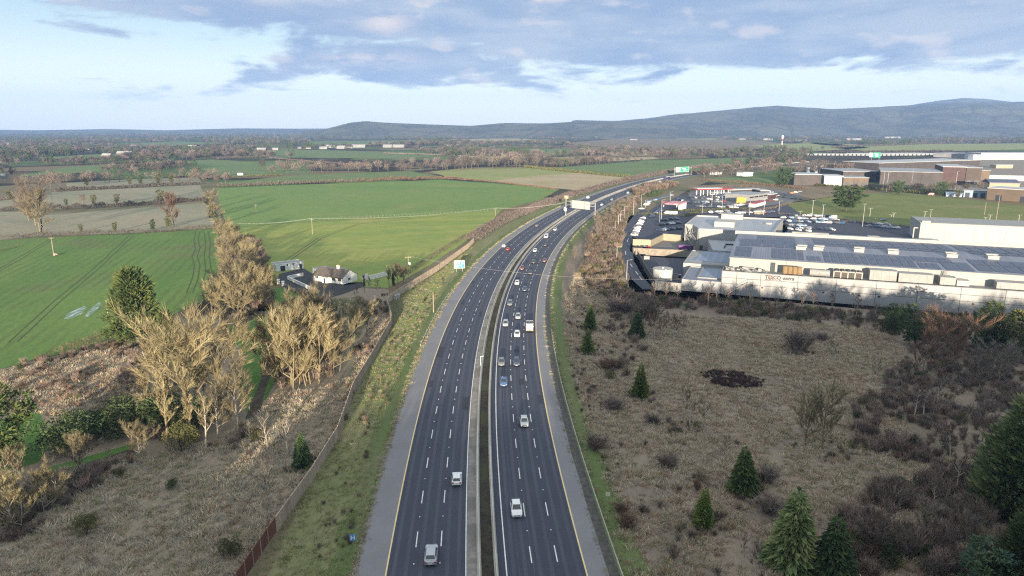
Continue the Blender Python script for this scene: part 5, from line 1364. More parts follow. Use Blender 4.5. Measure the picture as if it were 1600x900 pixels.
uA, vA = UV(1205, 408, 12.3); uB, _ = UV(1259, 410, 12.3)
solar(uA, uB, 14, 33, 5, 2); uC, _ = UV(1291, 414, 12.3); uD, _ = UV(1437, 418, 12.3)
solar(uC, uD, 13.2, 32, 12, 2); solar(uD, uD + 13, 24, 33, 3, 1, 3)
uE_, _ = UV(1478, 420, 12.2); solar(uE_, uE_ + 9, 12.6, 26, 2, 1, 8)
solar(3, 9.5, 14, 33, 1, 2); solar(uB + .8, uC - .8, 14, 22, 3, 1, 4); solar(uD + .5, uE_ - 1, 13, 22, 3, 1, 4); solar(uE_ + 10, 124, 14, 33, 9, 2); solar(4, 26, 35, 50, 5, 1, 6); solar(10, 26, 52, 73, 4, 2); solar(33, 84, 52, 73, 12, 2); solar(86, 124, 52, 73, 9, 2); solar(33, 84, 45, 51, 12, 1, 3); solar(88, 124, 45, 51, 9, 1, 3)
for px, py in ((1251, 387), (1278, 388), (1341, 391), (1394, 394), (1485, 399), (1549, 402)):
    u, v = UV(px, py, 13.2)
    t_ = MB()
    for k in (0, 4.6):
        t_.box((u + k * .12, v - 2 + k, RZ(v) - .1), (3.6, 2.0, 1.05), taper=(.94, .9)); t_.box((u + k * .12, v - 2 + k, RZ(v) + .95), (3.9, 2.3, .16))
    t_.build('roof_vent', M_VENT, shed)
# plant on the terrace behind the parapet
ZT = 7.62


def tpx(px): return UV(px, float(np.interp(px, [1126, 1600], [423, 455])), 8.7)[0]


for x0, x1, hh, m, nm in ((1203, 1210.5, 3.4, M_DOOR, 'door'), (1361, 1404, 3.9, M_PLANT, 'plant_cabinet'), (1407, 1462, 3.4, M_PLANT, 'plant_cabinet'), (1473, 1498, 3.0, M_PLANT, 'plant_cabinet'), (1563, 1640, 2.6, M_PLANT, 'plant_cabinet'), (1500, 1520, 2.2, M_VENT, 'plant_cabinet')):
    a, b = tpx(x0), tpx(x1); q = MB()
    if nm == 'door': q.box(((a + b) / 2, 10.9, ZT), (b - a, .3, hh))
    else:
        q.box(((a + b) / 2, 7.2, ZT), (b - a, 3.6, hh)); q.box(((a + b) / 2, 7.2, ZT + hh), (b - a + .2, 3.8, .12))
        for k in range(int((b - a) / 2.5)): q.box((a + 1.2 + k * 2.5, 5.37, ZT + .3), (.06, .06, hh - .5))
    q.build(nm, m, shed)
a, b = tpx(1222), tpx(1254); q = MB()
for k in range(4): q.tube((a + 1.0 + k * (b - a - 2) / 3, 6.5, ZT), (a + 1.0 + k * (b - a - 2) / 3, 6.5, ZT + 3.2), 1.05, 1.0, 12, cap=True)
q.build('ochre_tank', M_RUST, shed)
a, b = tpx(1266), tpx(1298); q = MB(); q.tube((a, 6.4, ZT + 1.5), (b, 6.4, ZT + 1.5), 1.25, 1.25, 14, cap=True)
for k in range(3): q.box((a + 1 + k * (b - a - 2) / 2, 6.4, ZT), (.3, 2, .6))
q.build('horizontal_tank', M_PLANT, shed)
a, b = tpx(1304), tpx(1349); q = MB(); q.box(((a + b) / 2, 6.5, ZT + .7), (b - a, 3, 1.9)); q.build('chiller', mat('chiller_coil', (.05, .045, .04), (.09, .075, .06), 3, rough=.7), shed)
q = MB()
for k in range(5): q.box((a + k * (b - a) / 4, 6.5, ZT), (.35, 3.2, 2.9))
q.box(((a + b) / 2, 6.5, ZT + 2.6), (b - a, 3.2, .3)); q.build('chiller_frame', M_VENT, shed)
q = MB()
for k in range(5): q.tube((a + (k + .5) * (b - a) / 5, 6.5, ZT + 2.9), (a + (k + .5) * (b - a) / 5, 6.5, ZT + 3.3), .75, .75, 10, cap=True)
q.build('chiller_fan', M_DARK, shed)
q = MB(); rr = random.Random(4)
for k in range(26):
    u0 = rr.uniform(.8, tpx(1198)); v0 = rr.uniform(2, 9); u1, v1 = u0 + rr.uniform(-3, 3), v0 + rr.uniform(-2, 2)
    q.tube((max(.6, u0), v0, ZT + rr.uniform(.2, 1.4)), (max(.6, min(u1, tpx(1200))), max(1.2, min(v1, 10)), ZT + rr.uniform(.3, 1.7)), .16, .16, 5)
for k in range(7): q.box((1.5 + k * 1.9, rr.uniform(3, 8), ZT), (1.2, 1.5, rr.uniform(.8, 1.7)))
tag(q.build('pipework', M_PLANT, shed), kind='stuff')
q = MB()
for px in (1482, 1484.6, 1487): q.tube((tpx(px), 9.5, ZT), (tpx(px), 9.5, ZT + 4.4), .16, .16, 6, cap=True)
q.build('flue', M_TRIM, shed)
# outside stair on the front wall, dark fixings and lettering
q = MB(); u0, u1 = UV(1131, 458)[0], UV(1177, 460)[0]
for k in range(12):
    f0, f1 = k / 12, (k + 1) / 12; uu = u0 + 1 + (u1 - u0 - 3) * f0; q.box((uu, -.7, .15 + 5.0 * f0), (.8, 1.0, .08))
q.tube((u0 + .5, -.2, 0), (u1 - 2, -.2, 5.2), .09, .09, 4); q.tube((u0 + .5, -1.2, 0), (u1 - 2, -1.2, 5.2), .09, .09, 4); q.tube((u0 + .5, -1.2, 1.1), (u1 - 2, -1.2, 6.3), .06, .06, 4); q.tube((u0 + .5, -.2, 1.1), (u1 - 2, -.2, 6.3), .06, .06, 4)
q.box((u1 - 1, -.7, 5.1), (2.4, 1.1, .12)); q.tube((u1 - 2, -1.2, 6.3), (u1 + .1, -1.2, 6.3), .06, .06, 4); q.tube((u1, -1.15, 0), (u1, -1.15, 6.3), .08, .08, 4); q.tube((u1 - 2, -1.15, 0), (u1 - 2, -1.15, 6.3), .08, .08, 4)
q.build('outside_stair', M_STEEL, shed)
for px, py in ((1191, 450), (1238.5, 454), (1286.5, 457.5), (1342, 460.5), (1377, 470), (1521, 476)):
    u, _ = UV(px, py, 3.4); q = MB(); q.box((u, -.1, 3.3), (.55, .3, .42)); q.build('wall_lamp', M_DARK, shed)


def lettering(name, txt, size, m, parent, loc, rot, ext=.02, shear=0.0, align='LEFT'):
    c = bpy.data.curves.new(name, 'FONT'); c.body = txt; c.size = size; c.extrude = ext; c.shear = shear; c.offset = .035; c.align_x = align
    o = bpy.data.objects.new(name, c); me = None
    C.objects.link(o); bpy.context.view_layer.update()
    me = bpy.data.meshes.new_from_object(o.evaluated_get(bpy.context.evaluated_depsgraph_get()))
    bpy.data.objects.remove(o); me.name = name; me.materials.clear(); me.materials.append(m)
    o = link(name, me, parent, loc); o.rotation_euler = rot
    return o


M_LRED = mat('faded_red_letters', (.055, .012, .014), rough=.6); M_LGREY = mat('blue_grey_letters', (.020, .022, .035), rough=.6)
uT = UV(1195.5, 432, 7.6)[0]
t1 = lettering('lettering', 'TESCO', 1.75, M_LRED, shed, (uT, -.06, 7.0), (R(90), 0, 0)); t2 = lettering('lettering', 'extra', 1.75, M_LGREY, shed, (uT + 6.0, -.06, 7.0), (R(90), 0, 0), shear=.25)
q = MB()
for k in range(5): q.box((uT + .55 + k * 1.13, -.06, 6.62), (.75, .06, .2))
q.build('letter_underline', M_LGREY, shed)

anx = empty('low_annexe', W(-14.4, .2), SHA, 'low white annexe with a flat dark-edged roof at the left end of the long shed', 'building')
mb = MB(); wall_shell(mb, 0, 14.2, 0, 27, 0, 4.4, .25, .35); mb.build('wall', [M_WCLAD, M_ROOF], anx)
q = MB(); q.prism([(5.5, 6), (14.1, 6), (14.1, 26.6), (5.5, 26.6)], 4.06, 4.12, 0); q.build('roof_well', M_ROOFD, anx)
q = MB()
for u0, v0, u1, v1 in ((5.3, 5.8, 14.1, 5.8), (5.3, 5.8, 5.3, 26.6)): q.box(((u0 + u1) / 2, (v0 + v1) / 2, 4.05), (max(.4, u1 - u0), max(.4, v1 - v0), .5))
q.build('kerb_upstand', M_PLANT, anx)
mid = empty('middle_annexe', W(-17.6, 29.6), SHA, 'middle white annexe with a blue sunken flat roof beside the tank yard', 'building')
mb = MB(); wall_shell(mb, 0, 19.2, 0, 33, 0, 5.1, .25, .3)
mb.prism([(9, 33.05), (25, 33.05), (25, 63.5), (4, 63.5)], 0, 5.6, 0, True, 2); mb.build('wall', [M_WCLAD, M_TRIM, M_ROOFL], mid)
q = MB(); q.prism([(2.2, 7.5), (19, 7.5), (19, 32.6), (5.5, 32.6)], 4.82, 4.9, 0); q.build('roof_well', M_ROOFD, mid)
q = MB(); q.box((18, 50, 5.6), (9, .4, .7)); q.box((13.5, 45, 5.6), (.4, 10, .7)); q.build('roof_upstand', M_DOOR, mid)

store = empty('store_block', W(-18.3, 94.5), SHA, 'tall white store block with roof plant boxes beyond the annexes', 'building')
mb = MB(); mb.prism([(0, 0), (34.7, 0), (39.7, 55), (-7, 55), (-8.6, 13.5), (-4.6, 13.2)], 0, 10.1, 0, True, 1)
mb.build('wall', [M_WCLAD2, M_ROOFL], store)
q = MB()
pl_ = [(0, 0), (34.7, 0), (39.7, 55), (-7, 55), (-8.6, 13.5), (-4.6, 13.2), (0, 0)]
for a, b in zip(pl_[:-1], pl_[1:]):
    L = math.hypot(b[0] - a[0], b[1] - a[1]); q.box(((a[0] + b[0]) / 2, (a[1] + b[1]) / 2, 10.1), (L, .3, .75), math.atan2(b[1] - a[1], b[0] - a[0]))
q.build('parapet', M_WCLAD, store)
for px0, px1, py, hh in ((1116, 1148, 353, 2.6), (1127, 1161, 341, 2.6)):
    u0, v0 = UV(px0, py, 10.4); u1, _ = UV(px1, py, 10.4); u0 += 18.3; u1 += 18.3; v0 -= 94.5; q = MB(); q.box(((u0 + u1) / 2, v0 + 4, 10.1), (u1 - u0, 8.5, hh)); q.build('plant_box', M_VENT, store)
u0, v0 = UV(1201, 349, 10.4); q = MB(); q.tube((u0 + 18.3, v0 - 94.5, 10.1), (u0 + 18.3, v0 - 94.5, 10.8), 1.8, 1.6, 14, cap=True); q.build('roof_dome', M_VENT, store)
q = MB()
for a, b in (((-7.5, 12.6, 0), (-1.2, .2, 4.5)), ((-7.5, 12.6, 4.5), (-1.2, .2, 0)), ((-7.5, 12.6, 5), (-1.2, .2, 9.5)), ((-7.5, 12.6, 9.5), (-1.2, .2, 5)), ((-7.7, 13, 0), (-7.7, 13, 10)), ((-.4, -.3, 0), (-.4, -.3, 10.6)), ((-7.5, 12.6, 5), (-1.2, .2, 5))): q.tube(a, b, .28, .28, 5)
q.build('steel_bracing', M_PLANT, store)
q = MB(); q.box((1.5, -.08, 0), (1.6, .1, 2.3)); q.build('door', M_DOOR, store)
q = MB(); q.box((18, -.05, 6.5), (.2, .1, 3.8)); q.build('downpipe', M_TRIM, store)
rw = empty('white_hall', W(90.6, 163), SHA, 'plain white hall behind the long shed near the right edge', 'building')
mb = MB(); mb.prism([(0, 0), (70, 0), (70, 30), (0, 30)], 0, 10.2, 0, True, 1); mb.build('wall', [M_WCLAD, M_TRIM], rw)
q = MB(); q.box((35, -.02, 10.2), (70.4, .5, .3)); q.box((-.02, 15, 10.2), (.5, 29, .3)); q.build('parapet_cap', M_TRIM, rw)
q = MB(); q.box((-2.5, 2, 0), (.5, .5, 7.2)); q.box((-1.3, 2, 7.0), (2.6, .8, .5)); q.build('canopy', M_VENT, rw)
q = MB()
for a in (12, 25, 39, 52): q.box((a, -.06, 0), (.12, .12, 10.1))
q.build('panel_joint', M_TRIM, rw)
q = MB(); q.box((3, 4, 10.2), (4, 3, .9)); q.box((62, 6, 10.2), (8, 5, 1.6)); q.build('roof_hatch', M_VENT, rw)
# low plant hall between the two (its roof shows over the far parapet)
lp = empty('plant_hall', W(22, 84), SHA, 'low grey plant hall hidden behind the far parapet of the long shed', 'building')
mb = MB(); mb.prism([(0, 0), (66, 0), (66, 26), (0, 26)], 0, 9.0, 0, True, 1); mb.build('wall', [M_PLANT, M_ROOFL], lp)
for u0, u1, v, hh, m in ((3, 19, 8, 2.8, M_VENT), (20, 25, 10, 1.6, M_VENT), (30, 52, 5, 1.3, M_ROOFL), (36, 41, 14, 1.8, M_VENT), (52.5, 57, 6, 1.4, M_VENT), (58, 64, 9, 2.2, M_VENT)):
    q = MB(); q.box(((u0 + u1) / 2, v, 9.0), (u1 - u0, 3.5, hh)); q.build('roof_unit', m, lp)

# yard: hoardings, tank, walls
sheet('service_yard', [(990, 399), (1108, 407), (1070, 430), (1066, 455), (1024, 452), (996, 402)], M_ASPH, .03)
sheet('upper_yard', [(988, 386), (1012, 383), (1040, 372), (1066, 376), (1092, 391), (1108, 399), (1105, 403), (990, 396)], mat('worn_yard', (.13, .125, .125), (.18, .17, .16), .4, rough=.9), .026)
sheet('service_road', [(1022, 452), (1003, 430), (990, 408), (985, 385), (988, 368), (996, 350), (1012, 330), (1004, 326), (988, 339), (974, 356), (967, 376), (966, 396), (974, 418), (988, 437), (1004, 452)], M_ASPH, .03)
sheet('car_park', [(988, 370), (998, 350), (1020, 325), (1060, 306), (1130, 300), (1212, 306), (1250, 334), (1440, 357), (1440, 372), (1232, 372), (1224, 340), (1090, 337), (1070, 349), (1070, 372), (1040, 370), (1012, 383)], M_ASPH, .024)
sheet('dealer_forecourt', [(1075, 302), (1100, 293), (1180, 293), (1215, 297), (1255, 305), (1235, 318), (1180, 322), (1120, 318), (1080, 312)], mat('pale_tarmac', (.12, .12, .125), (.15, .15, .15), .2, rough=.9), .03)
mb = MB(); rr = random.Random(2)
for px0, py0, px1, py1 in ((1001, 350, 996, 356), (989, 372, 987, 378), (984, 392, 985, 398), (992, 412, 995, 417), (1000, 424, 1004, 429), (1006, 432, 1010, 437)):
    a, b = Vector(G(px0 - 7, py0, .04)), Vector(G(px1 - 7, py1, .04)); s = (b - a).normalized(); s = Vector((s.y, -s.x, 0)) * .12; mb.face([a - s, a + s, b + s, b - s])
tag(mb.build('lane_marking', M_WHITE), kind='structure')


def board_wall(name, pts, H, m, label, cat='wall', th=.3, bay=3.0, part='panel', cap=True, group=None, post=True, pm=None):
    """wall or hoarding along pixel points: separate panels and posts"""
    w_ = [Vector(G(*p)) if len(p) == 2 else Vector(p) for p in pts]; t = empty(name, w_[0], 0, label, cat, group); o = w_[0]
    for a, b in zip(w_[:-1], w_[1:]):
        L = (b - a).length; n = max(1, int(L / bay)); ang = math.atan2((b - a).y, (b - a).x); wd = L / n
        q = MB(); q.box((wd / 2, 0, 0), (wd - .04, th, H))
        if cap: q.box((wd / 2, 0, H), (wd - .02, th + .16, .10))
        me = q.mesh(part, m)
        for i in range(n):
            p = a + (b - a) * (i / n) - o; link(part, me, t, p, ang)
            if post:
                s = MB(); s.box((0, 0, 0), (.18, th + .12, H + .12)); link('post', s.mesh('post', pm or m), t, p, ang)
    return t


board_wall('yard_hoarding', [(990, 397.5), (1025, 399.5), (1060, 401), (1107, 405)], 3.2, M_YARDW, 'long weathered hoarding between the two service yards', 'fence', .15, 3.0)
board_wall('dark_hoarding', [(996, 402), (1008, 424), (1024, 452)], 2.8, mat('dark_hoarding_boards', (.075, .07, .06), (.10, .09, .08), 1, rough=.9), 'dark hoarding between the service road and the tank yard', 'fence', .15, 4.0)
board_wall('block_wall', [(1023.5, 453), (1064, 457)], 3.4, mat('stained_block', (.40, .39, .37), (.27, .25, .22), .5, rough=.9), 'stained grey wall in front of the round tank', 'wall', .3, 8, post=False)
board_wall('retaining_wall', [(988.5, 384.5), (1016, 385.5)], 3.6, M_CREAM, 'cream retaining wall at the road end of the upper yard', 'wall', .4, 4, post=False)
board_wall('retaining_wall', [(1016, 385.5), (1036, 375.5)], 3.2, M_CREAM, 'cream wall climbing beside the yard ramp', 'wall', .4, 4, post=False)
board_wall('retaining_wall', [(1036, 375.5), (1066, 378)], 3.6, M_CREAM, 'cream panelled wall below the row of dark parked cars', 'wall', .4, 4, post=True)
t = empty('water_tank', G(1035, 436.5), 0, 'round pale water tank standing in the service yard', 'tank')
q = MB(); q.tube((0, 0, 0), (0, 0, 4.4), 3.9, 3.9, 32); q.build('shell', mat('tank_grey', (.50, .50, .47), (.42, .42, .40), .5, rough=.6), t, smooth=False)
q = MB(); q.tube((0, 0, 4.4), (0, 0, 4.62), 4.05, 3.9, 32, cap=True); q.build('lid', M_VENT, t)
q = MB(); q.box((.2, -3.98, 0), (.5, .12, 4.9)); q.box((0, 0, 4.6), (.6, .6, .4)); q.build('ladder', M_STEEL, t)
t = empty('pump_cabinet', G(1018.5, 424), 0, 'small white pump cabinet beside the round tank', 'cabinet')
q = MB(); q.box((0, 0, 0), (1.3, 1.0, 1.5)); q.build('cabinet', M_VENT, t); q = MB(); q.box((-.1, 0, 1.5), (.5, .5, .4)); q.build('vent', M_DARK, t)

for i, (px, py, sz, m, lb) in enumerate([(1048, 433.5, (2.5, 1.6, 1.3), M_DARK, 'dark crate stack right of the round tank'), (1054, 435, (3.0, 1.8, 1.7), M_TRIM, 'grey crate stack beside the dark ones right of the round tank'), (1060, 434, (2.0, 1.5, 1.1), M_DARK, 'low dark crate against the middle annexe'), (1010, 405, (2.6, 2.2, 1.5), M_TRIM, 'grey crate in the corner of the tank yard'),
        (994, 390, (1.8, 1.5, 1.4), M_RUST, 'ochre bin by the road end of the upper yard'), (1000, 389.5, (1.6, 1.5, 1.3), M_TRIM, 'grey bin next to the ochre one'), (1007, 389, (1.6, 1.5, 1.3), M_DARK, 'dark bin third along the upper yard'), (1013, 388.5, (1.4, 1.2, 1.2), mat('red_bin_paint', (.4, .06, .04), rough=.6), 'red bin in the upper yard')]):
    t = empty('storage_bin', G(px, py), SHA + .1 * i, lb, 'bin'); q = MB(); q.box((0, 0, .12), sz); q.build('bin_body', m, t); q = MB(); q.box((0, 0, sz[2] + .12), (sz[0] + .12, sz[1] + .12, .1)); q.build('lid', M_DARK if m != M_DARK else M_TRIM, t); q = MB()
    for sx in (-1, 1): q.box((sx * sz[0] * .4, 0, 0), (.15, sz[1], .12))
    q.build('skid', M_STEEL, t)
# ---- bungalow
HC = Vector(G(536.7, 444.5)); HL = Vector(G(489.8, 438.5)); ha = math.atan2((HC - HL).y, (HC - HL).x); HLEN = (HC - HL).length
M_REND = mat('white_render', (.74, .73, .69), (.66, .65, .61), .5, rough=.85)
M_TILE = mat('brown_roof_tile', (.085, .072, .064), (.11, .095, .082), 1.2, rough=.85)
M_TARM = m_asphalt('driveway_tarmac', (.030, .031, .036))
sheet('driveway', [(434, 438), (436, 428), (474, 419), (492, 430), (537, 446), (570, 441), (572, 446), (535, 460), (498, 470), (470, 462), (448, 452)], M_TARM, .02)
hs = empty('bungalow', HL, ha, 'white bungalow with a brown gabled roof and one chimney', 'house')
mb = MB(); D_ = 8.4
mb.prism([(0, 0), (HLEN, 0), (HLEN, D_), (0, D_)], 0, 2.75, 0, False)
for u in (0, HLEN): mb.face([(u, 0, 2.75), (u, D_, 2.75), (u, D_ / 2, 5.0)])
mb.build('wall', M_REND, hs)
mb = MB(); e = .45; rz = 5.08; ez = 2.62
for s0, s1 in ((-e, D_ / 2), (D_ + e, D_ / 2)):
    zz = 2.75 - e * 2.25 / (D_ / 2)
    mb.face([(-.2, s0, zz + .1), (HLEN + .2, s0, zz + .1), (HLEN + .2, s1, rz + .06), (-.2, s1, rz + .06)]); mb.face([(-.2, s0, zz - .05), (HLEN + .2, s0, zz - .05), (HLEN + .2, s0, zz + .1), (-.2, s0, zz + .1)])
    for k in range(8):
        f = k / 8; a = Vector((0, s0 + (s1 - s0) * f, zz + .1 + (rz + .06 - zz - .1) * f)); mb.tube((-.2, a.y, a.z + .02), (HLEN + .2, a.y, a.z + .02), .04, .04, 4)
rf = mb.build('roof', M_TILE, hs)
q = MB(); q.box((HLEN * .62, D_ / 2, 4.7), (1.0, .7, 1.5)); q.box((HLEN * .62, D_ / 2, 6.2), (1.2, .9, .15)); q.build('chimney', M_REND, rf)
q = MB(); q.box((HLEN * .62, D_ / 2, 6.35), (.3, .3, .4)); q.build('chimney_pot', mat('clay_pot', (.45, .2, .12), rough=.8), rf)
M_WIN = mat('window_glass', (.03, .035, .045), rough=.08, spec=.6, coat=.3)
for u, wd, zz, hh in ((2.0, 1.7, 1.0, 1.2), (10.6, 2.0, 1.0, 1.2), (13.6, 1.7, 1.0, 1.2), (5.0, .8, 1.0, 1.2)):
    q = MB(); q.box((u, -.02, zz), (wd, .10, hh)); f_ = q.build('window', M_DARK if False else M_PLATE, hs)
    q = MB()
    for k in (-1, 1): q.box((u + k * wd * .235, -.06, zz + .1), (wd * .42, .06, hh - .2))
    q.build('pane', M_WIN, f_)
q = MB(); q.box((HLEN + .02, D_ * .42, 1.0), (.10, 1.6, 1.2)); f_ = q.build('window', M_PLATE, hs); q = MB(); q.box((HLEN + .06, D_ * .42, 1.1), (.06, 1.3, 1.0)); q.build('pane', M_WIN, f_)
q = MB(); q.box((7.1, -.7, 0), (2.4, 1.4, 2.3)); q.build('porch', M_REND, hs)
q = MB(); q.face([(5.7, -1.6, 2.3), (8.5, -1.6, 2.3), (7.1, -1.6, 3.3)]); q.face([(5.7, -1.6, 2.3), (7.1, -1.6, 3.3), (7.1, 1.6, 3.3), (5.7, 1.2, 2.3)]); q.face([(8.5, -1.6, 2.3), (8.5, 1.2, 2.3), (7.1, 1.6, 3.3), (7.1, -1.6, 3.3)]); q.build('porch_roof', M_TILE, hs)
q = MB(); q.box((7.1, -1.42, 0), (1.0, .06, 2.05)); q.build('door', M_DOOR, hs)
q = MB(); q.tube((-.3, -.5, 2.35), (HLEN + .3, -.5, 2.35), .09, .09, 5); q.build('gutter', M_DARK, hs)
g0, g1 = Vector(G(432, 424.5)), Vector(G(474.5, 419.5)); ga = math.atan2((g1 - g0).y, (g1 - g0).x); GL = (g1 - g0).length
gr = empty('garage', g0, ga, 'long white flat-roofed garage left of the bungalow', 'garage')
mb = MB(); mb.prism([(0, 0), (GL, 0), (GL, 6), (0, 6)], 0, 3.0, 0, True, 1); mb.build('wall', [M_REND, M_TRIM], gr)
q = MB(); q.box((GL / 2, .0, 3.0), (GL + .3, .35, .14)); q.box((GL / 2, 6, 3.0), (GL + .3, .35, .14)); q.build('coping', M_REND, gr)
for u, wd in ((2.2, 2.0), (10.0, 1.2)): q = MB(); q.box((u + .6, -.04, 0), (wd, .1, 2.2)); q.build('garage_door', M_DOOR, gr)
for u in (4.8, 7.3): q = MB(); q.box((u, -.04, 1.9), (.5, .1, 1.0)); q.build('slot_window', M_DOOR, gr)
ex = empty('rear_wing', HL + Vector((math.cos(ha + 1.571), math.sin(ha + 1.571), 0)) * 8.6 + Vector((math.cos(ha), math.sin(ha), 0)) * -8.2, ha, 'white flat-roofed wing behind the left end of the bungalow', 'house')
mb = MB(); mb.prism([(0, 0), (14, 0), (14, 5.5), (0, 5.5)], 0, 2.9, 0, True, 1); mb.build('wall', [M_REND, M_TRIM], ex)
q = MB(); q.box((2.4, -.03, .9), (1.0, .1, 1.2)); f_ = q.build('window', M_PLATE, ex); q = MB(); q.box((2.4, -.08, 1.0), (.8, .05, 1.0)); q.build('pane', M_WIN, f_)
q = MB(); q.box((7, 0, 2.9), (14.2, .3, .12)); q.build('coping', M_REND, ex)
board_wall('garden_wall', [(449.5, 436.5), (462, 433.5), (474, 431)], 1.2, M_REND, 'white garden wall on the far side of the front yard', 'wall', .25, 3.2)
board_wall('garden_wall', [(449.5, 436.5), (470, 446), (485, 453), (497, 458.5)], 1.2, M_REND, 'stepped white garden wall along the driveway', 'wall', .25, 3.2)
board_wall('low_white_wall', [(577, 437.5), (592, 434), (605, 430.5)], 1.7, M_REND, 'low white wall right of the bungalow gable', 'wall', .25, 4)
board_wall('gable_shed_wall', [(566, 440.5), (575, 437)], 2.4, M_REND, 'short white wall joined to the bungalow gable', 'wall', .25, 5, post=False)
for px, py, lb in ((435, 443.5, 'left white gate pillar of the bungalow drive'), (442.5, 446.5, 'right white gate pillar of the bungalow drive')):
    t = empty('gate_pillar', G(px, py), .3, lb, 'pillar', 'white gate pillars'); q = MB(); q.box((0, 0, 0), (1.0, 1.0, 1.7)); q.build('shaft', M_REND, t); q = MB(); q.box((0, 0, 1.7), (1.2, 1.2, .18), taper=(.8, .8)); q.build('cap', M_REND, t)
t = empty('field_gate', G(415, 492.5), -.05, 'grey metal field gate across the muddy track', 'gate')
q = MB()
for k in range(5): q.tube((0, 0, .25 + k * .23), (4.2, 0, .25 + k * .23), .045, .045, 5)
q.build('bars', M_STEEL, t); q = MB(); q.box((0, 0, 0), (.2, .2, 1.4)); q.box((4.3, 0, 0), (.2, .2, 1.4)); q.build('gate_post', M_STEEL, t)
board_wall('stone_gate_wall', [(425.5, 492), (433, 490.5)], 1.2, M_CONC, 'short pale wall beside the field gate', 'wall', .4, 3, post=False)
board_wall('post_rail_fence', [(445, 447), (456, 453), (466, 461)], .9, mat('old_rail', (.25, .22, .18), (.18, .16, .13), 1, rough=.9), 'low rail fence along the bright lawn', 'fence', .08, 2.5)

# ---- timber noise fence: every panel and post on its own
FT_TOP = [(368, 896), (417.5, 825), (485, 733), (528, 665), (552, 597), (580, 552), (610, 500), (612, 490), (606, 472), (607.5, 461), (682.5, 415), (732, 380), (741, 371)]
FH = 2.6
fw = [Vector((*G(x, y, FH)[:2], 0)) for x, y in FT_TOP]
fw.insert(0, fw[0] + (fw[0] - fw[1]).normalized() * 18)
M_TIMB = mat('weathered_timber', (.40, .32, .245), (.30, .24, .185), 1.3, rough=.9, rnd=.12, stretch=(1, 1, .15))
M_TIMP = mat('pale_timber', (.46, .37, .28), (.38, .30, .23), 1.3, rough=.9, rnd=.1, stretch=(1, 1, .15))  # paler base colour for the panels of the far stretch
M_TIMR = mat('red_brown_timber', (.155, .062, .042), (.115, .05, .038), 1.3, rough=.9, rnd=.1, stretch=(1, 1, .15))
tf = empty('timber_fence', fw[0], 0, 'tall timber noise fence winding beside the motorway verge', 'fence'); o = fw[0]
q = MB(); BW = 3.0
for i in range(18): q.box((BW / 18 * (i + .5), .02 * (i % 2), .08), (BW / 18 - .012, .03, FH - .14 + .02 * (i % 3)), bottom=False)
for z in (.5, 1.75): q.box((BW / 2, .09, z), (BW, .07, .1))
q.box((BW / 2, .02, FH - .05), (BW, .14, .05)); pm = q.mesh('fence_panel', M_TIMB)
q = MB(); q.box((0, .05, 0), (.15, .17, FH + .1)); po = q.mesh('fence_post', M_TIMB)
for i, (a, b) in enumerate(zip(fw[:-1], fw[1:])):
    L = (b - a).length; n = max(1, round(L / BW)); ang = math.atan2((b - a).y, (b - a).x)
    for k in range(n):
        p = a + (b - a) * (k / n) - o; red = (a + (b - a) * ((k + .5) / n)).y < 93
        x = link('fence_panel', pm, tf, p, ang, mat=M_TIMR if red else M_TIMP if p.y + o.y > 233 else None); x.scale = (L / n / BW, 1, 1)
        if red: x['label'] = 'red-brown fence panel'
        link('fence_post', po, tf, p, ang)

# ------------------------------------------------------------------ vehicles (nose towards +Y)
def paint(name, c, metal=.0): return mat(name + '_paint', c, rough=.32, metal=metal, spec=.5, coat=.6)


PAINT = {'white': paint('white', (.74, .74, .73)), 'silver': paint('silver', (.42, .43, .45), .35), 'grey': paint('grey', (.17, .175, .185), .3), 'black': paint('black', (.018, .019, .021)), 'navy': paint('navy', (.025, .035, .075)),
         'blue': paint('blue', (.05, .11, .24)), 'red': paint('red', (.36, .025, .022)), 'maroon': paint('maroon', (.16, .035, .035)), 'cream': paint('cream', (.62, .52, .36)), 'pale_blue': paint('pale_blue', (.30, .40, .52)), 'orange': paint('orange', (.55, .16, .03))}
CAR = {}


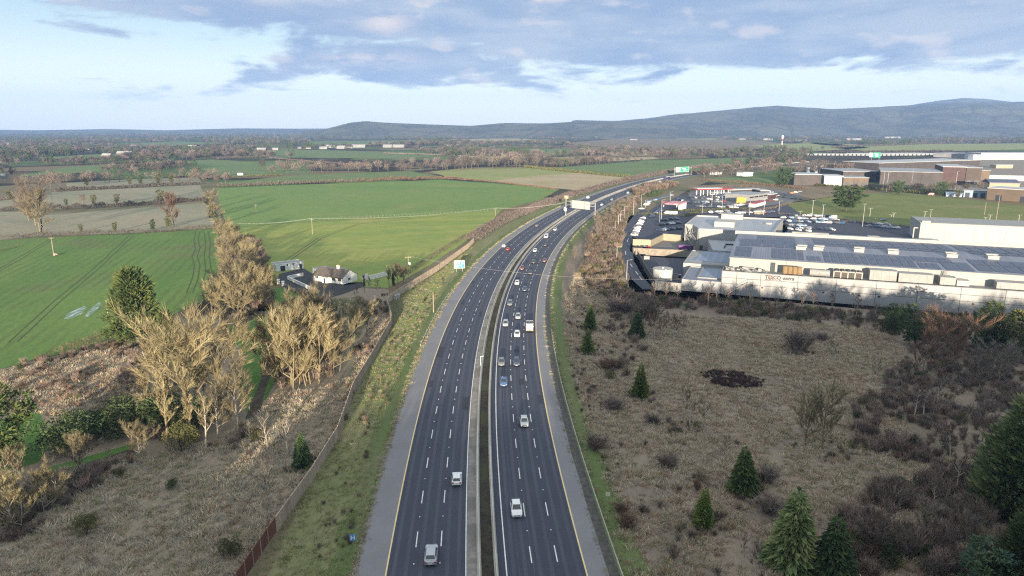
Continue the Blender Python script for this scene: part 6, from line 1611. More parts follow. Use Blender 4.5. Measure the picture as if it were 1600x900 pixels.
def car_parts(kind):
    """dict of shared part meshes for one body type"""
    L, Wd, H, belt, bon, boot = {'hatch': (4.15, 1.78, 1.47, .92, 1.05, .10), 'suv': (4.45, 1.86, 1.66, 1.05, 1.1, .12), 'saloon': (4.7, 1.84, 1.45, .93, 1.2, .75), 'estate': (4.75, 1.84, 1.50, .94, 1.2, .10), 'van': (5.2, 1.98, 2.1, 1.15, .75, .05)}[kind]
    h, w2 = L / 2, Wd / 2; P = {}
    st = [(-h, .80, .42, .80), (-h + .12, .94, .28, belt - .06), (-h + .6, 1, .22, belt), (-.4, 1, .2, belt), (h - bon - .35, 1, .2, belt + .02), (h - bon * .5, .98, .2, belt - .06), (h - .25, .90, .22, belt - .18), (h - .04, .78, .30, belt - .30), (h, .70, .42, belt - .40)]
    mb = MB()
    for y, kw, zb, zt in st:
        w_ = w2 * kw
        for x, z in ((-.9, zb), (.9, zb), (1, zb + .16), (1.0, (zb + zt) / 2 + .08), (.93, zt - .03), (.80, zt), (-.80, zt), (-.93, zt - .03), (-1.0, (zb + zt) / 2 + .08), (-1, zb + .16)): mb.v.append((x * w_, y, z))
    n = 10
    for i in range(len(st) - 1):
        for k in range(n):
            a, b = i * n + k, i * n + (k + 1) % n; mb.f.append((a, b, b + n, a + n)); mb.m.append(0)
    mb.f.append(tuple(range(n))); mb.m.append(0); mb.f.append(tuple(reversed(range((len(st) - 1) * n, len(st) * n)))); mb.m.append(0)
    P['body'] = mb.mesh('body', PAINT['white'])
    y0, y1, y2, y3 = -h + boot + .02, -h + boot + (.45 if kind != 'van' else .12), h - bon - .95 + (.2 if kind == 'van' else 0), h - bon - .12
    wb, wt = w2 * .90, w2 * .70 if kind != 'van' else w2 * .80
    mb = MB(); zb = belt - .04
    lo = [(-wb, y0, zb), (wb, y0, zb), (wb, y3, zb), (-wb, y3, zb)]; hi = [(-wt, y1, H - .05), (wt, y1, H - .05), (wt, y2, H - .05), (-wt, y2, H - .05)]; tp = [(-wt * .86, y1 + .18, H), (wt * .86, y1 + .18, H), (wt * .86, y2 - .22, H), (-wt * .86, y2 - .22, H)]
    for A, B in ((lo, hi), (hi, tp)):
        for k in range(4): mb.face([A[k], A[(k + 1) % 4], B[(k + 1) % 4], B[k]])
    mb.face(tp); P['roof'] = mb.mesh('roof', PAINT['white'])

    def quad(a, b, c, d, s0, s1, t0, t1, off):
        a, b, c, d = map(Vector, (a, b, c, d)); f = lambda s, t: (a.lerp(b, s)).lerp(d.lerp(c, s), t); nrm = (b - a).cross(d - a).normalized() * off
        m_ = MB(); m_.face([f(s0, t0) + nrm, f(s1, t0) + nrm, f(s1, t1) + nrm, f(s0, t1) + nrm]); return m_
    P['rear_window'] = quad(lo[0], lo[1], hi[1], hi[0], .08, .92, .22 if kind != 'van' else .4, .93, .012).mesh('rear_window', M_GLASS)
    P['windscreen'] = quad(lo[2], lo[3], hi[3], hi[2], .06, .94, .06, .95, .012).mesh('windscreen', M_GLASS)
    sw = MB()
    for s0, s1 in (((.10, .46), (.49, .86)) if kind != 'van' else ((.74, .93),)):
        q = quad(lo[1], lo[2], hi[2], hi[1], s0, s1, .14, .88, .012); sw.face(q.v)
    P['side_window_r'] = sw.mesh('side_window', M_GLASS); sw2 = MB()
    for f in sw.f: sw2.face([(-sw.v[i][0], sw.v[i][1], sw.v[i][2]) for i in reversed(f)])
    P['side_window_l'] = sw2.mesh('side_window', M_GLASS)
    r_ = .33 if kind != 'suv' else .37
    mb = MB(); mb.tube((-.11, 0, 0), (.11, 0, 0), r_, r_, 14, cap=True); P['tyre'] = mb.mesh('wheel', M_TYRE)
    mb = MB(); mb.tube((-.116, 0, 0), (.116, 0, 0), r_ * .62, r_ * .62, 10, cap=True); P['rim'] = mb.mesh('rim', M_RIM)
    mb = MB(); mb.box((0, 0, 0), (.36, .16, .15), taper=(.85, .8)); P['headlight'] = mb.mesh('headlight', M_LAMP)
    mb = MB(); mb.box((0, 0, 0), (.30, .10, .20)); P['tail_light'] = mb.mesh('tail_light', M_TAIL)
    mb = MB(); mb.box((0, 0, 0), (.22, .12, .15)); P['mirror'] = mb.mesh('mirror', PAINT['black'])
    mb = MB(); mb.box((0, 0, 0), (.52, .03, .12)); P['plate'] = mb.mesh('number_plate', M_PLATE)
    mb = MB(); mb.box((0, 0, 0), (Wd * .5, .05, .16)); P['grille'] = mb.mesh('grille', M_DARK)
    P['dim'] = (L, Wd, H, belt, r_)
    # one-piece version for parked rows: slots paint, glass, tyre
    q = MB()
    for nm, s in (('body', 0), ('roof', 0), ('rear_window', 1), ('windscreen', 1), ('side_window_r', 1), ('side_window_l', 1)):
        me = P[nm]; k = len(q.v); q.v += [tuple(v.co) for v in me.vertices]
        for p in me.polygons: q.f.append(tuple(k + i for i in p.vertices)); q.m.append(s)
    for sx in (-1, 1):
        for sy in (-1, 1):
            k = len(q.v); me = P['tyre']; q.v += [(v.co.x + sx * (w2 - .12), v.co.y + sy * L * .30, v.co.z + r_) for v in me.vertices]
            for p in me.polygons: q.f.append(tuple(k + i for i in p.vertices)); q.m.append(2)
    P['whole'] = q.mesh('parked_car', [PAINT['white'], M_GLASS, M_TYRE])
    CAR[kind] = P
    return P


for k in ('hatch', 'suv', 'saloon', 'estate', 'van'): car_parts(k)


def make_car(kind, colour, loc, ang, label, group='cars driving on the motorway', name='car', cat='car'):
    P = CAR[kind]; L, Wd, H, belt, r_ = P['dim']; t = empty(name, loc, ang, label, cat, group); pt = PAINT[colour]
    link('body', P['body'], t, mat=pt); link('roof', P['roof'], t, mat=pt)
    link('windscreen', P['windscreen'], t); link('rear_window', P['rear_window'], t)
    link('side_window', P['side_window_r'], t); link('side_window', P['side_window_l'], t)
    for sx in (-1, 1):
        for sy in (-1, 1):
            w_ = link('wheel', P['tyre'], t, (sx * (Wd / 2 - .12), sy * L * .30, r_)); link('rim', P['rim'], w_)
        link('headlight', P['headlight'], t, (sx * Wd * .30, L / 2 - .13, belt - .42)); link('tail_light', P['tail_light'], t, (sx * Wd * .36, -L / 2 + .04, .66)); link('mirror', P['mirror'], t, (sx * (Wd / 2 + .07), L * .14, belt - .02))
    link('number_plate', P['plate'], t, (0, -L / 2 - .01, .50)); link('number_plate', P['plate'], t, (0, L / 2 + .01, .40)); link('grille', P['grille'], t, (0, L / 2 - .005, .46))
    return t


TRAFFIC = [  # photo x, y, body, colour, label
    (675, 872, 'suv', 'silver', 'silver off-roader driving away, nearest car to the camera'), (714, 752, 'hatch', 'white', 'white hatchback driving away beside the median, near the camera'), (793, 391, 'hatch', 'red', 'bright red hatchback driving away past the roadside sign'), (784.5, 386, 'hatch', 'white', 'small white car ahead of the red one near the left shoulder'),
    (839, 354, 'saloon', 'grey', 'grey car driving away alone short of the gantry'), (947, 304, 'saloon', 'black', 'black car driving away beyond the gantry'), (920, 310, 'van', 'white', 'white van driving away just beyond the gantry sign'), (1010.5, 289.5, 'saloon', 'black', 'dark car driving away on the far bend'), (1030.5, 284.5, 'suv', 'white', 'white car driving away on the far bend'), (1043, 282, 'saloon', 'grey', 'grey car driving away, farthest on the bend'),
    (809, 800, 'hatch', 'white', 'white car coming towards the camera, nearest on the right carriageway'), (819, 663, 'hatch', 'silver', 'silver car coming alone in the middle lane'), (787, 600, 'saloon', 'blue', 'blue car coming in the lane beside the median'), (783, 569, 'hatch', 'grey', 'dark grey car behind the blue one beside the median'), (807, 569, 'suv', 'navy', 'navy off-roader in the middle lane level with a grey car'),
    (808, 525, 'hatch', 'white', 'white car in the middle lane beside the cream lorry'), (790, 508, 'estate', 'silver', 'silver car beside the median just behind the white one'), (809.5, 497, 'hatch', 'silver', 'silver car in the middle lane behind the white one'), (797, 476, 'estate', 'grey', 'grey car beside the median with dark roof'), (820, 454, 'hatch', 'navy', 'navy car in the middle lane below the overhead cable'), (808, 444, 'hatch', 'white', 'white car beside the median below the overhead cable'),
    (829, 428, 'hatch', 'black', 'black car at the overhead cable in the middle lane'), (816, 421, 'suv', 'maroon', 'maroon car beside the median above the overhead cable'), (834.5, 411, 'saloon', 'black', 'black car in the middle lane right of the roadside sign'), (851, 409, 'hatch', 'maroon', 'dull red car in the outer lane near the shoulder'), (836, 393, 'hatch', 'white', 'white car coming beside the median, left of a black one'), (852.5, 384, 'saloon', 'black', 'black car in the middle lane between two white ones'),
    (853.5, 371.5, 'van', 'white', 'white van coming beside the median'), (867.5, 360, 'hatch', 'white', 'white car coming beside the median toward the bend'), (939, 321, 'saloon', 'white', 'white car coming just right of the gantry sign'), (956, 313, 'hatch', 'white', 'white car second beyond the gantry sign'), (985.5, 302.5, 'suv', 'white', 'white car third beyond the gantry sign'), (1017, 295.5, 'hatch', 'white', 'white car fourth beyond the gantry sign'), (1028, 291, 'suv', 'silver', 'silver car on the far bend before the coach'),
    (1044, 288, 'hatch', 'white', 'white car on the far bend behind the silver one'), (1053, 286.5, 'hatch', 'silver', 'pale car nearest the purple coach')]
for px, py, k, c, lb in TRAFFIC:
    s, d = road_sd(px, py); left = d < 0
    lanes = [-2.82 - LANE * (i + .5) for i in range(3)] if left else [2.82 + LANE * (i + .5) for i in range(3)]
    ln = min(lanes, key=lambda q: abs(q - d)); d = ln + max(-.55, min(.55, d - ln))
    p, a = at_road(s, d, .042); make_car(k, c, p, -a + (0 if left else math.pi), lb, 'cars driving away on the left carriageway' if left else 'cars coming on the right carriageway', 'car', 'van' if k == 'van' else 'car')

# cream cabbed light lorry
s, d = road_sd(828, 515); p, a = at_road(s, 2.82 + LANE * 2.5 - .1, .042)
t = empty('lorry', p, -a + math.pi, 'cream cabbed light lorry with a grey open body in the outer lane', 'lorry')
q = MB(); q.box((0, 2.5, .55), (2.1, 1.75, 1.15)); q.box((0, 2.42, 1.70), (2.05, 1.5, .75), taper=(.92, .82)); q.build('cab', PAINT['cream'], t)
q = MB(); q.face([(-.9, 3.19, 1.72), (-.84, 3.06, 2.36), (.84, 3.06, 2.36), (.9, 3.19, 1.72)]); q.build('windscreen', M_GLASS, t)
for sx in (-1, 1):
    q = MB(); q.box((sx * 1.0, 2.5, 1.72), (.06, 1.0, .5)); q.build('side_window', M_GLASS, t)
    q = MB(); q.box((sx * .78, 3.36, .8), (.36, .08, .2)); q.build('headlight', M_LAMP, t)
    for sy in (2.3, -1.9):
        w_ = link('wheel', CAR['van']['tyre'], t, (sx * .92, sy, .40)); w_.scale = (1.3, 1.2, 1.2); link('rim', CAR['van']['rim'], w_)
q = MB(); q.box((0, -.8, .6), (1.0, 4.8, .25)); q.build('chassis', M_DARK, t)
q = MB(); q.box((0, -.9, .95), (2.2, 4.4, .12)); q.box((0, 1.25, 1.05), (2.2, .1, 1.3)); q.box((0, -3.05, 1.05), (2.2, .1, .9))
for sx in (-1, 1): q.box((sx * 1.07, -.9, 1.05), (.08, 4.4, .9))
q.build('load_body', PAINT['silver'], t)
q = MB(); q.box((0, 3.38, .62), (1.9, .06, .18)); q.build('bumper', M_DARK, t)
# coach
s, d = road_sd(1076, 281.5); p, a = at_road(s, 2.82 + LANE * 1.5, .042)
t = empty('coach', p, -a + math.pi, 'dark purple coach with a pale roof on the far bend', 'coach')
M_CO = mat('coach_purple', (.07, .025, .085), rough=.35, coat=.5)
q = MB(); q.box((0, 0, .4), (2.5, 11.8, 2.7), taper=(.97, .985)); q.build('body', M_CO, t)
q = MB(); q.box((0, 0, 3.1), (2.42, 11.5, .22), taper=(.9, .97)); q.build('roof', PAINT['white'], t)
q = MB(); q.box((0, 5.86, 1.3), (2.2, .08, 1.5)); q.build('windscreen', M_GLASS, t)
for sx in (-1, 1):
    q = MB(); q.box((sx * 1.235, -.2, 1.7), (.05, 10.6, 1.0)); q.build('side_window', M_GLASS, t)
    q = MB(); q.box((sx * .9, 5.92, .7), (.4, .08, .2)); q.build('headlight', M_LAMP, t)
    for sy in (3.6, -3.2): w_ = link('wheel', CAR['van']['tyre'], t, (sx * 1.1, sy, .48)); w_.scale = (1.4, 1.45, 1.45); link('rim', CAR['van']['rim'], w_)

# ---- parked cars: rows given by their two ends
COLS = ['white', 'silver', 'grey', 'black', 'navy', 'blue', 'red', 'white', 'silver', 'pale_blue']


KW = {'hatch': 'hatchback', 'suv': 'off-roader', 'saloon': 'saloon', 'van': 'van', 'estate': 'estate'}


def parked_row(px0, px1, n, face, where, group, cols=COLS, skip=.1, kinds=('hatch', 'suv', 'saloon', 'hatch')):
    a, b = Vector(G(*px0)), Vector(G(*px1)); rr = random.Random(int(px0[0] * 7 + px0[1])); items = []
    base = math.atan2((b - a).y, (b - a).x)
    for i in range(n):
        if rr.random() < skip: continue
        items.append((i, rr.random()))
    items.sort(key=lambda q: a.lerp(b, q[0] / max(1, n - 1)).x / a.lerp(b, q[0] / max(1, n - 1)).y)
    for j_, (i, _) in enumerate(items):
        p = a.lerp(b, i / max(1, n - 1)) + Vector((rr.uniform(-.15, .15), rr.uniform(-.3, .3), .03)); c = rr.choice(cols); k = rr.choice(kinds)
        o = link('parked_car', CAR[k]['whole'], None, p, base + face + rr.uniform(-.04, .04) + (math.pi if rr.random() < .4 else 0), mat=PAINT[c])
        tag(o, f'{c.replace("_", " ")} {KW[k]}, {ordinal(j_).replace(" from left", "")} from left {where}'.replace('leftmost from left', 'leftmost'), 'car', group)


parked_row((991, 368.5), (1004, 342), 11, 0.0, 'in the tight row by the cream retaining wall', 'cars parked by the cream retaining wall', ['white', 'silver', 'white', 'grey', 'white', 'black', 'red'], .0)
parked_row((1029, 361), (1062, 358), 9, 0.5, 'in the near row left of the store block', 'cars parked left of the store block', ['black', 'navy', 'grey', 'maroon', 'white', 'pale_blue'], .05)
parked_row((1030, 352), (1060, 349), 7, 0.5, 'in the second row left of the store block', 'cars parked left of the store block', ['black', 'navy', 'grey', 'white'], .2)
parked_row((1038, 345), (1056, 343), 4, 0.5, 'in the far row left of the store block', 'cars parked left of the store block', ['grey', 'black', 'silver'], .2)
parked_row((1002, 327), (1012, 319), 5, 0.2, 'beside the mini roundabout hedge', 'cars parked by the roundabout', ['white', 'silver', 'white'], .1)
parked_row((1014, 316), (1050, 306), 9, 1.2, 'at the corner before the motorway bank', 'cars parked near the motorway bank', ['pale_blue', 'silver', 'blue', 'grey', 'white'], .1)
parked_row((1098, 333.5), (1136, 331), 8, .8, 'right behind the store block', 'cars parked behind the store block', ['silver', 'grey', 'white', 'black', 'navy'], .1)
parked_row((1192, 333), (1206, 332), 3, .8, 'by the yellow kiosk behind the store block', 'cars parked behind the store block', ['white', 'navy', 'red'], .0)
parked_row((1085, 317), (1130, 316), 10, .3, 'along the street before the red canopy', 'cars parked before the red canopy', skip=.15)
parked_row((1100, 308), (1140, 310), 8, .3, 'on the forecourt under the red canopy', 'cars parked at the red canopy', ['white', 'grey', 'black', 'silver'], .1)
for k, (x0, x1, y) in enumerate([(1118, 1180, 299), (1114, 1178, 302), (1112, 1174, 305), (1118, 1170, 308.5), (1180, 1206, 300), (1128, 1186, 296.5)]):
    parked_row((x0, y), (x1, y + 1), 15, .9, f'in the {["first", "second", "third", "fourth", "fifth", "sixth"][k]} row of the car dealership', 'cars at the dealership', ['white', 'silver', 'silver', 'grey', 'white', 'pale_blue'], .12)
parked_row((1180, 318), (1212, 313), 5, .3, 'on the lane right of the dealership', 'cars parked right of the dealership', ['white', 'white', 'maroon'], .2)
parked_row((1210, 308), (1250, 300), 7, .6, 'behind the dealership fence', 'cars parked behind the dealership', ['white', 'orange', 'grey', 'black'], .1)
for k, (x0, y0, x1, y1, n) in enumerate([(1224, 341, 1318, 344.5, 17), (1226, 346, 1320, 350, 16), (1228, 352, 1262, 354, 6), (1228, 358, 1262, 362, 6), (1328, 353, 1400, 357, 11), (1332, 348, 1420, 354.5, 9)]):
    parked_row((x0, y0), (x1, y1), n, 1.1, ['in the back row of the right-hand car park', 'in the middle row of the right-hand car park', 'in the third row of the right-hand car park', 'in the row at the store block corner', 'in the front row left of the white hall', 'along the grass left of the white hall'][k], 'cars in the right-hand car park', ['white', 'silver', 'navy', 'black', 'grey', 'white', 'pale_blue', 'blue'], .12 if k < 4 else .3)
for k, (x0, y0, x1, y1, n) in enumerate([(1140, 313, 1168, 311, 7), (1140, 305, 1168, 306, 9), (1232, 356, 1300, 360, 12), (1060, 312, 1078, 318, 6), (1126, 334.5, 1180, 333, 9)]):
    parked_row((x0, y0), (x1, y1), n, 1.0, ['left of the orange kiosk', 'between the fuel canopy and kiosk', 'in the near row behind the long shed', 'beside the striped canopy', 'in the strip right behind the store block'][k], 'more cars parked about the retail park', ['white', 'silver', 'grey', 'black', 'blue', 'navy'], .1)
for k, (x0, y0, x1, y1, n) in enumerate([(1138, 322, 1176, 320, 10), (1090, 323, 1150, 325, 13), (1078, 309, 1120, 313, 10), (1205, 306, 1250, 312, 8), (1018, 340, 1030, 329, 7), (1232, 338, 1290, 338.5, 12)]):
    parked_row((x0, y0), (x1, y1), n, 1.0, ['on the street before the orange kiosk', 'on the near street of the retail park', 'at the edge of the fuel station', 'on the gravel behind the dealership', 'on the left side of the striped canopy', 'along the hedge of the right-hand car park'][k], 'cars parked about the retail park', ['white', 'silver', 'grey', 'black', 'white', 'navy'], .15)
for px, py, k, c, lb in ((1301, 341, 'van', 'white', 'white van parked at the grass edge of the right-hand car park'), (1266, 337, 'saloon', 'white', 'white car alone on the verge by the roadside field'), (1454, 305, 'van', 'red', 'red van parked at the back of the roadside field'), (1401, 380, 'van', 'white', 'white van beside the white hall canopy'), (1043, 334, 'van', 'white', 'white van left of the striped canopy'), (1052, 335, 'van', 'white', 'second white van before the striped canopy'), (1380, 345, 'hatch', 'grey', 'grey car on the field edge')):
    make_car(k, c, G(px, py, .03), random.uniform(.8, 1.8), lb, None, 'car', 'van' if k == 'van' else 'car')
t = empty('skip_lorry', G(1069, 391), SHA + .35, 'purple lorry body parked in the upper service yard', 'lorry')
q = MB(); q.box((0, 0, .9), (6.2, 2.4, 1.7), taper=(1, .92)); q.build('body', M_PURPLE, t); q = MB(); q.box((3.7, 0, .5), (1.3, 2.2, 2.0), taper=(.8, .9)); q.build('cab', M_DARK, t)
for sx in (-2, 2.2):
    for sy in (-1, 1): w_ = link('wheel', CAR['van']['tyre'], t, (sx, sy * 1.0, .45), math.pi / 2); w_.scale = (1.3, 1.3, 1.3)

# ------------------------------------------------------------------ signs, gantries, lamps, poles
M_GREENS = mat('sign_green', (.02, .33, .19), rough=.45); M_TURQ = mat('sign_turquoise', (.03, .40, .48), rough=.45); M_SIGNW = mat('sign_white', (.80, .80, .78), rough=.5); M_BLUES = mat('sign_blue', (.05, .25, .60), rough=.45)
M_LATT = mat('sign_back', (.46, .455, .42), (.38, .375, .35), 1.5, rough=.6)
t = empty('direction_sign', G(718, 424.5), R(5), 'large turquoise and white direction sign on the left verge', 'road sign')
q = MB()
for k in (-1.3, 1.3): q.tube((k, .1, 0), (k, .1, 4.6), .09, .09, 6)
q.build('post', M_STEEL, t)
q = MB(); q.box((0, 0, 1.5), (4.5, .08, 3.3)); q.build('board', M_SIGNW, t)
q = MB(); q.box((1.1, -.06, 4.8), (2.2, .06, .55)); q.build('top_plate', M_DARK, t)
q = MB(); q.box((.35, -.06, 1.62), (3.5, .05, 1.75)); q.box((1.05, -.06, 3.37), (2.1, .05, 1.0)); q.build('turquoise_panel', M_TURQ, t)
q = MB(); q.box((.9, -.10, 1.75), (.22, .04, 2.2)); q.box((.3, -.10, 2.7), (1.2, .04, .2)); q.box((-.75, -.10, 2.1), (.9, .04, .22)); q.box((-.75, -.10, 2.6), (.7, .04, .22)); q.box((1.5, -.1, 3.6), (.7, .04, .22)); q.build('sign_symbol', M_SIGNW, t)


def gantry(pxl, pxr, px0, px1, ytop, ybot, label, back):
    a, b = Vector(G(*pxl)), Vector(G(*pxr)); ang = math.atan2((b - a).y, (b - a).x); L = (b - a).length; t = empty('sign_gantry', a, ang, label, 'gantry')
    H = height_at(*pxl, ytop) ; q = MB(); q.tube((0, 0, 0), (0, 0, H - .4), .28, .24, 8); q.build('post', M_STEEL, t); q = MB(); q.tube((L, 0, 0), (L, 0, H - .4), .28, .24, 8); q.build('post', M_STEEL, t)
    q = MB(); z0, z1 = H - 3.1, H - 1.2
    for z in (z0, z1):
        for y in (-.35, .35): q.tube((-.2, y, z), (L + .2, y, z), .13, .13, 5)
    n = max(3, int(L / 2))
    for k in range(n): q.tube((L * k / n, -.35, z0 if k % 2 else z1), (L * (k + 1) / n, -.35, z1 if k % 2 else z0), .08, .08, 4)
    q.build('truss', M_STEEL, t)
    return t, L, H, a, ang


gt, gL, gH, ga_, gang = gantry((884, 338), (929.5, 343.5), 892, 923, 311.5, 326, 'steel gantry carrying a wide sign seen from behind', True)
f0, f1 = (892 - 884) / 45.5 * gL, (922.5 - 884) / 45.5 * gL
q = MB(); q.box(((f0 + f1) / 2 - 1.6, -.75, gH - 5.4), ((f1 - f0) * .66, .12, 5.4)); q.build('sign_panel', M_LATT, gt); q = MB(); q.box((f1 - (f1 - f0) * .145, -.75, gH - 5.4), ((f1 - f0) * .29, .12, 5.4)); q.build('sign_panel', M_LATT, gt)
q = MB()
for k in range(9): q.box((f0 + .2 + k * (f1 - f0 - .4) / 8, -.86, gH - 5.4), (.10, .1, 5.4))
for k in range(4): q.box(((f0 + f1) / 2, -.88, gH - 5.3 + k * 1.7), (f1 - f0, .08, .12))
q.build('panel_ribs', M_STEEL, gt)
q = MB(); q.box((.3, 0, gH + .6), (3.2, .4, 2.0)); q.build('matrix_sign', mat('matrix_back', (.55, .40, .27), (.45, .34, .25), 1, rough=.6), gt)
q = MB(); q.tube((0, 0, gH - .4), (0, 0, gH + .7), .15, .15, 6); q.build('bracket', M_STEEL, gt)
q = MB(); q.tube((-.2, -.42, 4.9), (-.2, -.52, 4.9), 1.35, 1.35, 16, cap=True); q.build('round_sign', M_SIGNW, gt)
q = MB(); q.box((1.6, -.45, gH - 2.9), (1.1, .3, 1.4)); q.box((3.4, -.45, gH - 2.9), (1.7, .3, 1.2)); q.build('lane_signal', M_DARK, gt)
gt, gL, gH, ga_, gang = gantry((1053.3, 275), (1080, 273.5), 1055, 1075, 261.5, 269, 'far gantry with a white and a green direction sign over the motorway', False)
q = MB(); q.box((gL * .175, -.8, gH - 6.2), (gL * .24, .15, 6.2)); q.build('white_sign', M_SIGNW, gt)
q = MB(); q.box((gL * .57, -.8, gH - 6.6), (gL * .5, .15, 6.6)); q.build('green_sign', M_GREENS, gt)
q = MB()
for z in (gH - 6.3, gH - .25): q.box((gL * .57, -.92, z), (gL * .48, .08, .22))
for u in (.335, .805): q.box((gL * u, -.92, gH - 6.3), (.22, .08, 6.1))
for z, u, wd in ((gH - 2.6, .52, .2), (gH - 4.2, .6, .24)): q.box((gL * u, -.94, z), (gL * wd, .06, .7))
q.build('sign_border', M_SIGNW, gt)
g = Vector(G(1367, 253)); t = empty('roadside_sign', g, R(-26), 'small distant green road sign above the industrial trees', 'road sign')
q = MB(); q.tube((-6, 0, 0), (-6, 0, 14), .25, .25, 6); q.tube((6, 0, 0), (6, 0, 14), .25, .25, 6); q.build('post', M_STEEL, t)
q = MB(); q.box((2, -.3, 7.8), (12, .2, 9)); q.build('green_panel', M_GREENS, t); q = MB(); q.box((-7.5, -.3, 8.6), (5, .2, 7.5)); q.build('white_panel', M_SIGNW, t); q = MB(); q.box((2, -.45, 10), (4, .1, 4)); q.box((0.5, -.45, 14.5), (5, .1, .9)); q.build('sign_symbol', M_SIGNW, t)

t = empty('marker_sign', G(552, 853), R(8), 'small blue roadside marker sign on a post in the left verge grass', 'road sign')
q = MB(); q.tube((0, .03, 0), (0, .03, 1.5), .04, .04, 6); q.build('post', M_STEEL, t); q = MB(); q.box((0, 0, .9), (.95, .04, .95)); q.build('board', M_BLUES, t); q = MB(); q.box((-.22, -.04, 1.05), (.16, .03, .65)); q.box((.22, -.04, 1.05), (.16, .03, .65)); q.box((0, -.04, 1.3), (.3, .03, .14)); q.build('sign_symbol', M_SIGNW, t)
t = empty('post_sign', G(949.5, 789), R(-4), 'small pale square sign on a post right of the steel barrier', 'road sign')
q = MB(); q.tube((0, .03, 0), (0, .03, 2.2), .045, .045, 6); q.build('post', M_STEEL, t); q = MB(); q.box((0, 0, 1.6), (.7, .04, .7)); q.build('board', mat('cream_sign', (.62, .58, .42), rough=.6), t)
for px, py, lb in ((618.5, 467.5, 'left white roadside cabinet at the fence bend'), (622.5, 466, 'right white roadside cabinet at the fence bend')):
    t = empty('roadside_cabinet', G(px, py), .2, lb, 'cabinet', 'white roadside cabinets'); q = MB(); q.box((0, 0, 0), (.9, .6, 1.6)); q.build('case', M_SIGNW, t); q = MB(); q.box((0, 0, 1.6), (1.0, .7, .1)); q.build('lid', M_STEEL, t); q = MB(); q.box((0, -.31, .15), (.75, .03, 1.3)); q.build('door', M_VENT, t)
t = empty('median_lamp_stub', G(751, 571), R(10), 'pale bent marker pole in the dark median', 'pole'); q = MB(); q.tube((0, 0, 0), (0, 0, 2.4), .07, .05, 6); q.build('pole', M_SIGNW, t); q = MB(); q.tube((0, 0, 2.4), (.9, 0, 2.55), .05, .05, 6); q.build('arm', M_SIGNW, t)

_lp = {}


def lamp(px, pyb, pyt, label, arm=1, grp='street lamps along the service road', ang=None):
    h = round(height_at(px, pyb, pyt) * 2) / 2
    if (h, arm) not in _lp:
        a, b, c = MB(), MB(), MB(); a.tube((0, 0, 0), (0, 0, h), .14, .08, 6); b.tube((0, 0, h), (1.5 if arm == 1 else .7, 0, h + .12), .06, .05, 5)
        if arm == 2: b.tube((0, 0, h), (-.7, 0, h + .12), .06, .05, 5)
        c.box((1.75 if arm == 1 else .9, 0, h + .05), (.8, .34, .16))
        if arm == 2: c.box((-.9, 0, h + .05), (.8, .34, .16))
        _lp[(h, arm)] = (a.mesh('pole', M_STEEL), b.mesh('arm', M_STEEL), c.mesh('lamp_head', M_VENT))
    t = empty('street_lamp', G(px, pyb), random.uniform(-.3, .3) if ang is None else ang, label, 'street lamp', grp)
    for nm, me in zip(('pole', 'arm', 'lamp_head'), _lp[(h, arm)]): link(nm, me, t)


SL_ = [(963.5, 409, 386), (979, 437, 406), (961, 366, 346), (966, 357, 336), (969.5, 350, 329), (975, 345, 323), (989.5, 336, 307), (1002, 323, 304), (1008, 325, 313), (1030, 352, 328), (1033, 344, 312), (1047, 318, 300), (1097, 337, 318), (1112, 322, 303), (1128, 326, 305), (1171, 336, 314), (1193, 336, 310), (1217, 330, 314), (1249, 347, 330), (1268.5, 339, 313), (1285, 341, 320), (1347.5, 354, 319), (1358, 347, 326), (1368.5, 354, 342), (1443, 352, 331), (1451.5, 354, 328), (1391, 352, 336), (1395, 350, 333), (1538, 356, 340), (1545, 352, 336), (1590, 355, 336), (1379, 300, 268), (1385, 300, 270), (1423, 298, 264), (1492, 298, 268), (1303, 270, 252)]
for i, (px, pb, pt) in enumerate(sorted(SL_)):
    where = 'beside the service road' if px < 1005 else 'in the car park left of the store block' if px < 1060 else 'behind the store block' if px < 1220 else 'in the right-hand car park' if px < 1400 else 'beyond the white hall'
    lamp(px, pb, pt, f'slim street lamp {where}, {ordinal(i)}', 2 if px > 1240 and pb > 310 else 1)

M_POLE = mat('pole_timber', (.32, .27, .19), (.24, .20, .15), .8, rough=.9); M_WIRE = mat('cable_grey', (.50, .49, .46), rough=.5)
M_INSUL = mat('insulator', (.5, .48, .44), rough=.4)


def pole(px, pyb, pyt, label, cross=True, base=False):
    h = height_at(px, pyb, pyt); t = empty('power_pole', G(px, pyb), random.uniform(-.1, .1), label, 'power pole', 'timber power poles'); q = MB(); q.tube((0, 0, -.1), (0, 0, h), .19, .13, 7, cap=True); q.build('pole', M_POLE, t)
    if cross:
        q = MB(); q.box((0, 0, h - .75), (2.4, .14, .14)); q.build('cross_arm', M_POLE, t); q = MB()
        for k in (-1.05, 0, 1.05): q.tube((k, 0, h - .6), (k, 0, h - .35), .07, .05, 5)
        q.build('insulators', M_INSUL, t)
    if base:
        q = MB(); q.box((.45, 0, h * .62), (.7, .6, 1.0)); q.build('transformer', M_STEEL, t)
    return Vector(G(px, pyb)) + Vector((0, 0, h))


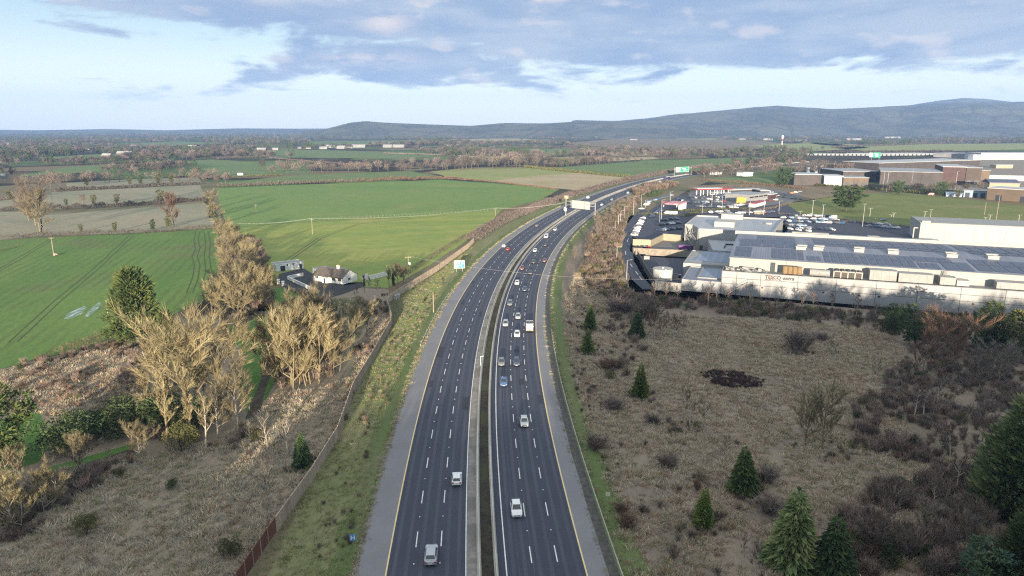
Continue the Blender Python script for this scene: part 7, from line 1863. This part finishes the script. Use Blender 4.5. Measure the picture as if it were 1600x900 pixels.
tA = pole(84, 398, 370, 'power pole standing in the winter crop field'); tB = pole(400, 333, 319, 'power pole in the shaded part of the meadow'); tC = pole(488.5, 366, 341, 'power pole at the middle of the pasture edge'); tD = pole(774, 337, 325, 'power pole near the motorway hedge'); tE = pole(639, 436, 400, 'power pole with a transformer beside the timber fence', base=True)
tF = pole(677.5, 488, 457, 'plain pole without arms on the rough motorway verge', False); tG = pole(169.5, 497, 469, 'plain leaning pole beside the big dark evergreen', False); tH = pole(435.5, 511, 484, 'plain pole beside the paddock gate', False); tI = pole(465, 262, 248, 'distant power pole in front of the long wood', False); tJ = pole(1556, 346, 305, 'tall thin pole at the right of the roadside field', False); tK = pole(1538, 335, 316, 'dark pole in the roadside field', False)
t = empty('stone_heap', G(87, 399), 0, 'small heap of pale stones at the foot of the pole in the crop', 'stone heap'); q = MB(); rr = random.Random(1)
for k in range(22): q.box((rr.uniform(-1.2, 1.2), rr.uniform(-.8, .8), rr.uniform(0, .4)), (rr.uniform(.3, .7),) * 3, rr.uniform(0, 3), taper=(.7, .6))
tag(q.build('stones', mat('field_stone', (.32, .27, .2), (.24, .2, .16), 1, rough=.9), t), kind='stuff')


def wire(a, b, label, sag=1.6, r_=.05, n=14, off=(0,)):
    t = empty('overhead_cable', a, 0, label, 'cable', 'overhead cables'); q = MB(); d = (b - a); s = Vector((d.y, -d.x, 0)).normalized()
    for o in off:
        pts = [d * (k / n) + s * o - Vector((0, 0, sag * 4 * (k / n) * (1 - k / n))) for k in range(n + 1)]; q.path(pts, r_, 4)
    q.build('cable', M_WIRE, t)


wire(tC, tD, 'pale overhead cable between the pasture pole and the hedge pole', 2.2, .022, off=(-.9, .9)); wire(tC, Vector(G(330, 371)) + Vector((0, 0, 9)), 'pale overhead cable from the pasture pole to the field-edge trees', 2.0, .022, off=(-.9, .9)); wire(tD, Vector(G(884, 336)) + Vector((0, 0, 9)), 'pale overhead cable from the hedge pole towards the gantry', 1.5, .06)
far_e = Vector(G(1066, 470)) + Vector((0, 0, 8.0)); wire(tE, far_e, 'overhead cable crossing the motorway from the transformer pole', 3.0, .016, 24, off=(0,)); 

# wire-and-post line between the meadow and the pasture
t = empty('post_wire_fence', G(500, 343.5), 0, 'thin post and wire fence between meadow and pasture', 'fence'); o = Vector(G(500, 343.5)); q, wq = MB(), MB(); a, b = Vector(G(500, 344)), Vector(G(778, 328.5)); n = 46
for k in range(n + 1): p = a.lerp(b, k / n) - o; q.box(p, (.14, .14, 1.25))
for z in (.5, 1.1): wq.tube(a - o + Vector((0, 0, z)), b - o + Vector((0, 0, z)), .012, .012, 3)
tag(q.build('posts', mat('pale_post', (.20, .18, .12), rough=.9), t), kind='stuff'); wq.build('wires', M_WIRE, t)

# cattle: dark bodies on four legs


def cow(px, py, ang, label):
    t = empty('cow', G(px, py), ang, label, 'cow', 'dark cattle grazing in the far green field'); mb = MB(); secs = [(-1.15, .18, 1.22, .12), (-1.05, .34, 1.12, .34), (-.5, .40, 1.02, .42), (.1, .42, .98, .46), (.7, .38, 1.05, .44), (1.05, .24, 1.2, .32), (1.35, .15, 1.2, .2), (1.6, .15, 1.05, .17), (1.95, .09, .82, .10)]; n = 8
    for y, wx, zc, hz in secs:
        for k in range(n): a = 6.2832 * k / n; mb.v.append((wx * math.cos(a), y, zc + hz * math.sin(a)))
    for i in range(len(secs) - 1):
        for k in range(n): a, b = i * n + k, i * n + (k + 1) % n; mb.f.append((a, b, b + n, a + n)); mb.m.append(0)
    for x, y in ((-.25, -.85), (.25, -.85), (-.24, .75), (.24, .75)): mb.tube((x, y, .95), (x, y + (-.08 if y < 0 else .04), .5), .13, .08, 6); mb.tube((x, y + (-.08 if y < 0 else .04), .5), (x, y, 0), .07, .06, 6)
    mb.tube((0, -1.15, 1.3), (0, -1.3, .6), .03, .03, 4); mb.build('body', mat('cow_hide', (.022, .017, .015), rough=.9), t)


for i, (px, py) in enumerate([(1010, 256), (1021, 257), (1027, 257.3), (1033, 257.3), (1037, 257.2)]): cow(px, py, random.uniform(0, 6), f'dark cow grazing in the far green field, {ordinal(i)}')

# ------------------------------------------------------------------ industrial estate, dealership, farms


def shed_px(name, pl, pr, depth, yt, label, wallm, roofm, cat='building', gable=0.0, group=None, doors=0, doorm=None, bands=0):
    """shed standing on the line pl-pr (photo pixels of the wall foot); its height comes from the photo row yt"""
    a, b = Vector(G(*pl)), Vector(G(*pr)); ang = math.atan2((b - a).y, (b - a).x); L = (b - a).length; H = height_at(pl[0], pl[1], yt); t = empty(name, a, ang, label, cat, group)
    q = MB(); q.prism([(0, 0), (L, 0), (L, depth), (0, depth)], 0, H, 0, False); q.build('wall', wallm, t)
    q = MB(); e = .5; hg = gable * depth / 2
    q.face([(-e, -e, H), (L + e, -e, H), (L + e, depth / 2, H + hg + .1), (-e, depth / 2, H + hg + .1)]); q.face([(-e, depth / 2, H + hg + .1), (L + e, depth / 2, H + hg + .1), (L + e, depth + e, H), (-e, depth + e, H)])
    q.face([(-e, -e, H - .6), (L + e, -e, H - .6), (L + e, -e, H), (-e, -e, H)])
    for x in (-e, L + e): q.face([(x, -e, H - .6), (x, depth + e, H - .6), (x, depth + e, H), (x, depth / 2, H + hg + .1), (x, -e, H)])
    q.build('roof', roofm, t)
    for k in range(doors):
        u = L * (k + .5) / doors; q = MB(); q.box((u, -.06, 0), (min(4.5, L / doors * .6), .2, min(4.5, H * .65))); q.build('door', doorm or M_DOOR, t)
    for k in range(bands):
        q = MB(); q.box((L * (k + .5) / bands, -.1, H * .55), (L / bands * .8, .2, H * .2)); q.build('window', M_WIN, t)
    return t, L, H


M_BRK = mat('brown_cladding', (.056, .050, .048), (.072, .062, .058), .15, rough=.7); M_TANW = mat('tan_cladding', (.135, .10, .07), (.115, .088, .065), .15, rough=.75); M_BRICK = mat('brown_brick', (.085, .068, .058), (.072, .058, .05), .4, rough=.85); M_REDW = mat('dark_red_cladding', (.060, .036, .034), (.075, .045, .040), .2, rough=.7)
M_LROOF = mat('light_grey_sheet_roof', (.30, .30, .30), (.24, .24, .245), .08, rough=.5); M_WROOF = mat('white_sheet_roof', (.42, .42, .415), (.36, .36, .36), .05, rough=.5); M_GLZ = mat('pale_glazing', (.42, .50, .58), (.56, .60, .62), .12, rough=.15, coat=.4); M_BLUEG = mat('blue_grey_cladding', (.26, .33, .42), (.22, .28, .36), .2, rough=.6); M_REDC = mat('red_canopy', (.30, .05, .06), (.25, .045, .05), .3, rough=.5)
t, L, H = shed_px('shop_shed', (1240, 289.5), (1282, 290), 32, 272, 'long brown shed with a white roof behind the roadside field', M_BRK, M_WROOF, doors=0); t, L, H = shed_px('glass_showroom', (1287, 290.5), (1316, 291), 30, 274.5, 'pale glazed showroom between the brown and tan sheds', M_GLZ, M_WROOF)
q = MB()
for k in range(8): q.box((L * (k + .5) / 8, -.15, 0), (.4, .2, H))
q.build('mullions', M_SIGNW, t)
shed_px('tan_shed', (1317, 291.5), (1356, 292), 28, 277, 'tan brick shed with a white roof corner, right of the glazed showroom', M_TANW, M_LROOF, doors=3)
shed_px('dark_shed', (1316, 284), (1372, 284), 60, 267.5, 'long low dark shed with a pale pointed roof', M_BRK, M_LROOF); shed_px('brown_shed', (1374, 288), (1470, 291), 75, 267, 'big brown shed with a pale roof behind the bare trees', M_BRK, M_LROOF, bands=0, doors=4)
shed_px('dark_red_shed', (1470, 288), (1506, 289), 60, 260, 'tall dark red shed with lit bays and a white roof', M_REDW, M_WROOF, doors=4, doorm=M_BRK); shed_px('brick_shed', (1507, 287.5), (1531, 288), 55, 261.5, 'brown brick shed at the right end of the big sheds', M_BRICK, M_LROOF, doors=2)
shed_px('rear_shed', (1372, 268), (1530, 262), 60, 254.5, 'long pale roofed shed behind the big brown ones', M_BRK, M_WROOF); shed_px('tan_wall_shed', (1530, 283), (1545, 283), 20, 266, 'small tan shed at the yard corner', M_TANW, M_LROOF)
shed_px('corner_shed', (1541, 312), (1660, 320), 26, 293, 'tan brown shed with a white roof at the right edge behind the field', M_TANW, M_WROOF, doors=3); shed_px('blue_grey_shed', (1505, 308), (1541, 309.5), 14, 297, 'blue grey shed beside the tan corner shed', M_BLUEG, M_LROOF, doors=3); shed_px('low_blue_shed', (1478, 307), (1503, 308), 12, 301, 'low blue grey shed left of the open one', M_BLUEG, M_BLUEG)
shed_px('solar_shed', (1545, 296), (1592, 297), 22, 285, 'shed with blue solar panels behind the tan corner shed', M_CREAM, M_SOLAR, gable=.25); shed_px('white_tunnel', (1545, 282), (1600, 283), 12, 274, 'long white sheeted store behind the solar shed', M_WROOF, M_WROOF); shed_px('pale_store', (1556, 263), (1582, 263), 14, 257.5, 'cream store beside the scrapyard', M_CREAM, M_WROOF)
shed_px('white_warehouse', (1532, 249.5), (1720, 249.5), 50, 239, 'vast white warehouse on the right horizon', M_WROOF, M_WROOF); shed_px('white_silo_shed', (1520, 252), (1531, 252), 15, 242, 'pair of white silo-like blocks before the vast warehouse', M_SIGNW, M_SIGNW); shed_px('grey_warehouse', (1505, 247), (1530, 246), 60, 240, 'grey roofed warehouse left of the vast white one', M_LROOF, M_LROOF)
for i in range(34):
    px = 1258 + i * 6.7; py = 243.4 - abs(i - 16) * .05; a = Vector(G(px, py)); t = empty('polytunnel', a, R(38), f'white roofed long tunnel in the distant nursery row, {ordinal(i)}', 'polytunnel', 'white tunnels in the distant row'); q = MB(); Ln = 70 if px > 1370 else 26
    for k in range(6): a0, a1 = math.pi * k / 6, math.pi * (k + 1) / 6; q.face([(-3.2 * math.cos(a0), 0, 4 * math.sin(a0)), (-3.2 * math.cos(a0), Ln, 4 * math.sin(a0)), (-3.2 * math.cos(a1), Ln, 4 * math.sin(a1)), (-3.2 * math.cos(a1), 0, 4 * math.sin(a1))])
    q.build('cover', M_WROOF, t); q = MB(); q.face([(-3.2 * math.cos(math.pi * k / 6), 0, 4 * math.sin(math.pi * k / 6)) for k in range(7)]); q.build('end_wall', M_DARK, t)
# petrol station and dealership
t = empty('fuel_canopy', G(1085, 305), R(12), 'long red fuel station canopy on slim posts', 'canopy'); LL = Vector(G(1135, 303)) - Vector(G(1085, 305)); q = MB(); q.box((LL.length / 2, 0, 5.0), (LL.length, 12, .9)); q.build('roof', M_REDC, t); q = MB(); q.box((LL.length / 2 - 4, 2, 5.9), (LL.length * .7, 9, .5)); q.build('roof_top', M_WROOF, t)
for k in range(5): q = MB(); q.box((4 + k * (LL.length - 8) / 4, -4, 0), (.6, .6, 5)); q.box((4 + k * (LL.length - 8) / 4, 4, 0), (.6, .6, 5)); q.build('post', M_SIGNW, t)
t = empty('striped_canopy', G(1060, 329.5), R(60), 'red and white car wash canopy with a row of white posts', 'canopy'); q = MB(); q.box((9, 5, 4.4), (20, 11, .9)); q.build('roof', mat('pink_red_canopy', (.42, .12, .15), (.55, .35, .36), .5, rough=.6), t)
for k in range(7): q = MB(); q.box((k * 3, -.3, 0), (.4, .4, 4.4)); q.build('post', M_SIGNW, t)
t = empty('small_canopy', G(1047, 323), R(-10), 'small bright red canopy left of the striped one', 'canopy'); q = MB(); q.box((0, 0, 3.4), (12, 6, .8)); q.build('roof', M_REDC, t)
for k in (-5, 5): q = MB(); q.box((k, -2.4, 0), (.4, .4, 3.4)); q.box((k, 2.4, 0), (.4, .4, 3.4)); q.build('post', M_SIGNW, t)
t = empty('yellow_kiosk', G(1157.5, 319), R(-15), 'orange-yellow box kiosk in front of the dealership', 'kiosk'); q = MB(); q.box((0, 0, 1.0), (7, 5, 4.6)); q.build('body', mat('orange_yellow', (.62, .34, .05), (.55, .30, .05), .4, rough=.6), t); q = MB(); q.box((-1.5, -2.52, 0), (1.6, .3, 1.6)); q.box((2, -2.52, 0), (1.6, .3, 1.6)); q.build('door', M_DARK, t)
shed_px('dealer_building', (1170, 316), (1199, 312), 22, 305, 'grey dealership building in front of the parked rows', M_PLANT, M_LROOF, bands=4); shed_px('white_dealer_building', (1140, 302), (1185, 300), 8, 296.5, 'low white roofed building behind the dealership', M_BRK, M_WROOF); shed_px('dark_dealer_building', (1188, 304), (1202, 304), 16, 297.5, 'dark glazed building with a white roof edge by the dealership', M_DARK, M_WROOF); shed_px('red_low_building', (1204, 311), (1213, 309), 10, 303.5, 'small dark red building right of the dealership', M_REDW, M_WROOF)
shed_px('red_white_kiosk', (1180, 324), (1196, 319.5), 5, 317.5, 'long low red and white kiosk on the lane right of the dealership', M_SIGNW, M_REDC); shed_px('yellow_hut', (1187, 335), (1194, 333.5), 4, 330, 'small cream and yellow hut behind the store block', M_CREAM, M_WROOF); shed_px('long_white_house', (1161, 275.5), (1176, 275), 12, 269.5, 'long white building among the trees beyond the dealership', M_SIGNW, M_WROOF, cat='house'); shed_px('white_cottage', (1119, 273), (1128, 272), 9, 268, 'white cottage beside the motorway trees', M_SIGNW, M_WROOF, cat='house', gable=.5)
for i, (px, py, h) in enumerate(((1262, 271, 262), (1274, 270, 259.5), (1282, 270, 259), (1284, 272, 264))): shed_px('white_tank_block', (px, py), (px + 3, py), 5, h, f'white upright block in the trees behind the brown shop shed, {ordinal(i)}', M_SIGNW, M_SIGNW, cat='silo', group='white blocks behind the shop shed')
t = empty('water_mast', G(1221, 235), 0, 'red and white banded mast tower on the far plain', 'tower'); hh = height_at(1221, 235, 211.5)
for k in range(5): q = MB(); z0, z1 = hh * k / 5, hh * (k + 1) / 5; q.tube((0, 0, z0), (0, 0, z1), (2.6 if k in (1, 4) else 1.2), (2.6 if k in (1, 4) else 1.2), 12, cap=True); q.build('mast_section', M_SIGNW if k % 2 == 0 else mat('mast_red', (.26, .13, .10), rough=.6), t)
# farms and houses in the distance
HOUSES = [(430, 234.5, 9, 'white bungalow left of the far farm'), (468, 232, 6, 'white gabled house at the left of the far farm'), (482, 232.5, 8, 'pair of white gables at the far farm'), (408, 235.5, 14, 'long grey farm shed left of the white bungalow'), (517, 231, 16, 'long white farm shed with a pointed end'), (532, 232.5, 14, 'white barn in the middle of the far farm'), (545, 231.5, 12, 'white house with two gables at the far farm'), (560, 230.5, 22, 'long low white farm building'), (505, 233, 12, 'low white shed before the far farm'), (605, 230.5, 16, 'white roofed barn right of the far farm'), (622, 230.5, 20, 'green grey roofed barn right of the far farm'), (700, 228.5, 12, 'cream house in the trees right of the far farm'),
          (12, 226, 10, 'pale gabled house in the hillside trees at far left'), (66, 226.5, 9, 'first white house on the far left hillside'), (78, 227, 8, 'second white house on the far left hillside'), (45, 229.5, 7, 'small pale house below the far left hillside'), (138, 234, 8, 'white house among the dark wood'), (299, 231.5, 14, 'bright white block on the left plain'), (302, 239, 12, 'white house under the bright block'), (106, 252, 9, 'gabled house at the edge of the hill field'), (126, 251, 11, 'pale house with a steep gable above the hill field'), (193, 242.5, 22, 'long pink grey roofed house in the wood'), (165, 245, 14, 'pink grey roofed house left of the long one'), (3, 279, 8, 'white roofed house at the left edge'), (0, 255, 10, 'pale roofed house at the left edge by the wood'), (208, 228, 7, 'white house on the left plain'), (990, 219, 12, 'white house beyond the far woods'), (1160, 218, 12, 'white gabled house on the far right plain'), (1200, 219, 14, 'white barn left of the banded mast'), (1245, 220, 30, 'long cream farm building right of the banded mast'), (1335, 219, 26, 'long white shed on the right plain'), (1440, 198.8, 0, ''), (1395, 216, 24, 'white shed on the far right plain')]
M_FARW = mat('far_render', (.27, .265, .25), (.22, .215, .205), .1, rough=.85)
for px, py, L, lb in HOUSES:
    if not lb: continue
    g = Vector(G(px, py)); kx = g.length; Lm = L * kx / FOC * .9; Wm = min(12, max(6, Lm * .5)); hh = 3.2 if Lm < 25 else 4.5; t = empty('farm_building' if any(k in lb for k in ('barn', 'shed', 'farm building', 'block')) else 'house', g, random.uniform(-.35, .35), lb, 'barn' if ('barn' in lb or 'shed' in lb) else 'house')
    q = MB(); q.prism([(-Lm / 2, 0), (Lm / 2, 0), (Lm / 2, Wm), (-Lm / 2, Wm)], 0, hh, 0, False)
    for x in (-Lm / 2, Lm / 2): q.face([(x, 0, hh), (x, Wm, hh), (x, Wm / 2, hh + Wm * .38)])
    q.build('wall', M_FARW if 'grey farm' not in lb and 'pink' not in lb else M_TANW, t); q = MB()
    for y in (-.4, Wm + .4): q.face([(-Lm / 2 - .3, y, hh - .2), (Lm / 2 + .3, y, hh - .2), (Lm / 2 + .3, Wm / 2, hh + Wm * .38 + .15), (-Lm / 2 - .3, Wm / 2, hh + Wm * .38 + .15)])
    q.build('roof', M_LROOF if 'white' in lb and ('barn' in lb or 'shed' in lb or 'roofed' in lb or 'block' in lb) else M_LROOF if ('grey' in lb or 'low' in lb) else M_TILE, t)
t = empty('field_trough', G(376, 273.5), 0, 'white trough-like shed alone in the long green field', 'shed'); q = MB(); q.box((0, 0, 0), (7, 3, 2.4)); q.build('wall', M_SIGNW, t); q = MB(); q.box((0, 0, 2.4), (7.4, 3.4, .3)); q.build('roof', M_WROOF, t)

# ------------------------------------------------------------------ haze: one closed box of even pale air
bpy.context.view_layer.update()
hz = MB(); S_ = FAR + 300
hz.box((0, 0, -12.0), (2 * S_, 2 * S_, 520.0))
hm = bpy.data.materials.new('haze'); hm.use_nodes = True; ht = hm.node_tree; ht.nodes.clear()
ho = ht.nodes.new('ShaderNodeOutputMaterial'); pv = ht.nodes.new('ShaderNodeVolumePrincipled'); ht.links.new(pv.outputs[0], ho.inputs['Volume'])
pv.inputs['Color'].default_value = (.30, .52, .97, 1); pv.inputs['Density'].default_value = HAZE; pv.inputs['Anisotropy'].default_value = .1
tag(hz.build('haze', hm), kind='stuff')
